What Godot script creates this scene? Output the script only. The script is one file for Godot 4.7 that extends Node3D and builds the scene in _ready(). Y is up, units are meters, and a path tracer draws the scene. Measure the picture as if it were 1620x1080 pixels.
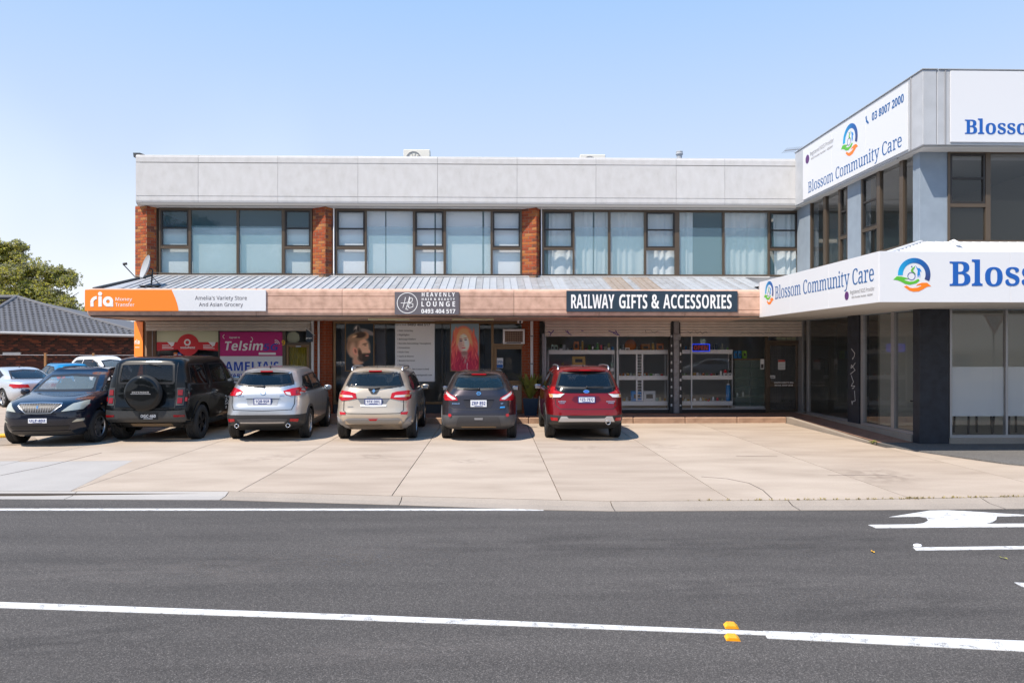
extends Node3D
# A two-storey row of shops behind a parking apron, seen from across the road.
# Metres, y up. The camera stands at x = 0, z = 0; the shopfronts lie in the plane z = -23.2.
const FOCAL := 1200.0
const EYE := 2.07
const YAW := 0.02499
const SHOP := 23.2
var rng := RandomNumberGenerator.new()
var M := {}
var bases := {}
var names := {}
var FONT := {}

# ---------------------------------------------------------------- shapes
class Shape:
	var st := SurfaceTool.new()
	var T := Transform3D.IDENTITY
	var smooth := -1
	var col = null
	func _init(t := Transform3D.IDENTITY) -> void:
		T = t
		st.begin(Mesh.PRIMITIVE_TRIANGLES)
	func v(p: Vector3) -> void:
		if col != null: st.set_color(col)
		st.add_vertex(T * p)
	func tri(a: Vector3, b: Vector3, c: Vector3) -> void:      # counter-clockwise from outside
		st.set_smooth_group(smooth)
		v(a); v(c); v(b)
	func quad(a: Vector3, b: Vector3, c: Vector3, d: Vector3) -> void:
		tri(a, b, c); tri(a, c, d)
	func uvquad(a: Vector3, b: Vector3, c: Vector3, d: Vector3) -> void:   # a lower left, b lower right, c upper right, d upper left
		st.set_smooth_group(-1)
		var p := [a, c, b, a, d, c]
		var t := [Vector2(0, 1), Vector2(1, 0), Vector2(1, 1), Vector2(0, 1), Vector2(0, 0), Vector2(1, 0)]
		for i in 6:
			st.set_uv(t[i]); v(p[i])
	func box(c: Vector3, s: Vector3, bev := 0.0) -> Shape:
		var h := s * 0.5
		var b := minf(bev, minf(h.x, minf(h.y, h.z)) * 0.9)
		if b <= 0.0:
			var k := []
			for i in 8:
				k.append(c + Vector3(h.x if i & 1 else -h.x, h.y if i & 2 else -h.y, h.z if i & 4 else -h.z))
			quad(k[4], k[5], k[7], k[6]); quad(k[1], k[0], k[2], k[3]); quad(k[5], k[1], k[3], k[7])
			quad(k[0], k[4], k[6], k[2]); quad(k[6], k[7], k[3], k[2]); quad(k[0], k[1], k[5], k[4])
			return self
		var f := func(sx: float, sy: float, sz: float, ax: int) -> Vector3:
			return c + Vector3(sx * (h.x - (0.0 if ax == 0 else b)), sy * (h.y - (0.0 if ax == 1 else b)), sz * (h.z - (0.0 if ax == 2 else b)))
		for s1: float in [-1.0, 1.0]:
			face(f.call(s1, -1, -1, 0), f.call(s1, 1, -1, 0), f.call(s1, 1, 1, 0), f.call(s1, -1, 1, 0), c)
			face(f.call(-1, s1, -1, 1), f.call(1, s1, -1, 1), f.call(1, s1, 1, 1), f.call(-1, s1, 1, 1), c)
			face(f.call(-1, -1, s1, 2), f.call(1, -1, s1, 2), f.call(1, 1, s1, 2), f.call(-1, 1, s1, 2), c)
			for s2: float in [-1.0, 1.0]:
				face(f.call(s1, s2, -1, 0), f.call(s1, s2, 1, 0), f.call(s1, s2, 1, 1), f.call(s1, s2, -1, 1), c)
				face(f.call(s1, -1, s2, 0), f.call(s1, 1, s2, 0), f.call(s1, 1, s2, 2), f.call(s1, -1, s2, 2), c)
				face(f.call(-1, s1, s2, 1), f.call(1, s1, s2, 1), f.call(1, s1, s2, 2), f.call(-1, s1, s2, 2), c)
				for s3: float in [-1.0, 1.0]:
					out_tri(f.call(s1, s2, s3, 0), f.call(s1, s2, s3, 1), f.call(s1, s2, s3, 2), c)
		return self
	func face(a: Vector3, b: Vector3, c: Vector3, d: Vector3, inside: Vector3) -> void:   # a quad turned away from inside
		if (b - a).cross(c - a).dot(a - inside) < 0.0:
			quad(d, c, b, a)
		else:
			quad(a, b, c, d)
	func out_tri(a: Vector3, b: Vector3, c: Vector3, inside: Vector3) -> void:
		if (b - a).cross(c - a).dot(a - inside) < 0.0:
			tri(c, b, a)
		else:
			tri(a, b, c)
	func bar(x0: float, y0: float, x1: float, y1: float, z0: float, z1: float, bev := 0.0) -> Shape:
		return box(Vector3((x0 + x1) / 2, (y0 + y1) / 2, (z0 + z1) / 2), Vector3(absf(x1 - x0), absf(y1 - y0), absf(z1 - z0)), bev)
	func rim(x0: float, y0: float, x1: float, y1: float, w: float, z0: float, z1: float, bev := 0.0) -> Shape:   # a rectangular frame
		bar(x0, y0, x0 + w, y1, z0, z1, bev); bar(x1 - w, y0, x1, y1, z0, z1, bev)
		bar(x0 + w, y1 - w, x1 - w, y1, z0, z1 - 0.002, bev); bar(x0 + w, y0, x1 - w, y0 + w, z0, z1 - 0.002, bev)
		return self
	func prism(poly: PackedVector2Array, z0: float, z1: float, sides := true) -> Shape:   # outline in xy between z0 and z1
		var p := poly
		if Geometry2D.is_polygon_clockwise(p):
			p = p.duplicate(); p.reverse()
		var t := Geometry2D.triangulate_polygon(p)
		for i in range(0, t.size(), 3):
			var a := p[t[i]]; var b := p[t[i + 1]]; var c := p[t[i + 2]]
			if (b - a).cross(c - a) < 0.0:
				var e := b; b = c; c = e
			tri(Vector3(a.x, a.y, z1), Vector3(b.x, b.y, z1), Vector3(c.x, c.y, z1))
			if sides: tri(Vector3(c.x, c.y, z0), Vector3(b.x, b.y, z0), Vector3(a.x, a.y, z0))
		if sides:
			for i in p.size():
				var a := p[i]; var b := p[(i + 1) % p.size()]
				quad(Vector3(a.x, a.y, z0), Vector3(b.x, b.y, z0), Vector3(b.x, b.y, z1), Vector3(a.x, a.y, z1))
		return self
	func tube(pts: Array, r: float, n := 8, r2 := -1.0) -> Shape:
		var rings := []
		for i in pts.size():
			var d: Vector3 = (pts[mini(i + 1, pts.size() - 1)] - pts[maxi(i - 1, 0)]).normalized()
			var u := d.cross(Vector3.UP if absf(d.y) < 0.9 else Vector3.RIGHT).normalized()
			var w := u.cross(d).normalized()
			var rr := r if r2 < 0.0 else lerpf(r, r2, float(i) / maxf(1.0, pts.size() - 1))
			var ring := []
			for k in n:
				var a := TAU * k / n
				ring.append(pts[i] + (u * cos(a) + w * sin(a)) * rr)
			rings.append(ring)
		smooth = 1
		for i in rings.size() - 1:
			for k in n:
				var l := (k + 1) % n
				quad(rings[i][k], rings[i + 1][k], rings[i + 1][l], rings[i][l])
		smooth = -1
		for k in range(1, n - 1):
			tri(rings[0][0], rings[0][k], rings[0][k + 1])
			tri(rings[-1][0], rings[-1][k + 1], rings[-1][k])
		return self
	func lathe(prof: Array, X: Transform3D, n := 24, sm := 1) -> Shape:    # Vector2(radius, height along local y), from bottom to top outside
		smooth = sm
		for i in prof.size() - 1:
			for k in n:
				var a := TAU * k / n
				var b := TAU * (k + 1) / n
				var p: Vector2 = prof[i]
				var q: Vector2 = prof[i + 1]
				var p0 := X * Vector3(p.x * cos(a), p.y, -p.x * sin(a)); var p1 := X * Vector3(p.x * cos(b), p.y, -p.x * sin(b))
				var q0 := X * Vector3(q.x * cos(a), q.y, -q.x * sin(a)); var q1 := X * Vector3(q.x * cos(b), q.y, -q.x * sin(b))
				if p.x > 1e-5: tri(p0, p1, q1 if q.x > 1e-5 else q0)
				if q.x > 1e-5: tri(p0, q1, q0)
		smooth = -1
		return self
	func prism_x(w0: float, w1: float, r0: float, r1: float, x0: float, x1: float, x2: float) -> void:      # a wheel spoke: from radius r0 to r1 along y, faces between x0 and x1 (x2 at the hub side)
		var a := [Vector3(x2, r0, -w0), Vector3(x2, r0, w0), Vector3(x1, r1, w1), Vector3(x1, r1, -w1)]
		var b := [Vector3(x0, r0, -w0), Vector3(x0, r0, w0), Vector3(x0, r1, w1), Vector3(x0, r1, -w1)]
		var c := Vector3((x0 + x1) / 2, (r0 + r1) / 2, 0)
		face(a[0], a[1], a[2], a[3], c)
		for i in 4: face(a[i], a[(i + 1) % 4], b[(i + 1) % 4], b[i], c)
	func sheet(rows: Array, sm := 1) -> Shape:    # a grid of points; rows[i][k]
		smooth = sm
		for i in rows.size() - 1:
			for k in rows[i].size() - 1:
				quad(rows[i][k], rows[i][k + 1], rows[i + 1][k + 1], rows[i + 1][k])
		smooth = -1
		return self
	func done() -> ArrayMesh:
		st.index()
		st.generate_normals()
		return st.commit()

func shape(t := Transform3D.IDENTITY) -> Shape:
	return Shape.new(t)

func numbered(called: String) -> String:
	var n: int = names.get(called, 0)
	names[called] = n + 1
	return called if n == 0 else "%s_%03d" % [called, n]

func thing(called: String, label: String, category: String, base := Vector3.ZERO, group := "") -> Node3D:
	var o := Node3D.new()
	o.name = numbered(called)
	add_child(o)
	o.position = base
	bases[o] = base
	o.set_meta("label", label); o.set_meta("category", category)
	if group: o.set_meta("group", group)
	return o

func put(called: String, s, m: Material, parent: Node3D = self) -> MeshInstance3D:    # shapes are given in world coordinates
	var o := MeshInstance3D.new()
	o.mesh = s.done() if s is Shape else s
	o.material_override = m
	if parent == self:
		o.name = numbered(called); add_child(o)
	else:
		o.name = called; parent.add_child(o, true)
		if bases.has(parent): o.position = -bases[parent]
	return o

func one(called: String, s, m: Material, label: String, category: String, group := "") -> MeshInstance3D:
	var o := put(called, s, m)
	o.set_meta("label", label); o.set_meta("category", category)
	if group: o.set_meta("group", group)
	return o

func ground(called: String, s, m: Material) -> MeshInstance3D:
	var o := put(called, s, m)
	o.set_meta("kind", "structure")
	return o

func ray(px: float) -> Vector2:      # (sideways, depth scale) of a bearing
	var a := (px - 810.0) / FOCAL
	var k := 1.0 / (cos(YAW) - a * sin(YAW))
	return Vector2((sin(YAW) + a * cos(YAW)) * k, k)
func wx(px: float, z := SHOP) -> float:      # where a surveyed bearing meets the plane z metres away
	return ray(px).x * z
func wy(py: float, z := SHOP, px := 780.0) -> float:
	return EYE - (py - 555.0) / FOCAL * ray(px).y * z
func gnd(px: float, py: float, y := 0.0) -> Vector2:    # where it meets level ground of height y: (x, z)
	var d := (EYE - y) * FOCAL / ((py - 555.0) * ray(px).y)
	return Vector2(ray(px).x * d, -d)

func words(s: Shape, text: String, x: float, y: float, z: float, cap: float, wide: float, font: Font, depth := 0.004, centred := true, X := Transform3D.IDENTITY) -> void:
	# lettering of cap height cap and total width wide (0: natural) at x, y on the plane z
	var t := TextMesh.new()
	t.font = font; t.font_size = 64; t.pixel_size = 0.01; t.depth = 0.01; t.text = text; t.curve_step = 2.0
	t.horizontal_alignment = HORIZONTAL_ALIGNMENT_LEFT
	t.vertical_alignment = VERTICAL_ALIGNMENT_BOTTOM
	var arr := t.get_mesh_arrays()
	var pts: PackedVector3Array = arr[Mesh.ARRAY_VERTEX]
	if pts.is_empty(): return
	var lo := pts[0]; var hi := pts[0]
	for p in pts:
		lo = lo.min(p); hi = hi.max(p)
	var capm := TextMesh.new()
	capm.font = font; capm.font_size = 64; capm.pixel_size = 0.01; capm.depth = 0.01; capm.text = "H"; capm.curve_step = 2.0
	capm.vertical_alignment = VERTICAL_ALIGNMENT_BOTTOM
	var cb := capm.get_aabb()
	var ky := cap / cb.size.y
	var kx := wide / (hi.x - lo.x) if wide > 0.0 else ky
	var base := cb.position.y
	var idx = arr[Mesh.ARRAY_INDEX]
	var order := PackedInt32Array(range(pts.size())) if idx == null or (idx as PackedInt32Array).is_empty() else idx as PackedInt32Array
	var off := -(hi.x + lo.x) / 2 if centred else -lo.x
	for i in range(0, order.size(), 3):
		var q := []
		for k in 3:
			var p := pts[order[i + k]]
			q.append(X * Vector3(x + (p.x + off) * kx, y + (p.y - base) * ky, z + (p.z - lo.z) / (hi.z - lo.z) * depth))
		s.tri(q[0], q[2], q[1])

# ---------------------------------------------------------------- materials
func lin(r: float, g: float, b: float, a := 1.0) -> Color:
	var c := Color(r, g, b).linear_to_srgb()
	c.a = a
	return c

func tone(id: int, freq: float, lo: float, hi: float, octaves := 4, power := 1.0, kind := FastNoiseLite.TYPE_SIMPLEX_SMOOTH, size := 512, warm := 0.0) -> ImageTexture:
	var n := FastNoiseLite.new()
	n.seed = id; n.frequency = freq; n.fractal_octaves = octaves; n.noise_type = kind
	if kind == FastNoiseLite.TYPE_CELLULAR:
		n.cellular_return_type = FastNoiseLite.RETURN_CELL_VALUE; n.fractal_type = FastNoiseLite.FRACTAL_NONE
	var im := n.get_seamless_image(size, size)
	im.convert(Image.FORMAT_L8)
	var d := im.get_data()
	var lut_r := PackedByteArray(); var lut_b := PackedByteArray()
	for i in 256:
		var t := lerpf(lo, hi, pow(i / 255.0, power))
		lut_r.append(clampi(int(t * 255.0), 0, 255)); lut_b.append(clampi(int((t - warm * (1.0 - i / 255.0)) * 255.0), 0, 255))
	var o := PackedByteArray()
	o.resize(d.size() * 3)
	for i in d.size():
		o[i * 3] = lut_r[d[i]]; o[i * 3 + 1] = (lut_r[d[i]] + lut_b[d[i]]) / 2; o[i * 3 + 2] = lut_b[d[i]]
	return ImageTexture.create_from_image(Image.create_from_data(size, size, false, Image.FORMAT_RGB8, o))

func grit(id: int, size: int, lo: float, hi: float, specks: int, bright: float) -> ImageTexture:     # single stones, each pixel its own tone
	var r := RandomNumberGenerator.new()
	r.seed = id
	var o := PackedByteArray()
	o.resize(size * size * 3)
	for i in size * size:
		var t := int(lerpf(lo, hi, r.randf() * 0.6 + r.randf() * 0.4) * 255.0)
		o[i * 3] = t; o[i * 3 + 1] = t; o[i * 3 + 2] = t
	for k in specks:
		var i := r.randi_range(0, size * size - 2 - size)
		var t := int(lerpf(hi, bright, r.randf()) * 255.0)
		for j: int in ([i, i + 1, i + size] if r.randf() < 0.5 else [i]):
			o[j * 3] = mini(255, t + 4); o[j * 3 + 1] = t; o[j * 3 + 2] = maxi(0, t - 6)
	return ImageTexture.create_from_image(Image.create_from_data(size, size, false, Image.FORMAT_RGB8, o))

func pebbles(id: int, size: int, lo: float, hi: float, n: int) -> ImageTexture:      # crushed stone in bitumen: overlapping chips of different tone
	var r := RandomNumberGenerator.new()
	r.seed = id
	var o := PackedByteArray()
	o.resize(size * size * 3)
	for i in size * size:
		var t := int(lerpf(lo, hi, 0.12 + 0.25 * r.randf()) * 255.0)
		o[i * 3] = t; o[i * 3 + 1] = t; o[i * 3 + 2] = t
	for k in n:
		var q := r.randf()
		var t := lerpf(lo, hi, q * 0.75 if r.randf() < 0.93 else 0.6 + 0.4 * q) * 255.0
		var w := 3.0 * (r.randf() - 0.4)
		var cx := r.randi_range(0, size - 1); var cy := r.randi_range(0, size - 1)
		var rad := r.randf_range(0.8, 2.6)
		var m := int(ceil(rad))
		for dy in range(-m, m + 1):
			for dx in range(-m, m + 1):
				if dx * dx + dy * dy > rad * rad: continue
				var i := (posmod(cy + dy, size) * size + posmod(cx + dx, size)) * 3
				o[i] = clampi(int(t + w), 0, 255); o[i + 1] = clampi(int(t), 0, 255); o[i + 2] = clampi(int(t - w), 0, 255)
	return ImageTexture.create_from_image(Image.create_from_data(size, size, false, Image.FORMAT_RGB8, o))

func worn_paint() -> ImageTexture:      # road paint with chips missing where tyres have worn it
	var r := RandomNumberGenerator.new()
	r.seed = 61
	var n := FastNoiseLite.new()
	n.seed = 8; n.frequency = 0.02; n.fractal_octaves = 3
	var where := n.get_seamless_image(512, 512)
	where.convert(Image.FORMAT_L8)
	var d := where.get_data()
	var o := PackedByteArray()
	o.resize(512 * 512 * 4)
	for i in 512 * 512:
		var t := 232 + r.randi_range(0, 23)
		o[i * 4] = t; o[i * 4 + 1] = t; o[i * 4 + 2] = t
		o[i * 4 + 3] = 0 if r.randf() < clampf((d[i] / 255.0 - 0.5) * 1.1, 0.0, 0.4) else 255
	return ImageTexture.create_from_image(Image.create_from_data(512, 512, false, Image.FORMAT_RGBA8, o))

func spill(c: Color, id: int, strength: float) -> StandardMaterial3D:      # an irregular stain soaked into a surface
	var n := FastNoiseLite.new()
	n.seed = id; n.frequency = 0.035; n.fractal_octaves = 5
	var im := Image.create(128, 128, false, Image.FORMAT_RGBA8)
	for y in 128:
		for x in 128:
			var e := Vector2((x - 63.5) / 60.0, (y - 63.5) / 60.0).length()
			var a := clampf((1.0 - e) * 1.6, 0.0, 1.0) * clampf(n.get_noise_2d(x, y) * 2.2 + 0.45, 0.0, 1.0)
			im.set_pixel(x, y, Color(c.r, c.g, c.b, a * strength))
	var m := mat(Color.WHITE, 0.85)
	m.albedo_texture = ImageTexture.create_from_image(im)
	m.transparency = BaseMaterial3D.TRANSPARENCY_ALPHA
	return m

func mat(c: Color, rough := 0.8, metal := 0.0, spec := 0.5) -> StandardMaterial3D:
	var m := StandardMaterial3D.new()
	m.albedo_color = c; m.roughness = rough; m.metallic = metal; m.metallic_specular = spec
	return m

func surf(c: Color, rough: float, fine: Texture2D, fs: float, coarse: Texture2D = null, cs := 0.2, bump := 0.0, spec := 0.4) -> StandardMaterial3D:
	var m := mat(c, rough, 0.0, spec)
	m.albedo_texture = fine
	m.uv1_triplanar = true; m.uv1_world_triplanar = true; m.uv1_scale = Vector3.ONE * fs
	if coarse:
		m.detail_enabled = true; m.detail_albedo = coarse; m.detail_blend_mode = BaseMaterial3D.BLEND_MODE_MUL
		m.detail_uv_layer = BaseMaterial3D.DETAIL_UV_2
		m.uv2_triplanar = true; m.uv2_world_triplanar = true; m.uv2_scale = Vector3.ONE * cs
	if bump > 0.0:
		m.heightmap_enabled = true; m.heightmap_texture = fine; m.heightmap_scale = bump
	return m

func paint(c: Color, metal := 0.0, rough := 0.35) -> StandardMaterial3D:     # car lacquer
	var m := mat(c, rough, metal, 0.2)
	m.clearcoat_enabled = true; m.clearcoat = 1.0; m.clearcoat_roughness = 0.03
	return m

func glass(c: Color, alpha: float) -> StandardMaterial3D:
	var m := mat(c, 0.02)
	m.albedo_color.a = alpha
	m.transparency = BaseMaterial3D.TRANSPARENCY_ALPHA
	return m

func cloth(c: Color, through: float) -> StandardMaterial3D:
	var m := mat(c, 0.95, 0.0, 0.2)
	m.backlight_enabled = true; m.backlight = Color(through, through, through)
	return m

func make_fonts() -> void:
	for f: Array in [["sans", "Droid Sans", 400], ["bold", "Droid Sans", 700], ["serif", "Droid Serif", 400], ["serifb", "Droid Serif", 700], ["mono", "Droid Sans Mono", 400]]:
		var s := SystemFont.new()
		s.font_names = PackedStringArray([f[1]]); s.font_weight = f[2]
		FONT[f[0]] = s

func make_materials() -> void:
	var mottle := tone(3, 0.006, 0.93, 1.0, 5)
	var patchy := tone(5, 0.012, 0.85, 1.0, 6, 0.55, FastNoiseLite.TYPE_SIMPLEX_SMOOTH, 512, 0.02)
	var cloud := tone(7, 0.008, 0.955, 1.0, 4)
	var fine := tone(11, 0.15, 0.92, 1.0, 3)
	var speck := grit(13, 512, 0.84, 1.0, 800, 1.0)
	var stone := grit(17, 512, 0.56, 0.92, 5200, 1.0)
	var stain := tone(23, 0.01, 0.72, 1.0, 5, 0.45, FastNoiseLite.TYPE_SIMPLEX_SMOOTH, 512, 0.03)
	M.tex_fine = fine; M.tex_mottle = mottle; M.tex_stain = stain; M.tex_patchy = patchy; M.tex_speck = speck
	var chips := pebbles(19, 1024, 0.46, 1.0, 90000)
	M.asphalt = surf(lin(0.228, 0.206, 0.190), 0.9, chips, 0.5, tone(43, 0.012, 0.84, 1.0, 5, 0.8), 0.11, 0.25)
	M.asphalt.uv2_scale = Vector3(0.03, 0.1, 0.22)
	M.asphalt_old = surf(lin(0.36, 0.345, 0.33), 0.9, chips, 0.5, mottle, 0.2, 0.2)
	M.line = surf(lin(0.70, 0.69, 0.675), 0.75, worn_paint(), 0.7, tone(47, 0.02, 0.86, 1.0, 4, 0.5), 0.5)
	M.line.transparency = BaseMaterial3D.TRANSPARENCY_ALPHA_SCISSOR; M.line.alpha_scissor_threshold = 0.5
	M.concrete = surf(lin(0.53, 0.44, 0.355), 0.9, speck, 0.9, patchy, 0.10, 0.03)
	M.concrete_b = surf(lin(0.51, 0.42, 0.338), 0.9, speck, 0.9, patchy, 0.13, 0.03)
	M.concrete_new = surf(lin(0.46, 0.43, 0.40), 0.9, speck, 0.9, cloud, 0.2, 0.02)
	M.kerb = surf(lin(0.64, 0.545, 0.455), 0.9, stone, 1.3, mottle, 0.3, 0.1)
	M.kerb_peach = surf(lin(0.48, 0.315, 0.22), 0.9, speck, 1.0, stain, 0.5, 0.05)
	M.concrete.uv2_scale = Vector3(0.07, 0.1, 0.16); M.concrete_b.uv2_scale = Vector3(0.06, 0.1, 0.2)
	M.joint = mat(lin(0.07, 0.055, 0.045), 0.95)
	M.joint_pale = mat(lin(0.26, 0.25, 0.24), 0.95)
	M.gravel = surf(lin(0.62, 0.50, 0.39), 0.95, stone, 0.5, mottle, 0.3, 1.0)
	M.earth = surf(lin(0.24, 0.20, 0.14), 0.95, speck, 0.4, mottle, 0.05)
	M.pave = surf(lin(0.44, 0.26, 0.19), 0.9, speck, 1.0, stain, 0.6, 0.05)
	M.render_white = surf(lin(0.665, 0.665, 0.665), 0.85, fine, 0.7, tone(29, 0.012, 0.92, 1.0, 6, 0.5, FastNoiseLite.TYPE_SIMPLEX_SMOOTH, 512, 0.01), 0.35, 0.08)
	M.render_white_b = surf(lin(0.65, 0.65, 0.65), 0.85, fine, 0.75, tone(31, 0.013, 0.92, 1.0, 6, 0.5, FastNoiseLite.TYPE_SIMPLEX_SMOOTH, 512, 0.01), 0.33, 0.08)
	for m: StandardMaterial3D in [M.render_white, M.render_white_b]: m.uv2_scale = Vector3(0.5, 0.32, 0.5)
	M.render_grey = surf(lin(0.60, 0.61, 0.63), 0.8, fine, 0.7, mottle, 0.4, 0.05)
	M.peach = surf(lin(0.74, 0.485, 0.375), 0.85, fine, 0.8, tone(37, 0.012, 0.78, 1.0, 5, 0.5, FastNoiseLite.TYPE_SIMPLEX_SMOOTH, 512, 0.03), 0.55, 0.06)
	M.peach_b = surf(lin(0.70, 0.46, 0.36), 0.85, fine, 0.8, tone(41, 0.012, 0.76, 1.0, 5, 0.5, FastNoiseLite.TYPE_SIMPLEX_SMOOTH, 512, 0.03), 0.5, 0.06)
	M.zinc = surf(lin(0.43, 0.455, 0.49), 0.5, fine, 1.2, mottle, 0.5)
	M.zinc_b = surf(lin(0.40, 0.42, 0.45), 0.5, fine, 1.1, stain, 0.45)
	M.zinc_rust = surf(lin(0.36, 0.31, 0.27), 0.65, fine, 1.0, stain, 0.8)
	M.roof_dark = mat(lin(0.05, 0.055, 0.06), 0.6)
	M.bricks = []
	for c: Array in [[0.42, 0.095, 0.036], [0.48, 0.155, 0.046], [0.33, 0.072, 0.032], [0.50, 0.21, 0.075], [0.22, 0.075, 0.045]]:
		M.bricks.append(surf(lin(c[0], c[1], c[2]), 0.9, speck, 2.0, mottle, 1.2, 0.1))
	M.mortar = surf(lin(0.30, 0.20, 0.14), 0.95, speck, 2.0)
	M.bronze = mat(lin(0.105, 0.078, 0.055), 0.4, 0.35)
	M.gold = mat(lin(0.22, 0.13, 0.06), 0.4, 0.4)
	M.sash = mat(lin(0.028, 0.024, 0.022), 0.4, 0.2)
	M.alu = mat(lin(0.36, 0.36, 0.37), 0.4, 0.5)
	M.window_glass = glass(lin(0.17, 0.38, 0.48), 0.19)
	M.shop_glass = glass(lin(0.05, 0.07, 0.075), 0.08)
	M.mirror_glass = glass(lin(0.03, 0.035, 0.035), 0.35)
	M.room = mat(lin(0.30, 0.29, 0.26), 0.9)
	M.room_pale = mat(lin(0.72, 0.71, 0.63), 0.9)
	M.room_dark = mat(lin(0.36, 0.35, 0.335), 0.9)
	M.blind = cloth(lin(0.66, 0.72, 0.73), 0.25)
	M.blind_pale = cloth(lin(0.82, 0.83, 0.85), 0.3)
	M.curtain = cloth(lin(0.74, 0.78, 0.80), 0.35)
	M.film = mat(lin(0.42, 0.62, 0.66, 0.34), 0.5)
	M.film.transparency = BaseMaterial3D.TRANSPARENCY_ALPHA
	M.frost = mat(lin(0.66, 0.70, 0.73, 0.8), 0.5)
	M.frost.transparency = BaseMaterial3D.TRANSPARENCY_ALPHA
	M.shutter = surf(lin(0.68, 0.61, 0.53), 0.55, fine, 1.0, mottle, 0.7)
	M.shutter_b = surf(lin(0.72, 0.64, 0.58), 0.55, fine, 1.0, mottle, 0.7)
	M.steel = surf(lin(0.30, 0.30, 0.32), 0.45, fine, 2.0, stain, 1.2)
	M.black = mat(lin(0.012, 0.012, 0.013), 0.5)
	M.rubber = mat(lin(0.02, 0.02, 0.02), 0.85)
	M.charcoal = mat(lin(0.035, 0.036, 0.038), 0.7)
	M.white = mat(lin(0.84, 0.84, 0.84), 0.5)
	M.sign_white = mat(lin(0.69, 0.70, 0.725), 0.4)
	M.cream = mat(lin(0.62, 0.62, 0.42), 0.7)
	M.red = mat(lin(0.60, 0.012, 0.02), 0.45)
	M.orange = mat(lin(0.95, 0.235, 0.02), 0.45)
	M.amber = mat(lin(0.92, 0.36, 0.01), 0.35)
	M.yellow = mat(lin(0.78, 0.42, 0.02), 0.6)
	M.blue = mat(lin(0.01, 0.06, 0.42), 0.5)
	M.blue_text = mat(lin(0.004, 0.095, 0.40), 0.5)
	M.teal_text = mat(lin(0.012, 0.10, 0.29), 0.5)
	M.navy = surf(lin(0.030, 0.055, 0.085), 0.5, fine, 1.0, mottle, 0.6)
	M.slate = mat(lin(0.115, 0.105, 0.12), 0.55)
	M.column = surf(lin(0.29, 0.345, 0.405), 0.75, fine, 0.8, mottle, 0.6, 0.05)
	M.column_dark = surf(lin(0.034, 0.040, 0.054), 0.6, fine, 0.8, stain, 0.7)
	M.fascia = surf(lin(0.53, 0.55, 0.58), 0.55, fine, 0.8, mottle, 0.5)
	M.soffit = mat(lin(0.46, 0.45, 0.43), 0.85)
	M.soffit_peach = mat(lin(0.62, 0.47, 0.39), 0.85)
	M.magenta = mat(lin(0.50, 0.006, 0.17), 0.5)
	M.grey = mat(lin(0.30, 0.30, 0.31), 0.6)
	M.pale = mat(lin(0.60, 0.61, 0.62), 0.6)
	M.ink = mat(Color.WHITE, 0.45)      # print whose colours are set piece by piece
	M.ink.vertex_color_use_as_albedo = true
	M.plastic = mat(lin(0.028, 0.029, 0.031), 0.55)
	M.plastic_grey = mat(lin(0.085, 0.085, 0.09), 0.55)
	M.chrome = mat(lin(0.75, 0.75, 0.76), 0.12, 1.0)
	M.alloy = mat(lin(0.50, 0.51, 0.53), 0.3, 0.9)
	M.alloy_dark = mat(lin(0.03, 0.03, 0.033), 0.3, 0.5)
	M.mirror = mat(lin(0.8, 0.82, 0.85), 0.02, 1.0)
	M.tail_red = paint(lin(0.40, 0.006, 0.012), 0.0, 0.25)
	M.lamp_red = paint(lin(0.20, 0.004, 0.008), 0.0, 0.2)
	M.tail_deep = paint(lin(0.16, 0.003, 0.006), 0.0, 0.2)
	M.tail_white = paint(lin(0.62, 0.60, 0.58), 0.2, 0.2)
	M.tail_amber = paint(lin(0.6, 0.28, 0.10), 0.0, 0.2)
	M.lamp_lens = paint(lin(0.50, 0.50, 0.42), 0.3, 0.15)
	M.car_glass = glass(lin(0.02, 0.025, 0.026), 0.42)
	M.privacy_glass = glass(lin(0.006, 0.007, 0.008), 0.82)
	M.clear_glass = glass(lin(0.03, 0.05, 0.055), 0.25)
	M.screen_glass = glass(lin(0.30, 0.36, 0.36), 0.28)
	M.plate_white = mat(lin(0.66, 0.68, 0.72), 0.4)
	M.plate_ink = mat(lin(0.01, 0.03, 0.18), 0.5)
	M.silver_paint = paint(lin(0.50, 0.505, 0.515), 0.7, 0.32)
	M.champagne = paint(lin(0.57, 0.48, 0.375), 0.55, 0.35)
	M.plum = paint(lin(0.036, 0.030, 0.034), 0.6, 0.36)
	M.crimson = paint(lin(0.27, 0.007, 0.013), 0.65, 0.33)
	M.gloss_black = paint(lin(0.004, 0.005, 0.006), 0.0, 0.3)
	M.gloss_black.clearcoat = 0.6
	M.ink_blue = paint(lin(0.008, 0.011, 0.022), 0.2, 0.35)
	M.azure = paint(lin(0.01, 0.20, 0.42), 0.3, 0.35)
	M.white_paint = paint(lin(0.74, 0.75, 0.76), 0.0, 0.4)
	M.wood = surf(lin(0.34, 0.17, 0.07), 0.8, fine, 2.0, mottle, 1.0)
	M.leaf_a = cloth(lin(0.36, 0.335, 0.05), 0.6)
	M.leaf_b = cloth(lin(0.24, 0.245, 0.04), 0.5)
	M.leaf_dark = cloth(lin(0.035, 0.065, 0.016), 0.3)
	M.bark = surf(lin(0.12, 0.09, 0.065), 0.95, speck, 1.5)

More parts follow.
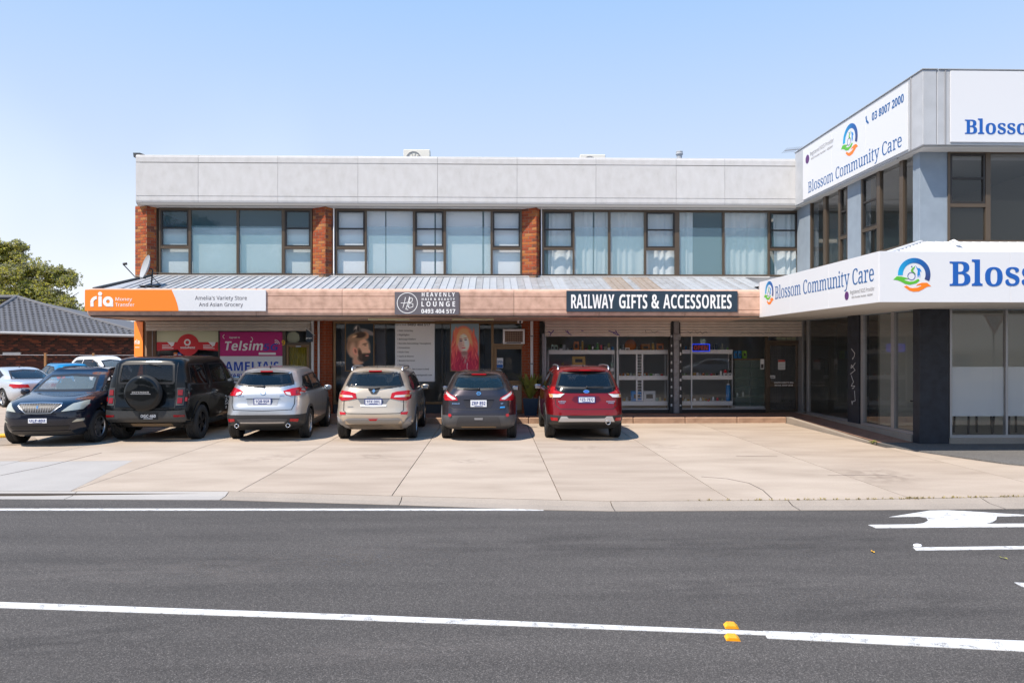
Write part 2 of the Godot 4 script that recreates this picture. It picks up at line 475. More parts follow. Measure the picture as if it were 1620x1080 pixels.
# ---------------------------------------------------------------- start
func _ready() -> void:
	rng.seed = 20240
	var cam := Camera3D.new()
	cam.name = "camera"
	cam.position = Vector3(0, EYE, 0)
	cam.rotation.y = -YAW
	cam.set_frustum(0.1 * 1080.0 / FOCAL, Vector2(0, 0.1 * 15.0 / FOCAL), 0.1, 900.0)
	add_child(cam)
	cam.current = true
	var env := Environment.new()
	var sky := Sky.new()
	var air := ProceduralSkyMaterial.new()
	air.sky_top_color = lin(0.02, 0.275, 0.715)
	air.sky_horizon_color = lin(0.70, 0.715, 0.725)
	air.sky_curve = 0.36
	air.ground_bottom_color = lin(0.20, 0.18, 0.16)
	air.ground_horizon_color = lin(0.55, 0.55, 0.55)
	air.sun_angle_max = 4.0
	air.sky_cover = faint_clouds()
	air.sky_cover_modulate = Color(1, 1, 1, 0.45)
	sky.sky_material = air
	env.background_mode = Environment.BG_SKY
	env.sky = sky
	env.tonemap_mode = Environment.TONE_MAPPER_LINEAR
	env.tonemap_exposure = 1.4
	env.sdfgi_enabled = true; env.ssao_enabled = true; env.ssil_enabled = true
	var we := WorldEnvironment.new()
	we.name = "environment"
	we.environment = env
	add_child(we)
	var sun := DirectionalLight3D.new()
	sun.name = "sun"
	sun.light_energy = 1.6
	sun.light_color = Color(1.0, 0.955, 0.895)
	sun.light_angular_distance = 0.5
	sun.shadow_enabled = true
	add_child(sun)
	sun.look_at_from_position(Vector3(-4.8, 10, 4.3), Vector3.ZERO)
	make_fonts()
	make_materials()
	build_ground()
	build_shops()
	build_corner()
	build_signs()
	build_shop_things()
	build_roof_things()
	build_cars()
	build_left()
	build_across()
	build_road_things()

func faint_clouds() -> ImageTexture:
	var n := FastNoiseLite.new()
	n.seed = 4; n.frequency = 0.012; n.fractal_octaves = 5
	var im := n.get_seamless_image(512, 256)
	im.convert(Image.FORMAT_L8)
	var d := im.get_data()
	var o := Image.create(512, 256, false, Image.FORMAT_RGBA8)
	for y in 256:
		var up := 90.0 - (y + 0.5) / 256.0 * 180.0
		var band := clampf((14.0 - absf(up - 7.0)) / 14.0, 0.0, 1.0)
		for x in 512:
			var t := clampf((d[y * 512 + x] / 255.0 - 0.5) * 3.0, 0.0, 1.0) * band
			o.set_pixel(x, y, Color(1, 1, 1, t * 0.35))
	return ImageTexture.create_from_image(o)

# ---------------------------------------------------------------- ground, road, kerbs
const FLAT := Transform3D(Vector3(1, 0, 0), Vector3(0, 0, -1), Vector3(0, 1, 0), Vector3.ZERO)     # outlines in (x, depth), heights in z
const FACE := Transform3D(Vector3(1, 0, 0), Vector3(0, 1, 0), Vector3(0, 0, 1), Vector3(0, 0, -SHOP))
const ROAD := -0.06
var edge_in := [Vector2(-40, 11.5), Vector2(-7.3, 11.4), Vector2(-3.9, 11.3), Vector2(-1.25, 10.86), Vector2(1.6, 10.42), Vector2(5.2, 10.46), Vector2(7.4, 10.6), Vector2(40, 11.2)]
var edge_out := [Vector2(-40, 11.2), Vector2(-7.3, 11.08), Vector2(-3.9, 10.93), Vector2(-1.25, 10.5), Vector2(0.8, 10.12), Vector2(1.6, 10.03), Vector2(5.2, 10.02), Vector2(7.4, 10.05), Vector2(40, 10.7)]

func along(line: Array, x: float) -> float:
	for i in line.size() - 1:
		if x <= line[i + 1].x:
			return lerpf(line[i].y, line[i + 1].y, (x - line[i].x) / (line[i + 1].x - line[i].x))
	return line[-1].y

func strip(line: Array, x0: float, x1: float) -> Array:
	var p := [Vector2(x0, along(line, x0))]
	for q: Vector2 in line:
		if q.x > x0 + 0.02 and q.x < x1 - 0.02: p.append(q)
	p.append(Vector2(x1, along(line, x1)))
	return p

func build_ground() -> void:
	ground("terrain", shape().box(Vector3(0, -0.6, -150), Vector3(900, 0.4, 900)), M.earth)
	ground("road", shape().box(Vector3(0, ROAD - 0.15, 4), Vector3(300, 0.3, 31)), M.asphalt)
	# the concrete apron, poured in bays with open joints between them
	var bed := shape(FLAT)
	bed.prism(PackedVector2Array([Vector2(-40, 11.3), Vector2(-7.3, 11.25), Vector2(-3.9, 11.25), Vector2(1.6, 10.5), Vector2(7.4, 10.65), Vector2(40, 11.3), Vector2(40, 22), Vector2(-11, 22), Vector2(-11, 60), Vector2(-40, 60)]), -0.2, -0.022)
	var apron := ground("parking_apron", bed, M.joint)
	var cuts := [-40.0, -11.4, -8.9, -6.25, -3.75, -1.45, 0.95, 3.3, 5.87, 8.4, 40.0]
	var g := 0.007
	for i in cuts.size() - 1:
		var a: float = cuts[i] + g
		var b: float = cuts[i + 1] - g
		var front := strip(edge_in, a, b)
		for k in front.size(): front[k] += Vector2(0, 0.008)
		var back := 21.6 if b > -11.0 else 60.0
		if b < -6.0 and a > -12.0:      # newer pale concrete by the gutter
			var near := front.duplicate()
			near.append(Vector2(b - (0.55 if i == 2 else 0.0), 14.5)); near.append(Vector2(a, 14.4))
			put("slab", shape(FLAT).prism(PackedVector2Array(near), -0.15, 0.0), M.concrete_new, apron)
			put("slab", shape(FLAT).prism(PackedVector2Array([Vector2(a, 14.412), Vector2(b - (0.55 if i == 2 else 0.0), 14.512), Vector2(b, along(edge_in, b) + 0.05) if i == 2 else Vector2(b, 14.52), Vector2(b, back), Vector2(a, back)]), -0.15, 0.0), M.concrete, apron)
			continue
		var pts := front.duplicate()
		if b > 8.5:
			pts.append(Vector2(b, 16.0)); pts.append(Vector2(a, 16.0))
		else:
			pts.append(Vector2(b, back)); pts.append(Vector2(a, back))
		put("slab", shape(FLAT).prism(PackedVector2Array(pts), -0.15, 0.0), M.concrete if i % 2 else M.concrete_b, apron)
	# a few hairline cracks, open in the surface
	for c: Array in [[[1110, 754], [1150, 757], [1185, 764], [1207, 775], [1222, 789]], [[1310, 752], [1390, 751], [1420, 753]], [[1165, 721], [1230, 722]], [[0, 752], [70, 738], [160, 716]]]:
		var s := shape(FLAT)
		for i in c.size() - 1:
			var a := gnd(c[i][0], c[i][1]); var b := gnd(c[i + 1][0], c[i + 1][1])
			var p := Vector2(a.x, -a.y); var q := Vector2(b.x, -b.y)
			var n := (q - p).orthogonal().normalized() * 0.006
			s.prism(PackedVector2Array([p - n, q - n, q + n, p + n]), 0.0, 0.003)
		put("crack", s, M.joint, apron)
	# stains that engines and shoes have left on the concrete
	var nth := 0
	for q: Array in [[745, 729, 0.6, 0.35], [1392, 752, 1.0, 0.45], [590, 722, 0.7, 0.3], [430, 724, 0.8, 0.3], [1050, 706, 0.8, 0.25], [930, 708, 0.6, 0.3]]:
		var c := gnd(q[0], q[1])
		var s := shape(Transform3D(Basis(Vector3.UP, nth * 1.3), Vector3(c.x, 0.0025 + nth * 0.0002, c.y)))
		var e: float = q[2]
		s.uvquad(Vector3(-e, 0, e * 0.7), Vector3(e, 0, e * 0.7), Vector3(e, 0, -e * 0.7), Vector3(-e, 0, -e * 0.7))
		put("stain", s, spill(Color(0.40, 0.34, 0.29), 100 + nth, q[3] * 0.42), apron)
		nth += 1
	# gutter strip between apron and asphalt, in lengths
	var lengths := [-40.0, -9.0, -6.15, -3.9, -1.3, 1.62, 4.1, 6.9, 9.4, 12.0, 40.0]
	var gutter := ground("gutter", shape(FLAT).prism(PackedVector2Array(strip(edge_out, -40, 40) + _back(strip(edge_in, -40, 40))), -0.2, -0.085), M.joint)
	for i in lengths.size() - 1:
		var a: float = lengths[i] + 0.006
		var b: float = lengths[i + 1] - 0.006
		var s := shape(FLAT)
		var o := strip(edge_out, a, b)
		var n := []
		for q: Vector2 in o: n.append(Vector2(q.x, along(edge_in, q.x)))
		for k in o.size() - 1:
			var o0: Vector2 = o[k]; var o1: Vector2 = o[k + 1]; var n0: Vector2 = n[k]; var n1: Vector2 = n[k + 1]
			var m0 := o0.lerp(n0, 0.6); var m1 := o1.lerp(n1, 0.6)
			s.quad(_h(o0, ROAD + 0.006), _h(o1, ROAD + 0.006), _h(m1, ROAD + 0.014), _h(m0, ROAD + 0.014))
			s.quad(_h(m0, ROAD + 0.014), _h(m1, ROAD + 0.014), _h(n1, -0.004), _h(n0, -0.004))
			s.quad(_h(o0, ROAD - 0.05), _h(o1, ROAD - 0.05), _h(o1, ROAD + 0.006), _h(o0, ROAD + 0.006))
		put("gutter_length", s, M.concrete_new if i == 2 or i == 1 else M.kerb, gutter)
	# footpath in front of the shops, its kerb in lengths
	var path := shape(FLAT).prism(PackedVector2Array([Vector2(-10.98, 21.75), Vector2(8.6, 21.75), Vector2(9.5, 21.75), Vector2(9.5, 23.4), Vector2(-10.98, 23.4)]), -0.1, 0.165)
	path.quad(_h(Vector2(8.6, 16.7), 0.03), _h(Vector2(9.5, 16.7), 0.035), _h(Vector2(9.5, 21.75), 0.165), _h(Vector2(8.6, 21.75), 0.165))
	var fp := ground("footpath", path, M.pave)
	var x := -10.98
	while x < 8.3:
		var e := minf(x + 1.5, 8.45)
		put("kerb_stone", shape().box(Vector3((x + e) / 2, 0.035, -21.675), Vector3(e - x - 0.008, 0.27, 0.15), 0.025), M.kerb_peach, fp)
		x = e
	for i in 4:      # the side kerb runs out towards the road
		var z0 := 21.75 - i * 1.24
		var z1 := z0 - 1.232
		var h0 := lerpf(0.17, 0.012, i / 4.0); var h1 := lerpf(0.17, 0.012, (i + 1) / 4.0)
		var k := shape(FLAT)
		var b0 := 8.45 + (0.12 if i == 3 else 0.0)
		k.quad(_h(Vector2(b0, z1), h1), _h(Vector2(8.6, z1), h1), _h(Vector2(8.6, z0), h0), _h(Vector2(8.45, z0), h0))
		k.quad(_h(Vector2(8.45, z0), -0.1), _h(Vector2(b0, z1), -0.1), _h(Vector2(b0, z1), h1), _h(Vector2(8.45, z0), h0))
		k.quad(_h(Vector2(b0, z1), -0.1), _h(Vector2(8.6, z1), -0.1), _h(Vector2(8.6, z1), h1), _h(Vector2(b0, z1), h1))
		put("kerb_stone", k, M.kerb, fp)
	var side := PackedVector2Array([Vector2(8.57, 16.75), Vector2(8.6, 15.8), Vector2(8.8, 15.1), Vector2(9.0, 14.5), Vector2(9.35, 13.6), Vector2(10.0, 12.9), Vector2(11.5, 12.4), Vector2(40, 12.2), Vector2(40, 16.9), Vector2(9.3, 16.9)])
	ground("side_footpath", shape(FLAT).prism(side, -0.1, 0.028), M.asphalt_old)
	ground("gravel_verge", shape(FLAT).prism(PackedVector2Array([Vector2(-10.35, 17.0), Vector2(-10.6, 17.9), Vector2(-11.3, 18.9), Vector2(-12.5, 19.4), Vector2(-15, 19.2), Vector2(-15, 17.2), Vector2(-12.4, 16.7), Vector2(-11.2, 16.6)]), -0.05, 0.012), M.gravel)
	nth = 0
	var tarmac := get_node("road")
	for q: Array in [[250, 905, 2.2, 0.5], [900, 860, 2.6, 0.45], [1150, 930, 1.5, 0.4], [620, 1030, 1.2, 0.45], [1430, 960, 1.8, 0.4], [80, 1010, 1.5, 0.5], [520, 880, 1.5, 0.35], [1300, 860, 2.0, 0.35]]:
		var c := gnd(q[0], q[1], ROAD)
		var s := shape(Transform3D(Basis(Vector3.UP, 0.04 * nth), Vector3(c.x, ROAD + 0.0015 + nth * 0.0001, c.y)))
		var e: float = q[2]
		s.uvquad(Vector3(-e, 0, e * 0.28), Vector3(e, 0, e * 0.28), Vector3(e, 0, -e * 0.28), Vector3(-e, 0, -e * 0.28))
		put("stain", s, spill(Color(0.20, 0.195, 0.19) if nth % 3 else Color(0.52, 0.49, 0.47), 140 + nth, q[3] * 0.3), tarmac)
		nth += 1
	# dry grass in the joint behind the gutter, a weed at the end of the kerb
	var tufts := MultiMesh.new()
	tufts.transform_format = MultiMesh.TRANSFORM_3D
	tufts.mesh = leaf_tuft(Vector3.ZERO, 0.03, 0.035, 9).done()
	tufts.instance_count = 260
	for i in 260:
		var gx := 2.6 + pow(rng.randf(), 0.6) * 6.4
		tufts.set_instance_transform(i, Transform3D(Basis(Vector3.UP, rng.randf() * TAU).scaled(Vector3.ONE * rng.randf_range(0.4, 1.2)), Vector3(gx, -0.006, -along(edge_in, gx) - 0.002 + rng.randf_range(-0.012, 0.012))))
	var dry := MultiMeshInstance3D.new()
	dry.name = "dry_grass"; dry.multimesh = tufts; dry.material_override = mat(lin(0.36, 0.29, 0.12), 0.9)
	dry.set_meta("label", "dry grass growing in the joint behind the gutter"); dry.set_meta("category", "grass"); dry.set_meta("kind", "stuff")
	add_child(dry)
	one("weed", leaf_tuft(Vector3(8.47, 0.0, -16.7), 0.13, 0.09, 40), M.leaf_b, "small green weed at the end of the side kerb", "weed")
	# painted markings
	var lines := ground("road_markings", shape(FLAT).prism(_px([[-900, 804.2], [860, 804.8], [860, 807.6], [-900, 807.4]]), ROAD, ROAD + 0.004), M.line)
	put("centre_line", shape(FLAT).prism(_px([[-820, 923.2], [-20, 951.8], [600, 974], [1212, 999.2], [1212, 1005], [600, 982.5], [-20, 961], [-820, 931.0]]), ROAD, ROAD + 0.004), M.line, lines)
	put("wide_line", shape(FLAT).prism(_px([[1208, 998.5], [2400, 1043.5], [2400, 1071], [1214, 1010]]), ROAD, ROAD + 0.005), M.line, lines)
	put("lane_line", shape(FLAT).prism(_px([[1445, 866], [2400, 854.5], [2400, 858.8], [1450, 870.8]]), ROAD, ROAD + 0.004), M.line, lines)
	put("edge_line", shape(FLAT).prism(_px([[1605, 921.5], [1700, 926], [1700, 934], [1618, 928.5]]), ROAD, ROAD + 0.004), M.line, lines)
	put("arrow", shape(FLAT).prism(_px([[1374, 830.3], [1448, 829.4], [1462, 827.6], [1469, 823.5], [1466, 819], [1455, 817.2], [1407, 818], [1437, 813.2], [1472, 807.6], [1500, 807.2], [1545, 809.5], [1590, 812.6], [1650, 815.8], [1578, 817], [1577, 822], [1571, 826], [1560, 828.6], [1700, 827.8], [1700, 833], [1386, 835.3]]), ROAD, ROAD + 0.004), M.line, lines)

func _back(a: Array) -> Array:
	var b := a.duplicate(); b.reverse()
	return b
func _h(p: Vector2, h: float) -> Vector3:
	return Vector3(p.x, p.y, h)
func _px(a: Array) -> PackedVector2Array:
	var o := PackedVector2Array()
	for p: Array in a:
		var q := gnd(p[0], p[1], ROAD)
		o.append(Vector2(q.x, -q.y))
	return o

func build_road_things() -> void:
	for i in 2:
		var c := gnd([1157, 1159][i], [991, 1010][i], ROAD)
		var s := shape(Transform3D(Basis(Vector3.UP, -0.12), Vector3(c.x, ROAD, c.y)))
		s.prism(PackedVector2Array([Vector2(-0.052, 0), Vector2(0.052, 0), Vector2(0.028, 0.022), Vector2(-0.028, 0.022)]), -0.05, 0.05)
		var o := thing("road_marker", ["yellow raised road marker just above the long white line", "yellow raised road marker just below the long white line"][i], "road marker", Vector3(c.x, ROAD, c.y), "raised markers beside the centre line")
		put("body", s, M.amber, o)
		var f := shape(Transform3D(Basis(Vector3.UP, -0.12), Vector3(c.x, ROAD, c.y)))
		for d: float in [-1.0, 1.0]:
			f.face(Vector3(d * 0.0515, 0.004, -0.04), Vector3(d * 0.0515, 0.004, 0.04), Vector3(d * 0.031, 0.0225, 0.04), Vector3(d * 0.031, 0.0225, -0.04), Vector3.ZERO)
		put("reflector", f, M.yellow, o)
	var w := gnd(1452, 863, ROAD)
	var p := shape(Transform3D(Basis(Vector3.UP, 0.3), Vector3(w.x, ROAD, w.y)))
	p.lathe([Vector2(0.042, 0), Vector2(0.038, 0.012), Vector2(0.022, 0.018), Vector2(0.0, 0.02)], Transform3D(Basis.from_scale(Vector3(1.2, 1, 0.9)), Vector3.ZERO), 14)
	one("road_stud", p, M.white, "white round road stud at the start of the lane line", "road stud")
	var leaves := [[1381, 874, 0.04, "yellow", "fallen yellow leaf lying on the asphalt left of the lane line"], [1588, 884, 0.05, "leaf_a", "green leaf lying on the asphalt near the right edge"], [938, 666, 0.07, "white", "crumpled pale scrap of litter on the peach kerb"]]
	for l: Array in leaves:
		var y := ROAD if l[1] > 700 else 0.165
		var c := gnd(l[0], l[1], y)
		if l[1] < 700: c = Vector2(wx(1100, 21.68), -21.68)
		var k: float = l[2]
		var s := shape(Transform3D(Basis(Vector3.UP, k * 40.0), Vector3(c.x, y + 0.006, c.y)))
		s.sheet([[Vector3(-k, 0.004, 0), Vector3(-k * 0.4, 0.012, k * 0.32), Vector3(k * 0.4, 0.004, k * 0.3), Vector3(k, 0.012, 0.01)], [Vector3(-k, 0.004, 0), Vector3(-k * 0.3, 0.002, -k * 0.02), Vector3(k * 0.4, 0.001, 0), Vector3(k, 0.012, 0.01)], [Vector3(-k, 0.004, 0), Vector3(-k * 0.4, 0.014, -k * 0.3), Vector3(k * 0.3, 0.01, -k * 0.33), Vector3(k, 0.012, 0.01)]], -1)
		one("litter" if l[3] == "white" else "fallen_leaf", s, M[l[3]], l[4], "litter" if l[3] == "white" else "leaf")

# ---------------------------------------------------------------- the row of shops
var shops: Node3D
const PAR := 22.85
const CAN := 20.43
const TOP := 6.40
const SILL := 4.37

func inst(called: String, mesh: Mesh, m: Material, parent: Node3D, X: Transform3D) -> MeshInstance3D:
	var o := MeshInstance3D.new()
	o.mesh = mesh; o.material_override = m; o.name = called
	parent.add_child(o, true)
	o.transform = X
	if bases.has(parent): o.position -= bases[parent]
	return o

func sweep(prof: Array, x0: float, x1: float, T := Transform3D.IDENTITY) -> Shape:      # profile of Vector2(outward, height) drawn along x, closed at the ends
	var s := shape(T)
	for i in prof.size() - 1:
		var p: Vector2 = prof[i]; var q: Vector2 = prof[i + 1]
		s.quad(Vector3(x0, q.y, q.x), Vector3(x1, q.y, q.x), Vector3(x1, p.y, p.x), Vector3(x0, p.y, p.x))
	var poly := PackedVector2Array()
	for p: Vector2 in prof: poly.append(p)
	var t := Geometry2D.triangulate_polygon(poly)
	for i in range(0, t.size(), 3):
		var a := poly[t[i]]; var b := poly[t[i + 1]]; var c := poly[t[i + 2]]
		for x: float in [x0, x1]:
			s.out_tri(Vector3(x, a.y, a.x), Vector3(x, b.y, b.x), Vector3(x, c.y, c.x), Vector3((x0 + x1) / 2, a.y, a.x))
	return s

func brick_pier(xl: float, xr: float, xb: float, upper_only: bool) -> void:
	# a wedge in plan: long face turned to the left, short return on the right
	var d := 0.23
	var core := shape(FLAT).prism(PackedVector2Array([Vector2(xl + 0.008, SHOP), Vector2(xr - 0.002, SHOP - d + 0.008), Vector2(xb - 0.008, SHOP), Vector2(xb - 0.008, SHOP + 0.2), Vector2(xl + 0.008, SHOP + 0.2)]), 0.15, TOP + 0.05)
	var pier := put("brick_pier", core, M.mortar, shops)
	var a := Vector3(xl, 0, -SHOP); var b := Vector3(xr, 0, -SHOP + d); var c := Vector3(xb, 0, -SHOP)
	var lower := shape()
	var lower_any := false
	for k in 73:
		var y := 0.17 + k * 0.0857
		if y > TOP + 0.03 or (y > 3.1 and y < 4.3): continue
		for f in 2:
			var p := a if f == 0 else b
			var q := b if f == 0 else c
			var dir := (q - p).normalized()
			var L := (q - p).length()
			var n := Vector3(-dir.z, 0, dir.x)
			if n.z < 0: n = -n
			var u := 0.0 if (k + f) % 2 == 0 else -0.12
			while u < L - 0.03:
				var s0 := maxf(u, 0.0) + 0.004
				var s1 := minf(u + 0.232, L) - 0.004
				u += 0.24
				if s1 - s0 < 0.03: continue
				var mid := p + dir * (s0 + s1) / 2 + Vector3(0, y + 0.038, 0) - n * (0.03 - rng.randf() * 0.003)
				var X := Transform3D(Basis(dir, Vector3.UP, n), mid)
				var r := rng.randf()
				var m: Material = M.bricks[0 if r < 0.36 else 1 if r < 0.64 else 2 if r < 0.82 else 3 if r < 0.94 else 4]
				if y > 4.0:
					inst("brick", brick_mesh(s1 - s0), m, pier, X)
				elif not upper_only:
					lower.T = X
					lower.box(Vector3.ZERO, Vector3(s1 - s0, 0.0757, 0.06), 0.004)
					lower_any = true
	if lower_any:
		lower.T = Transform3D.IDENTITY
		var o := put("brickwork", lower, M.bricks[0], pier)
		o.set_meta("kind", "stuff")

var brick_meshes := {}
func brick_mesh(w: float) -> Mesh:
	var k := int(round(w * 200.0))
	if not brick_meshes.has(k): brick_meshes[k] = shape().box(Vector3.ZERO, Vector3(k / 200.0, 0.0757, 0.06), 0.004).done()
	return brick_meshes[k]

func pane(s: Shape, x0: float, y0: float, x1: float, y1: float, z: float) -> Shape:
	s.quad(Vector3(x0, y0, z), Vector3(x1, y0, z), Vector3(x1, y1, z), Vector3(x0, y1, z))
	return s

func window_band(parent: Node3D, T: Transform3D, cols: Array, y0: float, y1: float, film: bool, gm: Material, ys: Array) -> Node3D:
	# cols: [x0, x1, sash?]; ys: transom and sash heights
	var f := shape(T)
	var x0: float = cols[0][0] - 0.05
	var x1: float = cols[-1][1] + 0.05
	f.bar(x0, y1 - 0.05, x1, y1, -0.07, 0.03, 0.004); f.bar(x0, y0, x1, y0 + 0.045, -0.07, 0.045, 0.004)
	var at := x0
	for i in cols.size() + 1:
		var e: float = cols[i][0] if i < cols.size() else x1
		f.bar(at, y0 + 0.045, e, y1 - 0.05, -0.07, 0.028, 0.004)
		if i < cols.size(): at = cols[i][1]
	for c: Array in cols:
		if c[2]: f.bar(c[0], ys[0] - 0.04, c[1], ys[0] + 0.035, -0.07, 0.026, 0.004)
	var w := put("window", f, M.bronze, parent)
	for c: Array in cols:
		if c[2]:
			put("pane", pane(shape(T), c[0], y0 + 0.045, c[1], ys[0] - 0.04, -0.02), gm, w)
			var s := shape(T)
			s.rim(c[0] + 0.004, ys[0] + 0.037, c[1] - 0.004, y1 - 0.052, 0.045, -0.05, 0.018, 0.003)
			s.bar(c[0] + 0.049, ys[1] - 0.022, c[1] - 0.049, ys[1] + 0.022, -0.05, 0.014, 0.003)
			put("sash", s, M.sash, w)
			put("pane", pane(shape(T), c[0] + 0.049, ys[0] + 0.082, c[1] - 0.049, ys[1] - 0.022, -0.02), gm, w)
			put("pane", pane(shape(T), c[0] + 0.049, ys[1] + 0.022, c[1] - 0.049, y1 - 0.097, -0.022), gm, w)
		else:
			put("pane", pane(shape(T), c[0], y0 + 0.045, c[1], y1 - 0.05, -0.02), gm, w)
			if film: put("film", pane(shape(T), c[0] + 0.005, y0 + 0.05, c[1] - 0.005, ys[1] + 0.07, -0.026), M.film, w)
	return w

func build_shops() -> void:
	shops = thing("shop_building", "two-storey row of shops with white rendered parapet and brick piers", "building", Vector3(0, 0, -28))
	var L := wx(213); var R := 9.44
	# shell: side and rear walls, floors, roof
	var sh := shape()
	sh.box(Vector3(L + 0.12, 3.6, -28.6), Vector3(0.24, 7.2, 10.4))
	put("side_wall", sh, M.bricks[2], shops)
	put("rear_wall", shape().box(Vector3(0, 3.6, -33.9), Vector3(22, 7.2, 0.2)), M.room, shops)
	put("roof", shape().box(Vector3((L + R) / 2, 6.96, -28.6), Vector3(R - L - 0.5, 0.2, 10.3)), M.zinc, shops)
	put("ceiling", shape().box(Vector3((L + R) / 2, 6.52, -28.5), Vector3(R - L - 0.5, 0.08, 10.2)), M.room, shops)
	put("upper_floor", shape().box(Vector3((L + R) / 2, 3.78, -28.6), Vector3(R - L - 0.5, 1.1, 10.2)), M.room, shops)
	put("ground_floor", shape().box(Vector3((L + R) / 2, 0.08, -28.62), Vector3(R - L - 0.5, 0.16, 10.2)), M.room, shops)
	for x: float in [wx(509), wx(838)]:
		put("partition", shape().box(Vector3(x, 1.65, -28.65), Vector3(0.15, 2.9, 10.1)), M.room_dark, shops)
		put("partition", shape().box(Vector3(x, 5.4, -28.65), Vector3(0.15, 2.1, 10.1)), M.room, shops)
	put("back_partition", shape().box(Vector3(0, 1.65, -27.4), Vector3(21, 2.9, 0.1)), M.room_dark, shops)
	put("back_partition", shape().box(Vector3(0, 5.4, -27.0), Vector3(21, 2.1, 0.1)), M.room, shops)
	put("spandrel", shape(FACE).bar(L, 3.0, R, SILL - 0.012, -0.2, -0.01), M.render_grey, shops)
	# parapet: rendered panels with recessed joints
	put("parapet_core", shape(FACE).bar(L + 0.3, TOP + 0.02, R + 0.2, 7.9, -0.2, 0.335), M.joint_pale, shops)
	put("parapet_coping", shape(FACE).bar(L + 0.3, 7.902, R + 0.2, 7.915, -0.21, 0.1), M.render_white, shops)
	var prof := [Vector2(-0.2, 7.93), Vector2(0.26, 7.93), Vector2(0.31, 7.915), Vector2(0.34, 7.885), Vector2(0.35, 7.85), Vector2(0.35, 7.70), Vector2(0.333, 7.694), Vector2(0.333, 7.678), Vector2(0.35, 7.672), Vector2(0.35, 6.70), Vector2(0.336, 6.694), Vector2(0.336, 6.68), Vector2(0.352, 6.674), Vector2(0.352, 6.56), Vector2(0.34, 6.51), Vector2(0.30, 6.455), Vector2(0.24, 6.425), Vector2(0.15, 6.41), Vector2(-0.05, 6.40)]
	var js := [214.0, 313.0, 439.0, 566.0, 692.0, 818.0, 943.0, 1070.0, 1147.0, 1262.0]
	for i in js.size() - 1:
		put("parapet_panel", sweep(prof, wx(js[i], PAR) + 0.004, wx(js[i + 1], PAR) - 0.004, FACE.translated(Vector3(0, 0, rng.randf() * 0.006))), M.render_white if i % 2 else M.render_white_b, shops)
	put("roof_flashing", shape().prism(PackedVector2Array([Vector2(wx(212, 23.25), 7.93), Vector2(wx(240, 23.25), 7.93), Vector2(wx(222, 23.25), 8.06), Vector2(wx(211, 23.25), 8.06)]), -26.5, -23.2), M.roof_dark, shops)
	# brick piers
	brick_pier(wx(213), wx(231.5, 22.97), wx(247), true)
	brick_pier(wx(494), wx(514.5, 22.97), wx(526), false)
	brick_pier(wx(825), wx(848.7, 22.97), wx(854), false)
	# upper windows
	var ys := [wy(393), wy(362.5)]
	var w0 := wy(435.8); var w1 := wy(331.8)
	for bay: Array in [[[254, 298, 1], [302, 374, 0], [378, 445.5, 0], [450.5, 491, 1]], [[533, 577, 1], [580, 653, 0], [657, 701.5, 1], [705.5, 776, 0], [779.5, 823, 1]], [[860.5, 906, 1], [909, 962, 0], [966, 1019, 0], [1022.5, 1067.5, 1], [1075, 1143, 0], [1146.5, 1215, 0], [1218, 1261, 1]]]:
		var cols := []
		for c: Array in bay: cols.append([wx(c[0]), wx(c[1]), c[2] == 1])
		window_band(shops, FACE, cols, w0, w1, true, M.window_glass, ys)
	put("downpipe", shape(FACE).tube([Vector3(wx(528.5), SILL, 0.06), Vector3(wx(528.5), TOP, 0.06)], 0.022, 8), M.white, shops)
	put("downpipe", shape(FACE).tube([Vector3(wx(856.5), SILL, 0.06), Vector3(wx(856.5), TOP, 0.06)], 0.018, 8), M.white, shops)
	# canopy over the footpath
	var T := Transform3D(Basis.IDENTITY, Vector3(0, 0, -CAN))
	var xl := wx(134.5, CAN); var xr := wx(1206, CAN)
	var canopy := put("canopy", shape().box(Vector3((xl + xr) / 2, 3.005, -21.85), Vector3(xr - xl - 0.2, 0.05, 2.5)), M.soffit_peach, shops)
	put("fascia_core", shape(T).bar(xl + 0.12, 2.98, xr, 3.7, -0.3, -0.03), M.joint, canopy)
	var fp := [Vector2(-0.3, 3.74), Vector2(-0.10, 3.74), Vector2(-0.045, 3.725), Vector2(-0.012, 3.69), Vector2(0, 3.64), Vector2(0, 3.545), Vector2(-0.014, 3.54), Vector2(-0.014, 3.525), Vector2(0, 3.52), Vector2(0, 3.195), Vector2(-0.014, 3.19), Vector2(-0.014, 3.175), Vector2(0, 3.17), Vector2(0, 3.09), Vector2(-0.02, 3.03), Vector2(-0.07, 2.985), Vector2(-0.15, 2.965), Vector2(-0.3, 2.965)]
	var cj := [134.5, 270.0, 405.0, 541.0, 677.0, 813.0, 948.0, 1084.0, 1206.0]
	for i in cj.size() - 1:
		var o := sweep(fp, wx(cj[i], CAN) + (0.0 if i else 0.12) + 0.005, wx(cj[i + 1], CAN) - 0.005, T.translated(Vector3(0, 0, rng.randf() * 0.006)))
		put("fascia_panel", o, M.peach if i % 2 else M.peach_b, canopy)
	# rounded left end and the side return
	var ret := shape()
	var rows := []
	for i in fp.size():
		var row := []
		for k in 7:
			var a := PI / 2 * k / 6.0
			var r: float = 0.12 + minf(0.0, fp[i].x)
			row.append(Vector3(xl + 0.125 - maxf(r, -0.1) * sin(a), fp[i].y, -CAN - 0.12 + maxf(r, -0.1) * cos(a)))
		row.append(Vector3(xl + 0.005 - minf(0.0, fp[i].x), fp[i].y, -23.2))
		row.reverse()
		rows.append(row)
	rows.reverse()
	ret.sheet(rows)
	put("fascia_return", ret, M.peach, canopy)
	# standing-seam roof sheets
	var z0 := -CAN - 0.22; var z1 := -23.17
	var y0 := 3.70; var y1 := 4.335
	var sh0 := shape()
	var wd := 0.198
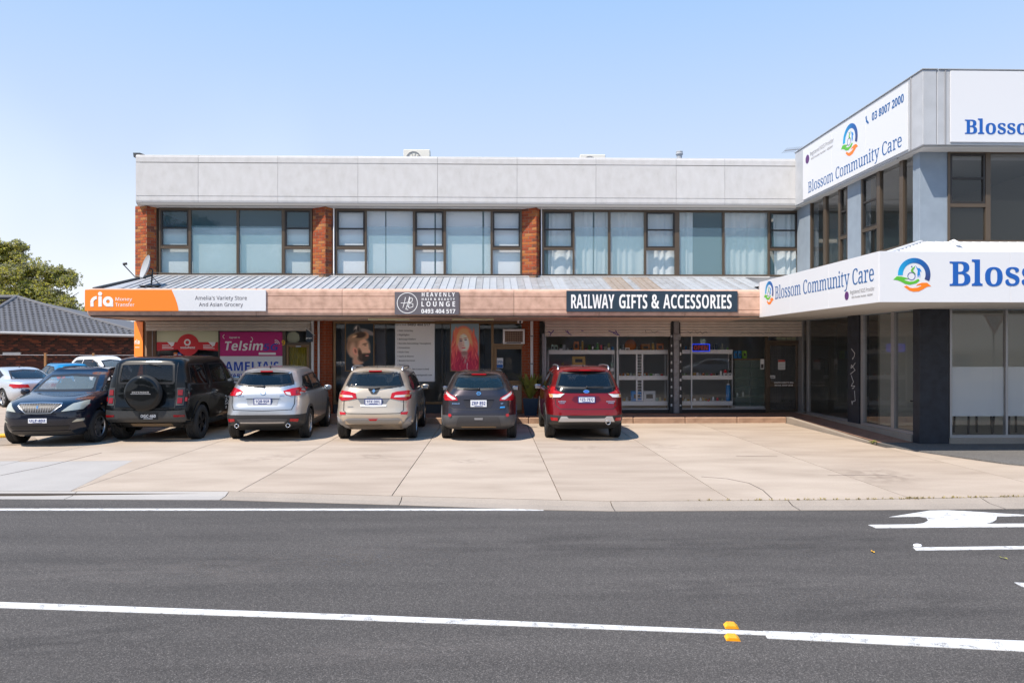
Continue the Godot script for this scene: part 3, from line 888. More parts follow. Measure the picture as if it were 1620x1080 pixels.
	sh0.quad(Vector3(0, y0, z0), Vector3(wd, y0, z0), Vector3(wd, y0 + 0.075, z0 - 0.30), Vector3(0, y0 + 0.075, z0 - 0.30))
	sh0.quad(Vector3(0, y0 + 0.075, z0 - 0.30), Vector3(wd, y0 + 0.075, z0 - 0.30), Vector3(wd, y1, z1), Vector3(0, y1, z1))
	for e: Array in [[y0, z0, y0 + 0.075, z0 - 0.3], [y0 + 0.075, z0 - 0.3, y1, z1]]:
		var h := 0.024
		sh0.quad(Vector3(wd - 0.03, e[0], e[1]), Vector3(wd - 0.024, e[0] + h, e[1]), Vector3(wd - 0.024, e[2] + h, e[3]), Vector3(wd - 0.03, e[2], e[3]))
		sh0.quad(Vector3(wd - 0.024, e[0] + h, e[1]), Vector3(wd - 0.010, e[0] + h, e[1]), Vector3(wd - 0.010, e[2] + h, e[3]), Vector3(wd - 0.024, e[2] + h, e[3]))
		sh0.quad(Vector3(wd - 0.010, e[0] + h, e[1]), Vector3(wd - 0.004, e[0], e[1]), Vector3(wd - 0.004, e[2], e[3]), Vector3(wd - 0.010, e[2] + h, e[3]))
	sh0.tri(Vector3(wd - 0.03, y0, z0), Vector3(wd - 0.004, y0, z0), Vector3(wd - 0.017, y0 + 0.024, z0))
	var sheet_mesh := sh0.done()
	var x := xl + 0.55
	var n := 0
	while x < xr + 0.2:
		var m: Material = M.zinc if rng.randf() < 0.7 else M.zinc_b
		if x > 2.4 and x < 5.4 and rng.randf() < 0.75: m = M.zinc_rust if x > 3.2 and x < 4.6 else M.zinc_b
		inst("roof_sheet", sheet_mesh, m, canopy, Transform3D(Basis.IDENTITY, Vector3(x, (rng.randf() - 0.5) * 0.008, 0)))
		x += 0.2; n += 1
	var hip := shape()
	hip.tri(Vector3(xl + 0.06, 3.70, z0), Vector3(xl + 0.56, y0, z0), Vector3(xl + 0.56, y1, z1))
	hip.tri(Vector3(xl + 0.06, 3.70, z0), Vector3(xl + 0.56, y1, z1), Vector3(xl + 0.06, 3.70, z1))
	put("hip_sheet", hip, M.zinc, canopy)
	put("hip_capping", shape().tube([Vector3(xl + 0.10, 3.74, z0), Vector3(xl + 0.55, y1 + 0.02, z1)], 0.045, 6), M.roof_dark, canopy)
	put("apron_flashing", shape().bar(xl + 0.6, 4.325, xr + 1.2, 4.358, -23.2, -23.09, 0.004), M.render_white, canopy)
	put("roof_cable", shape().tube(cable([Vector3(wx(235, 23), 4.42, -23.0), Vector3(wx(330, 23), 4.37, -22.9), Vector3(wx(420, 23), 4.41, -23.02), Vector3(wx(560, 23), 4.37, -22.96), Vector3(wx(690, 23), 4.39, -22.98), Vector3(wx(770, 23), 4.37, -22.94), Vector3(wx(960, 23), 4.40, -22.98)]), 0.012, 5), M.black, canopy)
	for p: Array in [[582, 648], [715, 781]]:     # batten lights under the canopy
		put("batten_light", shape().bar(wx(p[0], 21.2), 2.925, wx(p[1], 21.2), 2.978, -21.25, -21.15, 0.01), M.cream, canopy)
	build_front_one()
	build_front_two()
	build_front_three()

func cable(p: Array) -> Array:
	var c := Curve3D.new()
	for i in p.size():
		var t: Vector3 = (p[mini(i + 1, p.size() - 1)] - p[maxi(i - 1, 0)]) * 0.17
		c.add_point(p[i], -t, t)
	return Array(c.tessellate(3, 6))

func shutter(x0: float, x1: float, y0: float, y1: float, w: float, m: Material) -> Node3D:
	var n := int(round((y1 - y0) / 0.076))
	var h := (y1 - y0) / n
	var s := put("roller_shutter", shape(FACE).bar(x0 - 0.03, y1 - 0.02, x1 + 0.03, y1 + 0.01, w - 0.25, w - 0.02), m, shops)
	for i in n:
		var y := y0 + i * h
		var prof := []
		for k in 6:
			var t := k / 5.0
			prof.append(Vector2(w - 0.016 + 0.016 * sin(PI * t), y + h - 0.006 - (h - 0.008) * t))
		prof.append(Vector2(w - 0.03, y + 0.002)); prof.push_front(Vector2(w - 0.03, y + h - 0.006))
		put("slat", sweep(prof, x0, x1, FACE), m, s)
	put("bottom_rail", shape(FACE).bar(x0, y0 - 0.045, x1, y0, w - 0.035, w - 0.004, 0.006), m, s)
	return s

func build_front_one() -> void:
	var x := func(p: float) -> float: return wx(p)
	var y := func(p: float) -> float: return wy(p)
	# painted end pier
	var T := Transform3D.IDENTITY
	var a := Vector3(wx(213) - 0.004, 0, -SHOP + 0.012); var b := Vector3(wx(226.5, 23.0), 0, -23.0 + 0.012)
	var d := (b - a).normalized()
	T = Transform3D(Basis(d, Vector3.UP, d.cross(Vector3.UP)), a)
	var clad := thing("pillar_panel", "tall orange panel with small white lettering on the left end pier", "sign", a + Vector3(0, 0.17, 0))
	put("panel", shape(T).bar(0, 0.17, (b - a).length(), 2.95, 0, 0.02, 0.004), M.orange, clad)
	var t := shape(T)
	words(t, "ria", 0.15, 2.28, 0.021, 0.13, 0.22, FONT.bold)
	t.bar(0.05, 2.17, 0.25, 2.185, 0.02, 0.024)
	put("lettering", t, M.white, clad)
	shutter(wx(230, 22.95), wx(491, 22.95), wy(521, 22.95), 2.95, 0.25, M.shutter)
	put("shutter_guide", shape(FACE).bar(x.call(238), 0.17, x.call(243), 2.68, 0.02, 0.1, 0.005), M.alu, shops)
	var f := shape(FACE)
	f.bar(x.call(243.2), 0.17, x.call(247), 2.95, -0.06, 0.015); f.bar(x.call(345), 0.6, x.call(347), 2.93, -0.06, 0.01)
	f.bar(x.call(447), 0.17, x.call(452), 2.95, -0.06, 0.03); f.bar(x.call(489), 0.17, x.call(494), 2.95, -0.06, 0.03)
	f.bar(x.call(247), 2.93, x.call(489), 2.97, -0.06, 0.014); f.bar(x.call(452), y.call(545), x.call(489), y.call(542), -0.05, 0.02)
	f.bar(x.call(247), 0.56, x.call(447), 0.62, -0.06, 0.02)
	put("shopfront_frame", f, M.bronze, shops)
	put("stall_riser", shape(FACE).bar(x.call(247), 0.17, x.call(447), 0.56, -0.1, -0.01), M.charcoal, shops)
	put("pane", pane(shape(FACE), x.call(247), 0.62, x.call(345), 2.93, -0.02), M.shop_glass, shops)
	put("pane", pane(shape(FACE), x.call(347), 0.62, x.call(447), 2.93, -0.02), M.shop_glass, shops)
	put("pane", pane(shape(FACE), x.call(452), y.call(542), x.call(489), 2.93, -0.02), M.shop_glass, shops)
	var dr := shape(FACE)
	dr.rim(x.call(452) + 0.01, 0.18, x.call(489) - 0.01, y.call(545) - 0.006, 0.07, -0.045, 0.0, 0.004)
	var door := put("door", dr, M.gold, shops)
	put("pane", pane(shape(FACE), x.call(452) + 0.08, 0.25, x.call(489) - 0.08, y.call(545) - 0.07, -0.02), M.shop_glass, door)
	put("closer", shape(FACE).bar(x.call(468), y.call(549), x.call(476), y.call(546.5), 0.001, 0.03, 0.004), M.alu, door)
	# pleated yellow-green strip curtain behind the door glass
	var rows := [[], []]
	for k in 41:
		var u := lerpf(x.call(453), x.call(488), k / 40.0)
		for r in 2: rows[r].append(Vector3(u, 0.3 if r == 0 else y.call(547), -0.12 + 0.03 * sin(k * 1.9)))
	put_curtain(shape(FACE).sheet(rows), cloth(lin(0.34, 0.27, 0.015), 0.3), "yellow-green strip curtain behind the glass of the left shop door")
	one("wall_clock", shape(FACE).lathe([Vector2(0.0, 0.02), Vector2(0.19, 0.02), Vector2(0.2, 0.0)], Transform3D(Basis(Vector3.RIGHT, PI / 2), Vector3(x.call(461), y.call(534), -0.2)), 20, -1), M.cream, "pale round disc behind the glass above the left shop door", "disc")
	var num := shape(FACE)
	words(num, "9", x.call(448.5), y.call(546), 0.031, 0.15, 0.0, FONT.bold, 0.008)
	one("house_number", num, M.yellow, "yellow figure nine beside the left shop door", "number")
	# posters in the left window
	var v := thing("window_sign", "red sign with a round top in the left shop window", "sign", Vector3(x.call(296), y.call(556), -SHOP))
	put("backing", shape(FACE).bar(x.call(247) + 0.01, y.call(541), x.call(345) - 0.01, y.call(523.5), -0.015, -0.004), M.cream, v)
	var c := PackedVector2Array()
	for p: Array in [[345, 541], [345, 555]]: c.append(Vector2(x.call(p[0]) - 0.01, y.call(p[1])))
	for k in 13:
		var an := -0.45 - (PI - 0.9) * k / 12.0
		c.append(Vector2(x.call(297) + 0.33 * cos(an), y.call(545.5) + 0.33 * sin(an)))
	for p: Array in [[247, 555], [247, 541]]: c.append(Vector2(x.call(p[0]) + 0.01, y.call(p[1])))
	for k in 13:
		var an := PI - 0.25 - (PI - 0.5) * k / 12.0
		c.append(Vector2(x.call(297) + 0.33 * cos(an), y.call(545.5) + 0.33 * sin(an)))
	put("panel", shape(FACE).prism(c, -0.003, 0.005), M.red, v)
	var vt := shape(FACE)
	words(vt, "vodafone", x.call(296.5), y.call(551.5), 0.005, 0.075, 0.44, FONT.bold)
	for k in 24:     # ring with a tail
		var a0 := TAU * k / 24.0; var a1 := TAU * (k + 1) / 24.0
		var cc := Vector2(x.call(296), y.call(541.5))
		vt.prism(PackedVector2Array([cc + Vector2(cos(a0), sin(a0)) * 0.055, cc + Vector2(cos(a0), sin(a0)) * 0.10, cc + Vector2(cos(a1), sin(a1)) * 0.10, cc + Vector2(cos(a1), sin(a1)) * 0.055]), 0.005, 0.009)
	for sx: float in [256, 321]:
		for k in 3: vt.bar(x.call(sx), y.call(546.6 + k * 2.4), x.call(sx + [11, 15, 18][k]), y.call(545.6 + k * 2.4), 0.005, 0.009)
		vt.prism(PackedVector2Array([Vector2(x.call(sx + 8), y.call(541)), Vector2(x.call(sx + 20), y.call(541)), Vector2(x.call(sx + 18), y.call(547)), Vector2(x.call(sx + 15), y.call(548))]), 0.005, 0.009)
	put("lettering", vt, M.white, v)
	var w := thing("window_poster", "magenta and white poster filling the window beside the yellow-green door", "poster", Vector3(x.call(397), 0.7, -SHOP))
	put("upper_sheet", shape(FACE).bar(x.call(347) + 0.01, y.call(563), x.call(447) - 0.01, y.call(525), -0.012, 0.002), M.magenta, w)
	put("lower_sheet", shape(FACE).bar(x.call(347) + 0.01, 0.64, x.call(447) - 0.01, y.call(563) - 0.004, -0.012, 0.002), M.sign_white, w)
	var wt := shape(FACE)
	var lean := Transform3D(Vector3(1, 0, 0), Vector3(0.18, 1, 0), Vector3(0, 0, 1), Vector3(-0.18 * y.call(554), 0, 0))
	words(wt, "Telsim", x.call(384), y.call(554), 0.002, 0.27, 1.16, FONT.bold, 0.004, true, lean)
	words(wt, "Upgrade to", x.call(367), y.call(535), 0.002, 0.05, 0.32, FONT.bold, 0.004, true, lean)
	wt.bar(x.call(409), y.call(561), x.call(436), y.call(557.5), 0.002, 0.006)
	for k in 3:
		for j in 6:
			var r := 0.05 + k * 0.045
			var a0 := 0.1 + j * 0.24; var a1 := 0.1 + (j + 1) * 0.24
			var cc := Vector2(x.call(434), y.call(545))
			wt.prism(PackedVector2Array([cc + Vector2(cos(a0), sin(a0)) * r, cc + Vector2(cos(a0), sin(a0)) * (r + 0.018), cc + Vector2(cos(a1), sin(a1)) * (r + 0.018), cc + Vector2(cos(a1), sin(a1)) * r]), 0.002, 0.006)
	for j in 10:
		var a0 := -1.3 + j * 0.27; var a1 := -1.3 + (j + 1) * 0.27
		for cc: Array in [[Vector2(x.call(396), y.call(536.5)), 0.055], [Vector2(x.call(355.5), y.call(532.5)), 0.05]]:
			var sg := 1.0 if cc[0].x > x.call(380) else -1.0
			wt.prism(PackedVector2Array([cc[0] + Vector2(sg * cos(a0), sin(a0)) * cc[1], cc[0] + Vector2(sg * cos(a0), sin(a0)) * (cc[1] + 0.018), cc[0] + Vector2(sg * cos(a1), sin(a1)) * (cc[1] + 0.018), cc[0] + Vector2(sg * cos(a1), sin(a1)) * cc[1]]), 0.002, 0.006)
	put("lettering", wt, M.white, w)
	var bt := shape(FACE)
	words(bt, "5G", x.call(427), y.call(554), 0.002, 0.2, 0.42, FONT.bold, 0.004, true, lean)
	words(bt, "AMELIA'S", x.call(398), y.call(586), 0.002, 0.27, 1.62, FONT.bold)
	words(bt, "VARIETY STORE", x.call(396), y.call(596), 0.002, 0.1, 1.3, FONT.bold)
	put("blue_lettering", bt, M.blue, w)
	# goods just inside the left window
	for g: Array in [[270, 276, 557, 565, "orange", "small orange box behind the glass below the red window sign"], [276.5, 283, 557, 565, "blue", "small blue box beside the orange one in the left window"], [288, 308, 562, 566, "green_box", "long green carton behind the glass of the left shop"], [314, 322, 562, 567, "blue", "small blue package at the right in the left window"]]:
		if not M.has("green_box"): M.green_box = mat(lin(0.05, 0.30, 0.15), 0.6)
		var o := thing("carton", g[5], "box", Vector3(x.call(g[0]), y.call(g[3]), -SHOP - 0.3), "goods in the left shop window")
		put("body", shape(FACE).bar(x.call(g[0]), y.call(g[3]), x.call(g[1]), y.call(g[2]), -0.36, -0.18, 0.008), M[g[4]], o)
		put("label_band", shape(FACE).bar(x.call(g[0]) + 0.015, y.call((g[2] + g[3]) / 2.0) - 0.015, x.call(g[1]) - 0.015, y.call((g[2] + g[3]) / 2.0) + 0.015, -0.18, -0.177), M.white, o)
	one("display_shelf", shape(FACE).bar(x.call(248), y.call(568.5), x.call(344), y.call(566.8), -0.5, -0.1, 0.005), M.white, "white shelf inside the left shop window", "shelf")
	# pipes and a small flag between the shops
	put("downpipe", shape(FACE).tube([Vector3(x.call(498), 0.17, 0.30), Vector3(x.call(498), 2.97, 0.30)], 0.042, 10), M.pale, shops)
	put("downpipe", shape(FACE).tube([Vector3(x.call(507), 0.17, 0.26), Vector3(x.call(507), 2.97, 0.26)], 0.034, 10), M.pale, shops)
	var fl := thing("shop_flag", "small navy flag on a slanting pole by the left shop's door", "flag", Vector3(x.call(491), y.call(542), -22.7))
	put("pole", shape(FACE).tube([Vector3(x.call(489), y.call(519), 0.45), Vector3(x.call(505), y.call(531), 0.62)], 0.012, 6), M.pale, fl)
	put("cloth", shape(FACE).sheet([[Vector3(x.call(490), y.call(541), 0.48), Vector3(x.call(496), y.call(541.5), 0.53), Vector3(x.call(502), y.call(541), 0.58)], [Vector3(x.call(490), y.call(521), 0.47), Vector3(x.call(496), y.call(525), 0.55), Vector3(x.call(502), y.call(530), 0.59)]]), M.navy, fl)
	var ft := shape(FACE)
	words(ft, "pca+", x.call(496), y.call(536.5), 0.57, 0.05, 0.18, FONT.bold)
	put("lettering", ft, M.white, fl)

func put_curtain(s: Shape, m: Material, label: String, called := "curtain", group := "") -> void:
	one(called, s, m, label, called, group)

func build_front_two() -> void:
	var x := func(p: float) -> float: return wx(p)
	var y := func(p: float) -> float: return wy(p)
	var f := shape(FACE)
	f.bar(x.call(527.5), 0.45, x.call(531), 2.97, -0.06, 0.03); f.bar(x.call(777), 0.17, x.call(781), 2.97, -0.06, 0.03); f.bar(x.call(830), 0.17, x.call(834), 2.97, -0.06, 0.03)
	f.bar(x.call(781), y.call(547.5), x.call(830), y.call(543.5), -0.05, 0.028)
	f.bar(x.call(531), 0.45, x.call(777), 0.52, -0.06, 0.028); f.bar(x.call(531), 2.9, x.call(830), 2.97, -0.06, 0.02)
	put("shopfront_frame", f, M.gold, shops)
	put("stall_riser", shape(FACE).bar(x.call(527.5), 0.17, x.call(777), 0.45, -0.1, 0.0), M.charcoal, shops)
	var thin := shape(FACE)
	for p: float in [609.5, 698.5]: thin.bar(x.call(p), 0.52, x.call(p + 1.4), 2.9, -0.03, 0.0)
	put("glazing_bar", thin, M.sash, shops)
	for p: Array in [[531, 609.5], [610.9, 698.5], [699.9, 777]]:
		put("pane", pane(shape(FACE), x.call(p[0]), 0.52, x.call(p[1]), 2.9, -0.02), M.shop_glass, shops)
	put("pane", pane(shape(FACE), x.call(781), y.call(543.5), x.call(795), 2.9, -0.02), M.shop_glass, shops)
	put("pane", pane(shape(FACE), x.call(795), y.call(519.5), x.call(830), 2.9, -0.02), M.shop_glass, shops)
	var d := shape(FACE)
	d.rim(x.call(781) + 0.01, 0.18, x.call(830) - 0.01, y.call(547.5) - 0.006, 0.085, -0.045, 0.01, 0.004)
	d.bar(x.call(781) + 0.095, y.call(608), x.call(830) - 0.095, y.call(602), -0.045, 0.006)
	var door := put("door", d, M.gold, shops)
	put("kick_panel", shape(FACE).bar(x.call(781) + 0.095, 0.265, x.call(830) - 0.095, y.call(608), -0.03, -0.005), mat(lin(0.36, 0.27, 0.18), 0.6), door)
	put("pane", pane(shape(FACE), x.call(781) + 0.095, y.call(602), x.call(830) - 0.095, y.call(547.5) - 0.09, -0.02), M.shop_glass, door)
	# inside: a grey panel behind the posters
	put("display_wall", shape(FACE).bar(x.call(535), 0.4, x.call(608), 2.85, -0.5, -0.45), M.slate, shops)
	put("display_wall", shape(FACE).bar(x.call(703), 0.4, x.call(766), 2.85, -0.5, -0.45), M.charcoal, shops)
	poster("window_poster", man_print(), 547, 590.5, 511.5, 585.5, "tall framed poster of a bearded man in profile having his hair cut", M.gold)
	poster("window_poster", woman_print(), 713.5, 757.5, 512, 586, "tall framed poster of a woman with long coral-pink hair", M.gold)
	var p := thing("price_list", "large white list of salon services hung in the middle window", "poster", Vector3(x.call(656), y.call(603), -SHOP))
	put("sheet", shape(FACE).bar(x.call(625), y.call(603), x.call(687.5), y.call(503), -0.012, 0.003), surf(lin(0.90, 0.90, 0.91), 0.7, M.tex_fine, 0.6), p)
	var t := shape(FACE)
	words(t, "Call to Book", x.call(634), y.call(515), 0.003, 0.045, 0.34, FONT.serif, 0.003)
	words(t, "0493 404 517", x.call(662.5), y.call(515.4), 0.003, 0.07, 0.68, FONT.bold, 0.003)
	var i := 0
	for w: String in ["• Hair Coloring", "• Highlights", "• Balayage/Ombre", "• Keratin Smoothing/ Nanoplasty", "• Extensions", "• Style Cuts", "• Curls & Waves", "• Beauty Services", "• Tanning", "We Come to Bed", "beauty@gmail.com"]:
		words(t, w, x.call(628.5 if i < 9 else 652.0), y.call(524 + i * 6.75 + (2.5 if i > 9 else 0.0)), 0.003, 0.045, 0.0, FONT.serifb, 0.003, false)
		i += 1
	put("lettering", t, M.charcoal, p)
	# air conditioner set in the fanlight over the door
	var ac := thing("air_conditioner", "white window air conditioner set above the salon door", "air conditioner", Vector3(x.call(813), y.call(544), -SHOP))
	put("casing", shape(FACE).rim(x.call(795.5), y.call(544), x.call(830), y.call(520.5), 0.06, -0.3, 0.14, 0.01), M.white, ac)
	put("rear_box", shape(FACE).bar(x.call(797.5), y.call(542), x.call(828), y.call(522.5), -0.3, 0.09), mat(lin(0.16, 0.09, 0.06), 0.7), ac)
	var gr := shape(FACE)
	for k in 11: gr.bar(lerpf(x.call(799), x.call(827), k / 10.0) - 0.004, y.call(541), lerpf(x.call(799), x.call(827), k / 10.0) + 0.004, y.call(523.5), 0.1, 0.112)
	for k in 7: gr.bar(x.call(798), lerpf(y.call(540), y.call(524), k / 6.0) - 0.004, x.call(828), lerpf(y.call(540), y.call(524), k / 6.0) + 0.004, 0.112, 0.124)
	put("grille", gr, mat(lin(0.45, 0.33, 0.24), 0.6), ac)
	put("slot", shape(FACE).bar(x.call(801), y.call(543), x.call(824), y.call(541.6), 0.141, 0.146), M.charcoal, ac)
	var op := thing("open_sign", "small blue and white open sign on the salon door", "sign", Vector3(x.call(790), y.call(582), -SHOP))
	put("board", shape(FACE).bar(x.call(785.5), y.call(582), x.call(796), y.call(566), -0.012, -0.005, 0.003), M.sign_white, op)
	put("blue_band", shape(FACE).bar(x.call(786), y.call(581.5), x.call(795.5), y.call(576.5), -0.005, -0.003), mat(lin(0.01, 0.12, 0.42), 0.5), op)
	var ot := shape(FACE)
	words(ot, "OPEN", x.call(790.7), y.call(574.8), -0.005, 0.09, 0.17, FONT.bold, 0.003)
	put("lettering", ot, M.teal_text, op)
	var em := shape(FACE)
	var cc := Vector2(x.call(805), y.call(571))
	for k in 20:
		var a0 := TAU * k / 20.0; var a1 := TAU * (k + 1) / 20.0
		em.prism(PackedVector2Array([cc + Vector2(cos(a0), sin(a0)) * 0.085, cc + Vector2(cos(a0), sin(a0)) * 0.095, cc + Vector2(cos(a1), sin(a1)) * 0.095, cc + Vector2(cos(a1), sin(a1)) * 0.085]), -0.014, -0.01)
	words(em, "HB", cc.x, cc.y - 0.03, -0.014, 0.07, 0.11, FONT.serif, 0.003)
	words(em, "HEAVENLY", cc.x, cc.y - 0.17, -0.014, 0.04, 0.22, FONT.sans, 0.003)
	words(em, "LOUNGE", cc.x, cc.y - 0.25, -0.014, 0.04, 0.2, FONT.sans, 0.003)
	one("door_lettering", em, mat(lin(0.32, 0.27, 0.20), 0.6), "round monogram and pale lettering on the glass of the salon door", "lettering")
	var cam := thing("security_camera", "small white camera under the canopy above the air conditioner", "camera", Vector3(x.call(823), 2.97, -22.4))
	put("housing", shape().bar(wx(819, 22), 2.88, wx(827, 22), 2.965, -22.2, -22.05, 0.015), M.white, cam)
	put("lens", shape().lathe([Vector2(0.035, 0), Vector2(0.035, 0.01), Vector2(0.0, 0.014)], Transform3D(Basis(Vector3.RIGHT, PI / 2), Vector3(wx(823, 22), 2.915, -22.05)), 12), M.black, cam)
	put("downpipe", shape(FACE).tube([Vector3(x.call(840.5), 0.17, 0.30), Vector3(x.call(840.5), 2.97, 0.30)], 0.045, 10), M.pale, shops)
	var br := shape(FACE)
	for h: float in [0.5, 1.66, 2.5]: br.bar(x.call(837.6), h, x.call(843.4), h + 0.04, 0.2, 0.35, 0.005)
	put("pipe_bracket", br, M.steel, shops)

func poster(called: String, im: Image, p0: float, p1: float, q0: float, q1: float, label: String, fm: Material) -> void:
	var o := thing(called, label, "poster", Vector3(wx((p0 + p1) / 2), wy(q1), -SHOP))
	put("poster_frame", shape(FACE).rim(wx(p0) - 0.03, wy(q1) - 0.03, wx(p1) + 0.03, wy(q0) + 0.03, 0.03, -0.015, 0.012, 0.004), fm, o)
	var s := shape(FACE)
	s.uvquad(Vector3(wx(p0), wy(q1), 0.0), Vector3(wx(p1), wy(q1), 0.0), Vector3(wx(p1), wy(q0), 0.0), Vector3(wx(p0), wy(q0), 0.0))
	im.adjust_bcs(1.4, 0.95, 1.05)
	var m := mat(Color.WHITE, 0.6)
	m.albedo_texture = ImageTexture.create_from_image(im)
	put("print", s, m, o)

func blobs(im: Image, list: Array) -> void:      # soft ellipses: centre, radii, turn, colour, softness
	var W := im.get_width(); var H := im.get_height()
	for b: Array in list:
		var r := maxf(b[2], b[3]) * 1.15
		var ca := cos(b[4]); var sa := sin(b[4])
		for yy in range(maxi(0, int(b[1] - r)), mini(H, int(b[1] + r) + 1)):
			for xx in range(maxi(0, int(b[0] - r)), mini(W, int(b[0] + r) + 1)):
				var dx: float = xx - b[0]; var dy: float = yy - b[1]
				var u: float = (dx * ca + dy * sa) / b[2]; var v: float = (-dx * sa + dy * ca) / b[3]
				var e := sqrt(u * u + v * v)
				var t := clampf((1.0 - e) / b[6] + 0.5, 0.0, 1.0)
				if t > 0.0: im.set_pixel(xx, yy, im.get_pixel(xx, yy).lerp(b[5], t))

func man_print() -> Image:
	var im := Image.create(128, 218, false, Image.FORMAT_RGB8)
	im.fill(Color(0.07, 0.12, 0.15))
	var skin := Color(0.66, 0.50, 0.41); var lit := Color(0.74, 0.58, 0.48); var hair := Color(0.22, 0.16, 0.12); var glove := Color(0.30, 0.29, 0.29); var dark := Color(0.10, 0.14, 0.17)
	var l := []
	l.append([100, 40, 40, 11, 0.35, Color(0.42, 0.40, 0.40), 0.5])
	l.append([92, 55, 14, 18, -0.5, Color(0.62, 0.45, 0.36), 0.5])
	l.append([50, 26, 17, 20, 0.2, glove, 0.4]); l.append([46, 22, 5, 12, 0.5, Color(0.6, 0.57, 0.55), 0.6]); l.append([56, 24, 4, 13, -0.1, Color(0.15, 0.15, 0.16), 0.6]); l.append([40, 34, 3, 9, 0.6, Color(0.12, 0.12, 0.13), 0.7])
	l.append([56, 178, 26, 40, -0.1, skin, 0.4])
	l.append([22, 208, 44, 22, 0.4, Color(0.12, 0.13, 0.15), 0.4]); l.append([84, 208, 40, 22, -0.3, Color(0.09, 0.11, 0.14), 0.4])
	l.append([52, 108, 48, 56, 0.15, skin, 0.18])
	l.append([80, 118, 30, 46, 0.12, lit, 0.5])
	l.append([30, 92, 26, 44, 0.25, Color(0.45, 0.34, 0.27), 0.7])
	l.append([30, 120, 14, 34, 0.1, Color(0.66, 0.52, 0.43), 0.9])
	l.append([52, 62, 46, 19, -0.25, Color(0.52, 0.41, 0.32), 0.4]); l.append([66, 54, 26, 13, -0.15, hair, 0.5]); l.append([40, 60, 12, 5, -0.4, Color(0.70, 0.58, 0.45), 0.8])
	l.append([104, 128, 8, 9, 0.3, lit, 0.5]); l.append([108, 132, 6, 5, 0, Color(0.75, 0.55, 0.46), 0.7])
	l.append([88, 95, 12, 3.5, -0.25, Color(0.42, 0.31, 0.25), 0.9]); l.append([90, 102, 6, 2.5, 0, Color(0.42, 0.32, 0.27), 0.9])
	l.append([42, 128, 11, 17, -0.3, Color(0.76, 0.52, 0.44), 0.5]); l.append([44, 128, 5, 10, -0.3, Color(0.52, 0.32, 0.26), 0.8])
	l.append([84, 158, 27, 19, -0.15, Color(0.17, 0.13, 0.11), 0.5]); l.append([66, 142, 9, 26, -0.25, Color(0.26, 0.19, 0.15), 0.7]); l.append([101, 143, 9, 4, -0.1, Color(0.22, 0.15, 0.12), 0.7])
	l.append([98, 150, 9, 3, 0.0, Color(0.62, 0.38, 0.34), 0.6])
	l.append([38, 205, 8, 14, 0.5, Color(0.75, 0.73, 0.72), 0.5])
	blobs(im, l)
	return im

func woman_print() -> Image:
	var im := Image.create(128, 218, false, Image.FORMAT_RGB8)
	im.fill(Color(0.42, 0.50, 0.54))
	var r := RandomNumberGenerator.new(); r.seed = 5
	var l := []
	var tint := func(y: float, k: float) -> Color: return Color(0.86, 0.47, 0.34).lerp(Color(0.60, 0.13, 0.24), clampf((y - 40.0) / 150.0, 0, 1)).lerp(Color(0.95, 0.70, 0.55) if k > 0.5 else Color(0.36, 0.08, 0.12), absf(k - 0.5) * 0.7)
	for b: Array in [[56, 60, 44, 50], [30, 110, 30, 62], [96, 112, 28, 66], [26, 176, 34, 54], [98, 180, 34, 54], [62, 192, 50, 40]]: l.append([b[0], b[1], b[2], b[3], 0.0, tint.call(b[1], 0.45), 0.25])
	for i in 130:
		var side := -1.0 if r.randf() < 0.5 else 1.0
		var y := r.randf_range(30, 214)
		var x := 60.0 + side * (r.randf_range(26, 46) + y * 0.07)
		l.append([x, y, r.randf_range(1.5, 3.5), r.randf_range(10, 24), -side * 0.2 + 0.35 * sin(y * 0.07 + x * 0.05), tint.call(y, r.randf()), 0.9])
	l.append([62, 150, 15, 34, 0, Color(0.60, 0.46, 0.44), 0.5])
	l.append([57, 88, 27, 44, -0.1, Color(0.84, 0.72, 0.67), 0.22]); l.append([42, 94, 11, 34, -0.1, Color(0.68, 0.55, 0.52), 0.9]); l.append([70, 84, 10, 20, -0.2, Color(0.90, 0.79, 0.74), 0.9]); l.append([60, 136, 14, 9, 0, Color(0.50, 0.37, 0.36), 0.7])
	for b: Array in [[48, 40, 8, 26, 0.9], [70, 40, 8, 26, -0.8], [32, 66, 6, 34, 0.2], [86, 68, 7, 36, -0.3], [60, 30, 22, 9, 0.0]]: l.append([b[0], b[1], b[2], b[3], b[4], Color(0.90, 0.56, 0.40), 0.7])
	l.append([66, 66, 9, 2.0, -0.2, Color(0.52, 0.38, 0.34), 0.9]); l.append([44, 71, 8, 2.0, 0.05, Color(0.50, 0.37, 0.33), 0.9]); l.append([67, 74, 6.5, 2.8, -0.1, Color(0.25, 0.24, 0.28), 0.9]); l.append([45, 79, 6, 2.8, 0, Color(0.25, 0.24, 0.28), 0.9])
	l.append([57, 92, 3, 10, 0.1, Color(0.76, 0.61, 0.57), 0.9]); l.append([56, 101, 5, 2, 0, Color(0.64, 0.46, 0.44), 0.9]); l.append([57, 112, 9, 3.5, -0.05, Color(0.72, 0.38, 0.40), 0.7]); l.append([57, 111.5, 8, 1.0, -0.05, Color(0.52, 0.24, 0.27), 0.9])
	l.append([74, 196, 2.5, 20, 0, Color(0.70, 0.70, 0.72), 0.8])
	for i in 40: l.append([r.randf_range(14, 118), r.randf_range(160, 216), 2.0, r.randf_range(10, 22), r.randf_range(-0.5, 0.5), tint.call(200.0, r.randf()), 0.9])
	blobs(im, l)
	return im

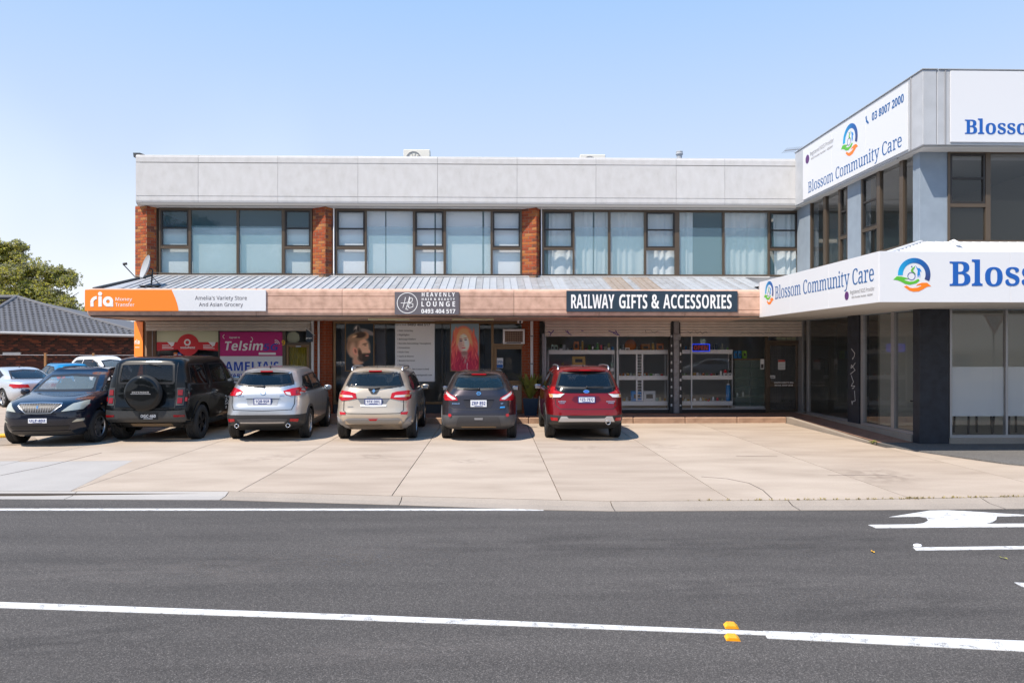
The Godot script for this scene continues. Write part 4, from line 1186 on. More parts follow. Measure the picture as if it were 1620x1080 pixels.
func scribble(s: Shape, pts: Array, w: float, z: float) -> void:
	for i in pts.size() - 1:
		var a: Vector2 = pts[i]; var b: Vector2 = pts[i + 1]
		var n := (b - a).orthogonal().normalized() * w
		var e := (b - a).normalized() * w * 0.5
		s.prism(PackedVector2Array([a - n - e, b - n * 0.8 + e, b + n * 0.8 + e, a + n - e]), z, z + 0.003 + 0.0004 * i)

func build_front_three() -> void:
	var x := func(p: float) -> float: return wx(p)
	var y := func(p: float) -> float: return wy(p)
	var z := 22.95
	var ya := wy(529.5, z)
	shutter(wx(862.5, z), wx(1061, z), ya, 2.97, 0.25, M.shutter_b)
	shutter(wx(1077, z), wx(1272, z), ya, 2.97, 0.25, M.shutter_b)
	var sp := func(list: Array) -> Array:
		var o := []
		for p: Array in list: o.append(Vector2(wx(p[0], z), wy(p[1], z)))
		return o
	var g := shape(FACE)
	for st: Array in [[[868, 524], [872, 527], [870, 531.5]], [[876, 522.5], [871.5, 527.5]], [[895, 523], [899.5, 527], [904, 529.5]], [[898, 522.5], [900, 528]], [[920, 522.8], [923, 523.4]], [[963, 522.8], [970, 525.4], [976, 525.8]], [[974, 522.4], [976.5, 527], [980.5, 530.5]], [[970, 526], [978, 530]]]:
		scribble(g, sp.call(st), 0.012, 0.252)
	one("graffiti", g, mat(lin(0.05, 0.012, 0.22), 0.5), "purple paint strokes on the roller shutter above the red car", "graffiti")
	var g2 := shape(FACE)
	for st: Array in [[[1021, 522], [1022.5, 526.5]], [[1030, 523.5], [1036, 526], [1041, 523.5]], [[1088, 524], [1092, 526.5], [1096, 524]], [[1100, 523.5], [1103, 527], [1108, 524], [1111, 527.5], [1117, 524], [1119, 526.5]]]:
		scribble(g2, sp.call(st), 0.006, 0.252)
	for k in 11:
		scribble(g2, sp.call([[1172 + k * 6.0, 528.0 - (k % 3)], [1175 + k * 6.0, 525.5 + (k % 2)], [1178 + k * 6.0, 528.0]]), 0.004, 0.252)
	one("graffiti", g2, mat(lin(0.08, 0.07, 0.07), 0.6), "faint black scrawl along the right roller shutter", "graffiti")
	# posts and guides between the shutters
	var post := put("shutter_post", shape(FACE).bar(x.call(1063.5), 0.17, x.call(1072), 2.98, 0.02, 0.24, 0.012), M.steel, shops)
	put("guide_channel", shape(FACE).bar(x.call(1058), 0.17, x.call(1063.3), 2.98, 0.02, 0.16, 0.006), M.charcoal, post)
	put("guide_channel", shape(FACE).bar(x.call(1072.2), 0.17, x.call(1077.5), 2.98, 0.02, 0.16, 0.006), M.charcoal, post)
	var bolts := shape(FACE)
	for k in 9:
		for px: float in [1060.6, 1074.8]:
			bolts.box(Vector3(x.call(px), 0.4 + k * 0.26 + rng.randf() * 0.05, 0.164), Vector3(0.035 + rng.randf() * 0.02, 0.05 + rng.randf() * 0.05, 0.006), 0.002)
	put("worn_patches", bolts, M.pale, post)
	put("shutter_bracket", shape(FACE).bar(x.call(1062), 2.40, x.call(1073.5), 2.6, 0.2, 0.3, 0.02), M.steel, post)
	put("shutter_guide", shape(FACE).bar(x.call(857), 0.17, x.call(861.5), 2.6, 0.05, 0.22, 0.01), M.steel, shops)
	put("shutter_guide", shape(FACE).bar(x.call(1264), 0.17, x.call(1269.5), 2.95, 0.0, 0.2, 0.01), M.charcoal, shops)
	put("shutter_guide", shape(FACE).bar(x.call(1270.5), 0.17, x.call(1274.5), 2.6, 0.0, 0.2, 0.01), M.alu, shops)
	var f := shape(FACE)
	f.bar(x.call(861.6), 0.27, x.call(864), 2.95, -0.05, 0.01); f.bar(x.call(864), 0.27, x.call(1058), 0.31, -0.05, 0.01); f.bar(x.call(1077.6), 0.27, x.call(1211), 0.31, -0.05, 0.01)
	put("shopfront_frame", f, M.alu, shops)
	put("plinth", shape(FACE).bar(x.call(857), 0.165, x.call(1211), 0.27, -0.12, 0.06, 0.01), M.black, shops)
	var bar1 := shape(FACE)
	bar1.bar(x.call(976), 0.31, x.call(978), 2.95, -0.03, 0.006); bar1.bar(x.call(1093.6), 0.31, x.call(1095.4), 2.95, -0.03, 0.006)
	put("glazing_bar", bar1, M.pale, shops)
	for p: Array in [[864, 976], [978, 1058], [1077.6, 1093.6], [1095.4, 1211]]:
		put("pane", pane(shape(FACE), x.call(p[0]), 0.31, x.call(p[1]), 2.95, -0.02), M.shop_glass, shops)
	var d := shape(FACE)
	d.bar(x.call(1211), 0.17, x.call(1215.5), 2.95, -0.06, 0.03); d.bar(x.call(1215.5), y.call(543.5), x.call(1263), y.call(538.5), -0.06, 0.028)
	put("door_jamb", d, M.bronze, shops)
	put("pane", pane(shape(FACE), x.call(1215.5), y.call(538.5), x.call(1263), 2.95, -0.02), M.shop_glass, shops)
	var dl := shape(FACE)
	dl.rim(x.call(1215.5) + 0.005, 0.19, x.call(1262.5), y.call(543.5) - 0.005, 0.06, -0.045, 0.0, 0.004)
	dl.bar(x.call(1217), y.call(612), x.call(1262), y.call(604.5), -0.05, 0.012, 0.003)
	var door := put("door", dl, M.bronze, shops)
	put("pane", pane(shape(FACE), x.call(1216.5) + 0.05, y.call(604.5), x.call(1262) - 0.05, y.call(543.5) - 0.065, -0.02), M.shop_glass, door)
	put("pane", pane(shape(FACE), x.call(1216.5) + 0.05, 0.25, x.call(1262) - 0.05, y.call(612), -0.02), M.shop_glass, door)
	put("handle", shape(FACE).bar(x.call(1215.5), y.call(613), x.call(1219), y.call(598), 0.012, 0.05, 0.008), M.bronze, door)
	var bars := shape(FACE)
	for k in 12: bars.bar(lerpf(x.call(1219), x.call(1260), k / 11.0) - 0.004, 0.26, lerpf(x.call(1219), x.call(1260), k / 11.0) + 0.004, y.call(546.5), -0.075, -0.067)
	for k in 20: bars.bar(x.call(1219), 0.28 + k * 0.1, x.call(1260), 0.286 + k * 0.1, -0.083, -0.075)
	put("security_grille", bars, M.steel, door)
	var dt := shape(FACE)
	words(dt, "SOUTH COAST'S BIG", x.call(1240), y.call(606.6), 0.013, 0.045, 0.6, FONT.bold)
	words(dt, "RETAIL SHOP 2018", x.call(1240), y.call(611), 0.013, 0.045, 0.56, FONT.bold)
	one("door_lettering", dt, M.white, "two rows of small white letters on the middle rail of the right shop door", "lettering")
	var n1 := thing("door_notice", "white notice with a red heading on the right shop door", "notice", Vector3(x.call(1237), y.call(585), -SHOP))
	put("sheet", shape(FACE).bar(x.call(1231.5), y.call(585), x.call(1243), y.call(569), -0.016, -0.012), M.pale, n1)
	put("heading", shape(FACE).bar(x.call(1231.8), y.call(572.5), x.call(1242.7), y.call(569.2), -0.012, -0.009), mat(lin(0.45, 0.06, 0.05), 0.6), n1)
	var nl := shape(FACE)
	for k in 4: nl.bar(x.call(1232.5), y.call(575.4 + k * 2.6), x.call(1242), y.call(574.8 + k * 2.6), -0.012, -0.01)
	put("rows", nl, M.grey, n1)
	for s: Array in [[1203.5, 1209.5, 568, 584, "small framed notice beside the right shop door frame"], [1217.5, 1227, 594, 599, "small white sticker at the edge of the right shop door"]]:
		var o := thing("sticker", s[4], "notice", Vector3(x.call(s[0]), y.call(s[3]), -SHOP))
		put("sheet", shape(FACE).bar(x.call(s[0]), y.call(s[3]), x.call(s[1]), y.call(s[2]), -0.016, -0.01), M.pale, o)
		put("print", shape(FACE).bar(x.call(s[0] + 1), y.call(s[3] - 1.5), x.call(s[1] - 1), y.call((s[2] + s[3]) / 2.0), -0.01, -0.008), M.charcoal, o)
	var strips := shape(FACE)
	for k in 4: strips.bar(x.call(1231 + k * 8.0), y.call(544.5), x.call(1238 + k * 8.0), y.call(533), -0.12 - 0.01 * (k % 2), -0.11)
	one("vertical_blind", strips, M.cream, "short cream strips of blind above the right shop door", "blind")
	build_shelves()

func build_shelves() -> void:
	var Z := SHOP + 0.42
	var X := func(p: float) -> float: return wx(p, Z)
	var Y := func(p: float) -> float: return wy(p, Z)
	var T := Transform3D(Basis.IDENTITY, Vector3(0, 0, -Z))
	# three white display racks
	for r: Array in [[868, 972, [556.5, 596, 637], "left", "white display rack behind the window above the red car"], [979, 1057, [556.5, 597.5, 638], "mid", "white display rack left of the steel shutter post"], [1078, 1159, [556, 597, 638], "right", "white display rack behind the lit sign, right of the steel post"]]:
		var o := thing("display_rack", r[4], "rack", Vector3(X.call((r[0] + r[1]) / 2.0), 0.16, -Z), "white racks in the gift shop window")
		for h: float in r[2]:
			var s := shape(T)
			s.bar(X.call(r[0]), Y.call(h) - 0.07, X.call(r[1]), Y.call(h) + 0.06, 0.0, 0.02, 0.004)
			s.bar(X.call(r[0]), Y.call(h) + 0.025, X.call(r[1]), Y.call(h) + 0.055, -0.4, -0.001, 0.004)
			put("shelf", s, M.white, o)
		for px: float in [r[0], r[1]]:
			put("upright", shape(T).bar(X.call(px) - 0.012, 0.16, X.call(px) + 0.012, Y.call(r[2][0]) + 0.03, -0.03, -0.005, 0.004), M.pale, o)
			put("upright", shape(T).bar(X.call(px) - 0.012, 0.16, X.call(px) + 0.012, Y.call(r[2][0]) + 0.03, -0.4, -0.38, 0.004), M.pale, o)
	# glass cabinet by the door
	var cab := thing("glass_cabinet", "tall glass display cabinet beside the right shop door", "cabinet", Vector3(X.call(1186), 0.16, -Z))
	put("top", shape(T).bar(X.call(1161), Y.call(569.5), X.call(1210), Y.call(567.5), -0.4, 0.1, 0.004), M.gold, cab)
	put("base", shape(T).bar(X.call(1161), 0.16, X.call(1210), 0.34, -0.4, 0.1, 0.004), M.pale, cab)
	var gl := shape(T)
	pane(gl, X.call(1161), 0.34, X.call(1185), Y.call(569.5), 0.09); pane(gl, X.call(1186), 0.34, X.call(1210), Y.call(569.5), 0.085)
	put("door_pane", gl, glass(lin(0.2, 0.32, 0.26), 0.3), cab)
	for k in 4: put("shelf", shape(T).bar(X.call(1161), 0.62 + k * 0.3, X.call(1210), 0.63 + k * 0.3, -0.38, 0.06), mat(lin(0.22, 0.30, 0.27), 0.2), cab)
	# goods: kind, px, base row, width, height, colour, label
	M.terracotta = mat(lin(0.40, 0.13, 0.03), 0.7); M.green_pot = mat(lin(0.10, 0.28, 0.06), 0.6); M.sky_blue = mat(lin(0.02, 0.22, 0.55), 0.5); M.tan = mat(lin(0.42, 0.26, 0.05), 0.6); M.mint = mat(lin(0.35, 0.50, 0.45), 0.6); M.lime = mat(lin(0.25, 0.50, 0.05), 0.6)
	var top := 555.0; var mid := 595.0; var low := 635.5
	var goods := [
		["box", 874.5, top, 0.10, 0.20, "mint", "pale mint canister at the left end of the top shelf"], ["box", 880, top, 0.09, 0.19, "mint", "second pale mint canister from the left on the top shelf"],
		["plant", 888, top, 0.2, 0.2, "leaf_dark", "dark leafy plant in a white pot on the top shelf"], ["plant", 964, top, 0.16, 0.25, "leaf_a", "bright green plant in a white pot on the top shelf"], ["plant", 982, top, 0.12, 0.16, "leaf_dark", "small plant in a pale pot right of the window bar"],
		["box", 912, top, 0.16, 0.3, "terracotta", "upright brown frame on the top shelf near the middle"], ["bottle", 922, top, 0.07, 0.33, "tan", "tall brass ornament on the top shelf"], ["box", 938, top, 0.1, 0.2, "charcoal", "dark ornament box between brass and green things"], ["bottle", 946, top, 0.08, 0.26, "green_pot", "green bottle on the top shelf"], ["bottle", 952, top, 0.06, 0.2, "red", "small red bottle on the top shelf"],
		["disc", 998, top, 0.36, 0.36, "terracotta", "large round terracotta plate on the right rack's top shelf"], ["box", 993, top, 0.14, 0.1, "white", "small white card leaning below the terracotta plate"], ["box", 1022, top, 0.28, 0.22, "wood", "brown wooden box on the top shelf"], ["bottle", 1034, top, 0.1, 0.26, "tan", "tan jar beside the wooden box"], ["box", 1045, top, 0.22, 0.24, "terracotta", "russet frame at the right end of the top shelf"],
		["box", 916, 577, 0.42, 0.26, "tan", "golden brown box on the middle shelf behind the red car's roof"], ["plant", 890, 583, 0.18, 0.2, "leaf_a", "small pale green plant above the red car's roof rail"], ["plant", 969, 588, 0.22, 0.3, "mint", "vase of white flowers at the edge of the left rack"],
		["bottle", 990, mid, 0.05, 0.06, "white", "leftmost small white pot on the middle shelf"], ["bottle", 999, mid, 0.05, 0.06, "pale", "small pale pot beside the perforated strip"], ["bottle", 1013, mid, 0.06, 0.06, "terracotta", "small russet pot under the perforated strip"], ["bottle", 1021, mid, 0.06, 0.08, "mint", "small mint pot right of the perforated strip"], ["bottle", 1038, mid, 0.06, 0.07, "white", "white pot near the right of the middle shelf"], ["bottle", 1044, mid, 0.05, 0.06, "pale", "last small pot on the middle shelf"],
		["bottle", 1084, mid, 0.06, 0.09, "mint", "mint cup left of the thin window bar"], ["bottle", 1100, mid, 0.1, 0.12, "tan", "yellow cup on the shelf right of the window bar"], ["bottle", 1114, mid, 0.08, 0.1, "terracotta", "orange cup on the shelf below the lit sign"], ["bottle", 1127, mid, 0.08, 0.08, "red", "dull red cup on the shelf"], ["bottle", 1142, mid, 0.07, 0.16, "white", "white bottle on the right rack's middle shelf"], ["box", 1149, mid, 0.12, 0.09, "white", "white box with a dark dot on the right rack"], ["bottle", 1149, 590, 0.09, 0.1, "red", "red cup stacked on a white box"], ["box", 1156, mid, 0.10, 0.09, "white", "white box at the end of the right rack's middle shelf"], ["bottle", 1156, 590, 0.08, 0.1, "charcoal", "dark cup stacked at the end of the shelf"],
		["bottle", 1153.5, low, 0.15, 0.56, "sky_blue", "tall bright blue cylinder on the right rack's bottom shelf"], ["box", 1008, low, 0.36, 0.33, "sky_blue", "blue picture box leaning on the bottom shelf"], ["box", 1028, low, 0.38, 0.33, "pale", "white picture box with a round print on the bottom shelf"], ["bottle", 1086, low, 0.09, 0.08, "mint", "pale bowl on the bottom shelf left of the window bar"], ["bottle", 1100, low, 0.1, 0.09, "white", "white bowl on the bottom shelf"], ["bottle", 1122, low, 0.07, 0.05, "red", "small red pot on the bottom shelf"],
		["box", 1165, 567, 0.1, 0.24, "sky_blue", "blue stack of tins on the glass cabinet"], ["box", 1171.5, 567, 0.1, 0.24, "sky_blue", "second blue stack of tins on the glass cabinet"], ["box", 1179, 567, 0.13, 0.24, "lime", "lime green stack of tins on the glass cabinet"],
		["bottle", 1168, 628, 0.06, 0.13, "white", "left white candle inside the glass cabinet"], ["bottle", 1177, 628, 0.07, 0.14, "white", "right white candle inside the glass cabinet"]]
	for g: Array in goods:
		var c := Vector3(X.call(g[1]), Y.call(g[2]), -Z - 0.08)
		var w: float = g[3]; var h: float = g[4]
		if g[0] == "box":
			var o := thing("gift_box", g[6], "box", c, "goods on the gift shop shelves")
			put("body", shape().box(c + Vector3(0, h / 2, 0), Vector3(w, h, minf(w, 0.12)), 0.008), M[g[5]], o)
			put("label_patch", shape().box(c + Vector3(0, h * 0.5, minf(w, 0.12) / 2 + 0.001), Vector3(w * 0.55, h * 0.4, 0.002)), M.charcoal if g[5] != "charcoal" else M.pale, o)
		elif g[0] == "bottle":
			var o := thing("ornament", g[6], "ornament", c, "goods on the gift shop shelves")
			put("body", shape().lathe([Vector2(0, 0), Vector2(w * 0.42, 0), Vector2(w * 0.5, h * 0.15), Vector2(w * 0.47, h * 0.8), Vector2(w * 0.4, h * 0.92), Vector2(0, h * 0.92)], Transform3D(Basis.IDENTITY, c), 12), M[g[5]], o)
			put("lid", shape().lathe([Vector2(w * 0.3, h * 0.92), Vector2(w * 0.3, h), Vector2(0, h)], Transform3D(Basis.IDENTITY, c), 12), M.pale, o)
		elif g[0] == "disc":
			one("display_plate", shape().lathe([Vector2(0, 0), Vector2(w * 0.5, 0.03), Vector2(w * 0.5, 0.04), Vector2(0, 0.02)], Transform3D(Basis(Vector3.RIGHT, PI / 2 - 0.15), c + Vector3(0, h / 2, 0)), 20), M[g[5]], g[6], "plate", "goods on the gift shop shelves")
		else:
			var o := thing("potted_plant", g[6], "plant", c, "plants on the gift shop shelves")
			put("pot", shape().lathe([Vector2(0, 0), Vector2(w * 0.25, 0), Vector2(w * 0.32, h * 0.4), Vector2(0, h * 0.4)], Transform3D(Basis.IDENTITY, c), 12), M.white, o)
			put("foliage", leaf_tuft(c + Vector3(0, h * 0.4, 0), w * 0.6, h * 0.75, 26), M[g[5]], o)
	# the many small ornaments that crowd the shelves
	var tints := ["white", "pale", "terracotta", "mint", "tan", "red", "sky_blue", "charcoal", "lime", "cream", "green_pot", "wood"]
	var shelf_no := 0
	var nth := {}
	var order := ["first", "second", "third", "fourth", "fifth", "sixth", "seventh", "eighth", "ninth", "tenth"]
	var shelf_name := ["left rack's top shelf", "middle rack's top shelf", "right rack's top shelf", "middle rack's middle shelf", "right rack's middle shelf", "middle rack's bottom shelf", "right rack's bottom shelf", "left rack's middle shelf"]
	var tint_name := {"white": "white", "pale": "pale grey", "terracotta": "russet", "mint": "mint", "tan": "golden", "red": "red", "sky_blue": "blue", "charcoal": "black", "lime": "lime", "cream": "cream", "green_pot": "green", "wood": "brown"}
	for row: Array in [[868, 972, 555.0, 0.16], [981, 1056, 555.0, 0.16], [1080, 1157, 554.5, 0.17], [981, 1056, 595.5, 0.09], [1080, 1157, 595.5, 0.10], [981, 1056, 636.0, 0.13], [1080, 1150, 636.0, 0.11], [870, 972, 594.5, 0.12]]:
		var px: float = row[0] + 2.0
		while px < row[1]:
			var c := Vector3(X.call(px), Y.call(row[2]), -Z - 0.2 - rng.randf() * 0.14)
			var w := rng.randf_range(0.045, 0.10); var h: float = row[3] * rng.randf_range(0.5, 1.3)
			var tint: String = tints[rng.randi() % tints.size()]
			var s: Shape
			var kind := "box" if rng.randf() < 0.45 else "jar"
			if kind == "box": s = shape(Transform3D(Basis(Vector3.UP, rng.randf_range(-0.5, 0.5)), c)).box(Vector3(0, h / 2, 0), Vector3(w, h, w * 0.6), 0.006)
			else: s = shape().lathe([Vector2(w * 0.3, 0), Vector2(w * 0.5, h * rng.randf_range(0.2, 0.5)), Vector2(w * rng.randf_range(0.15, 0.45), h * 0.8), Vector2(w * 0.3, h), Vector2(0, h)], Transform3D(Basis.IDENTITY, c), 10)
			var key := "small %s %s from the left on the %s" % [tint_name[tint], kind, shelf_name[shelf_no]]
			nth[key] = nth.get(key, 0) + 1
			one("small_" + kind, s, M[tint], order[nth[key] - 1] + " " + key, kind, "small goods on the gift shop racks")
			px += rng.randf_range(4.0, 7.5)
		shelf_no += 1
	var strip_s := shape(T)
	for k in 16:
		var y0: float = lerpf(Y.call(634), Y.call(560), k / 16.0)
		strip_s.bar(X.call(1006), y0, X.call(1017.5), y0 + 0.018, 0.022, 0.03)
	strip_s.bar(X.call(1006), Y.call(634), X.call(1008.5), Y.call(560), 0.022, 0.028); strip_s.bar(X.call(1015), Y.call(634), X.call(1017.5), Y.call(560), 0.022, 0.028)
	one("display_strip", strip_s, M.white, "perforated white hanging strip in front of the middle rack", "display strip")
	# lit sign hung in the window
	var s := thing("lit_sign", "small electric sign with blue border and dark red letters in the window", "sign", Vector3(wx(1110), wy(556), -SHOP))
	var lamp := mat(lin(0.05, 0.1, 0.6), 0.4)
	lamp.emission_enabled = true; lamp.emission = Color(0.10, 0.22, 1.0); lamp.emission_energy_multiplier = 0.55
	put("back", shape(FACE).bar(wx(1096), wy(555), wx(1124), wy(544), -0.1, -0.085), M.black, s)
	put("neon_border", shape(FACE).rim(wx(1095.5), wy(556), wx(1124.5), wy(543.5), 0.026, -0.085, -0.06, 0.008), lamp, s)
	var lt := shape(FACE)
	words(lt, "OPEN", wx(1110), wy(553.2), -0.085, 0.13, 0.42, FONT.bold, 0.012)
	var rd := mat(lin(0.3, 0.02, 0.02), 0.5)
	rd.emission_enabled = true; rd.emission = Color(0.5, 0.06, 0.05); rd.emission_energy_multiplier = 0.25
	put("lettering", lt, rd, s)
	put("hanger", shape(FACE).bar(wx(1109), wy(543.5), wx(1117.5), wy(536), -0.08, -0.075), M.mint, s)
	var lamp_light := AreaLight3D.new()
	lamp_light.name = "lit_sign_glow"
	lamp_light.area_size = Vector2(0.56, 0.24); lamp_light.light_color = Color(0.3, 0.35, 1.0); lamp_light.light_energy = 0.02
	lamp_light.shadow_enabled = true
	add_child(lamp_light)
	lamp_light.look_at_from_position(Vector3(wx(1110), wy(550), -SHOP - 0.05), Vector3(wx(1110), wy(550), 0))

func leaf_tuft(c: Vector3, r: float, h: float, n: int) -> Shape:
	var s := shape()
	for i in n:
		var a := rng.randf() * TAU
		var out := Vector3(cos(a), 0, sin(a))
		var tip := c + out * r * rng.randf_range(0.3, 1.0) + Vector3(0, h * rng.randf_range(0.3, 1.0), 0)
		var root := c + out * r * 0.08
		var mid := root.lerp(tip, 0.55) + Vector3(0, h * 0.16, 0)
		var sd := out.cross(Vector3.UP) * r * 0.10
		s.tri(root - sd * 0.3, mid - sd, mid + sd); s.tri(root - sd * 0.3, mid + sd, root + sd * 0.3)
		s.tri(mid - sd, tip, mid + sd)
	return s

func pleats(x0: float, x1: float, y0: float, y1: float, z: float, amp: float, lean := 0.0) -> Shape:
	var s := shape(FACE)
	var rows := []
	var n := maxi(10, int((x1 - x0) / 0.022))
	var ph := rng.randf() * 6.0
	for r in 5:
		var row := []
		for k in n + 1:
			var u := k / float(n)
			var wv := sin(u * n * 0.55 + ph + sin(u * 9.0 + ph) * 1.3) * amp
			row.append(Vector3(lerpf(x0, x1, u) + lean * (1.0 - r / 4.0) * (u - 0.5), lerpf(y0, y1, r / 4.0), z + wv * (1.15 - r * 0.08)))
		rows.append(row)
	return s.sheet(rows)

func build_shop_things() -> void:
	# blinds and curtains upstairs
	var y0 := wy(434); var y1 := wy(332)
	var k := 0
	for b: Array in [[252, 299.5], [301, 375], [377, 447], [449, 492]]:
		one("roller_blind", shape(FACE).bar(wx(b[0], SHOP + 0.1), y0, wx(b[1], SHOP + 0.1), wy(361), -0.14, -0.135), M.blind, ["first", "second", "third", "last"][k] + " half-height blind from the left in the left upstairs window", "blind", "blinds in the left upstairs window")
		k += 1
	k = 0
	for b: Array in [[531, 609], [611, 687], [689.5, 763], [766, 824]]:
		one("roller_blind", shape(FACE).bar(wx(b[0], SHOP + 0.1), y0, wx(b[1], SHOP + 0.1), y1, -0.13, -0.125), M.blind_pale, ["first", "second", "third", "last"][k] + " white full-height blind from the left in the middle upstairs window", "blind", "white blinds in the middle upstairs window")
		k += 1
	k = 0
	for b: Array in [[869, 907, 0.06], [908, 938, 0.0], [941, 964, 0.02], [965, 1020, 0.0], [1024, 1069, 0.05], [1075, 1097, 0.0], [1146, 1216, -0.08], [1224, 1263, -0.1]]:
		put_curtain(pleats(wx(b[0], SHOP + 0.15), wx(b[1], SHOP + 0.15), y0, y1, -0.2, 0.022, b[2]), M.curtain, ["first", "second", "third", "fourth", "fifth", "sixth", "seventh", "last"][k] + " pale curtain from the left in the right upstairs window", "curtain", "curtains in the right upstairs window")
		k += 1
	# planter by the salon door
	var c := Vector3(wx(839, 22.6), 0.165, -22.55)
	var p := thing("planter", "square dark blue planter with a strappy green plant by the salon door", "planter", c)
	put("pot", shape().prism(PackedVector2Array([Vector2(c.x - 0.17, 0.165), Vector2(c.x + 0.17, 0.165), Vector2(c.x + 0.23, 0.66), Vector2(c.x - 0.23, 0.66)]), c.z - 0.2, c.z + 0.2), M.navy, p)
	put("soil", shape().box(Vector3(c.x, 0.655, c.z), Vector3(0.4, 0.02, 0.36)), M.earth, p)
	put("foliage", leaf_tuft(Vector3(c.x, 0.66, c.z), 0.5, 0.78, 110), M.leaf_b, p)

func build_roof_things() -> void:
	for a: Array in [[638, 680, 237, 23.9, "air conditioner unit with a round fan on the roof left of centre"], [918, 958, 243, 25.5, "low pale air conditioner unit on the roof right of centre"]]:
		var z: float = a[3]
		var x0 := wx(a[0], z); var x1 := wx(a[1], z)
		var yt := wy(a[2], z)
		var o := thing("rooftop_unit", a[4], "air conditioner", Vector3((x0 + x1) / 2, yt - 0.6, -z), "air conditioners on the roof")
		put("casing", shape().box(Vector3((x0 + x1) / 2, yt - 0.3, -z - 0.15), Vector3(x1 - x0, 0.6, 0.3), 0.015), mat(lin(0.66, 0.64, 0.58), 0.6), o)
		put("leg", shape().box(Vector3(x0 + 0.1, yt - 0.75, -z - 0.15), Vector3(0.05, 0.3, 0.3)), M.steel, o)
		put("leg", shape().box(Vector3(x1 - 0.1, yt - 0.75, -z - 0.15), Vector3(0.05, 0.3, 0.3)), M.steel, o)
		var f := shape()
		f.lathe([Vector2(0.24, 0.0), Vector2(0.24, 0.02), Vector2(0.22, 0.02), Vector2(0.22, 0.0)], Transform3D(Basis(Vector3.RIGHT, PI / 2), Vector3(x0 + 0.32, yt - 0.3, -z)), 24, -1)
		for k in 10:
			var an := TAU * k / 10.0
			f.tube([Vector3(x0 + 0.32, yt - 0.3, -z + 0.012), Vector3(x0 + 0.32 + 0.22 * cos(an), yt - 0.3 + 0.22 * sin(an), -z + 0.012)], 0.006, 4)
		put("fan_guard", f, M.grey, o)
	var z := 25.0
	var vx := wx(1075, z)
	var v := thing("roof_vent", "round metal roof vent with a cap above the right parapet", "vent", Vector3(vx, 7.06, -z))
	put("stack", shape().lathe([Vector2(0.09, 7.06), Vector2(0.09, wy(244, z))], Transform3D(Basis.IDENTITY, Vector3(vx, 0, -z)), 14), M.zinc, v)
	put("cap", shape().lathe([Vector2(0.09, wy(244, z)), Vector2(0.12, wy(243, z)), Vector2(0.12, wy(240, z)), Vector2(0.1, wy(239.5, z)), Vector2(0.11, wy(239, z)), Vector2(0.11, wy(237.5, z)), Vector2(0, wy(236, z))], Transform3D(Basis.IDENTITY, Vector3(vx, 0, -z)), 14), M.zinc, v)
	# television aerial
	z = 24.0
	var t := thing("tv_aerial", "thin television aerial sticking out above the corner sign", "aerial", Vector3(wx(1274, z), 7.0, -z))
	put("mast", shape().tube([Vector3(wx(1276, z), 7.0, -z), Vector3(wx(1276, z), wy(229, z), -z)], 0.018, 6), M.steel, t)
	put("boom", shape().tube([Vector3(wx(1242, z), wy(235, z), -z), Vector3(wx(1280, z), wy(231, z), -z)], 0.012, 6), M.steel, t)
	var e := shape()
	for k in 9:
		var q := Vector3(lerpf(wx(1242, z), wx(1272, z), k / 8.0), lerpf(wy(235, z), wy(231.8, z), k / 8.0), -z)
		e.tube([q + Vector3(0, -0.02, -0.25), q + Vector3(0, 0.02, 0.25)], 0.007, 4)
	put("element", e, M.steel, t)
	# satellite dish on the canopy roof
	z = 21.3
	var base := Vector3(wx(240, z), 3.86, -z)
	var d := thing("satellite_dish", "grey satellite dish on a stand at the left end of the canopy roof", "satellite dish", base)
	put("foot", shape().tube([base + Vector3(-0.18, 0, 0.12), base + Vector3(0.2, 0.03, 0.0)], 0.02, 6).tube([base + Vector3(0.02, 0.0, 0.1), base + Vector3(0.02, 0.45, 0)], 0.022, 6).tube([base + Vector3(0.2, 0.03, -0.1), base + Vector3(0.02, 0.25, 0)], 0.012, 6).box(base + Vector3(0, 0.0, 0.1), Vector3(0.5, 0.02, 0.3)), M.charcoal, d)
	var hub := Vector3(wx(233, z), wy(425, z), -z)
	var nrm := Vector3(-0.76, 0.26, 0.60).normalized()
	var bs := Basis(Vector3.UP.cross(nrm).normalized(), nrm, Vector3.ZERO)
	bs.z = bs.x.cross(bs.y)
	var bowl := shape()
	bowl.lathe([Vector2(0, 0.0), Vector2(0.15, 0.012), Vector2(0.27, 0.045), Vector2(0.34, 0.08), Vector2(0.345, 0.085), Vector2(0.345, 0.07), Vector2(0.27, 0.03), Vector2(0.15, -0.003), Vector2(0, -0.015)], Transform3D(bs, hub), 28)
	put("bowl", bowl, mat(lin(0.34, 0.36, 0.38), 0.6), d)
	put("arm", shape().tube([hub + Vector3(-0.02, -0.3, 0.05), hub + Vector3(-0.28, -0.26, 0.16), hub + nrm * 0.62 + Vector3(0, -0.12, 0.02)], 0.014, 6), M.charcoal, d)
	put("receiver", shape().tube([hub + nrm * 0.60 + Vector3(-0.04, -0.1, 0.02), hub + nrm * 0.60 + Vector3(0.06, -0.08, 0.0)], 0.035, 8), M.charcoal, d)
	put("bracket", shape().tube([hub, hub - nrm * 0.12, base + Vector3(0.02, 0.42, 0)], 0.02, 6), M.charcoal, d)

# ---------------------------------------------------------------- the corner building
const WX := 9.42
const WZ := 16.45
var SIDE := Transform3D(Vector3(0, 0, 1), Vector3(0, 1, 0), Vector3(-1, 0, 0), Vector3(WX, 0, 0))      # its left wall: local x runs towards the camera
var STREET := Transform3D(Basis.IDENTITY, Vector3(0, 0, -WZ))
func sd(px: float, X := WX) -> float:      # local x on a wall that runs away from the camera at x = X
	return -X / ray(px).x
var corner: Node3D

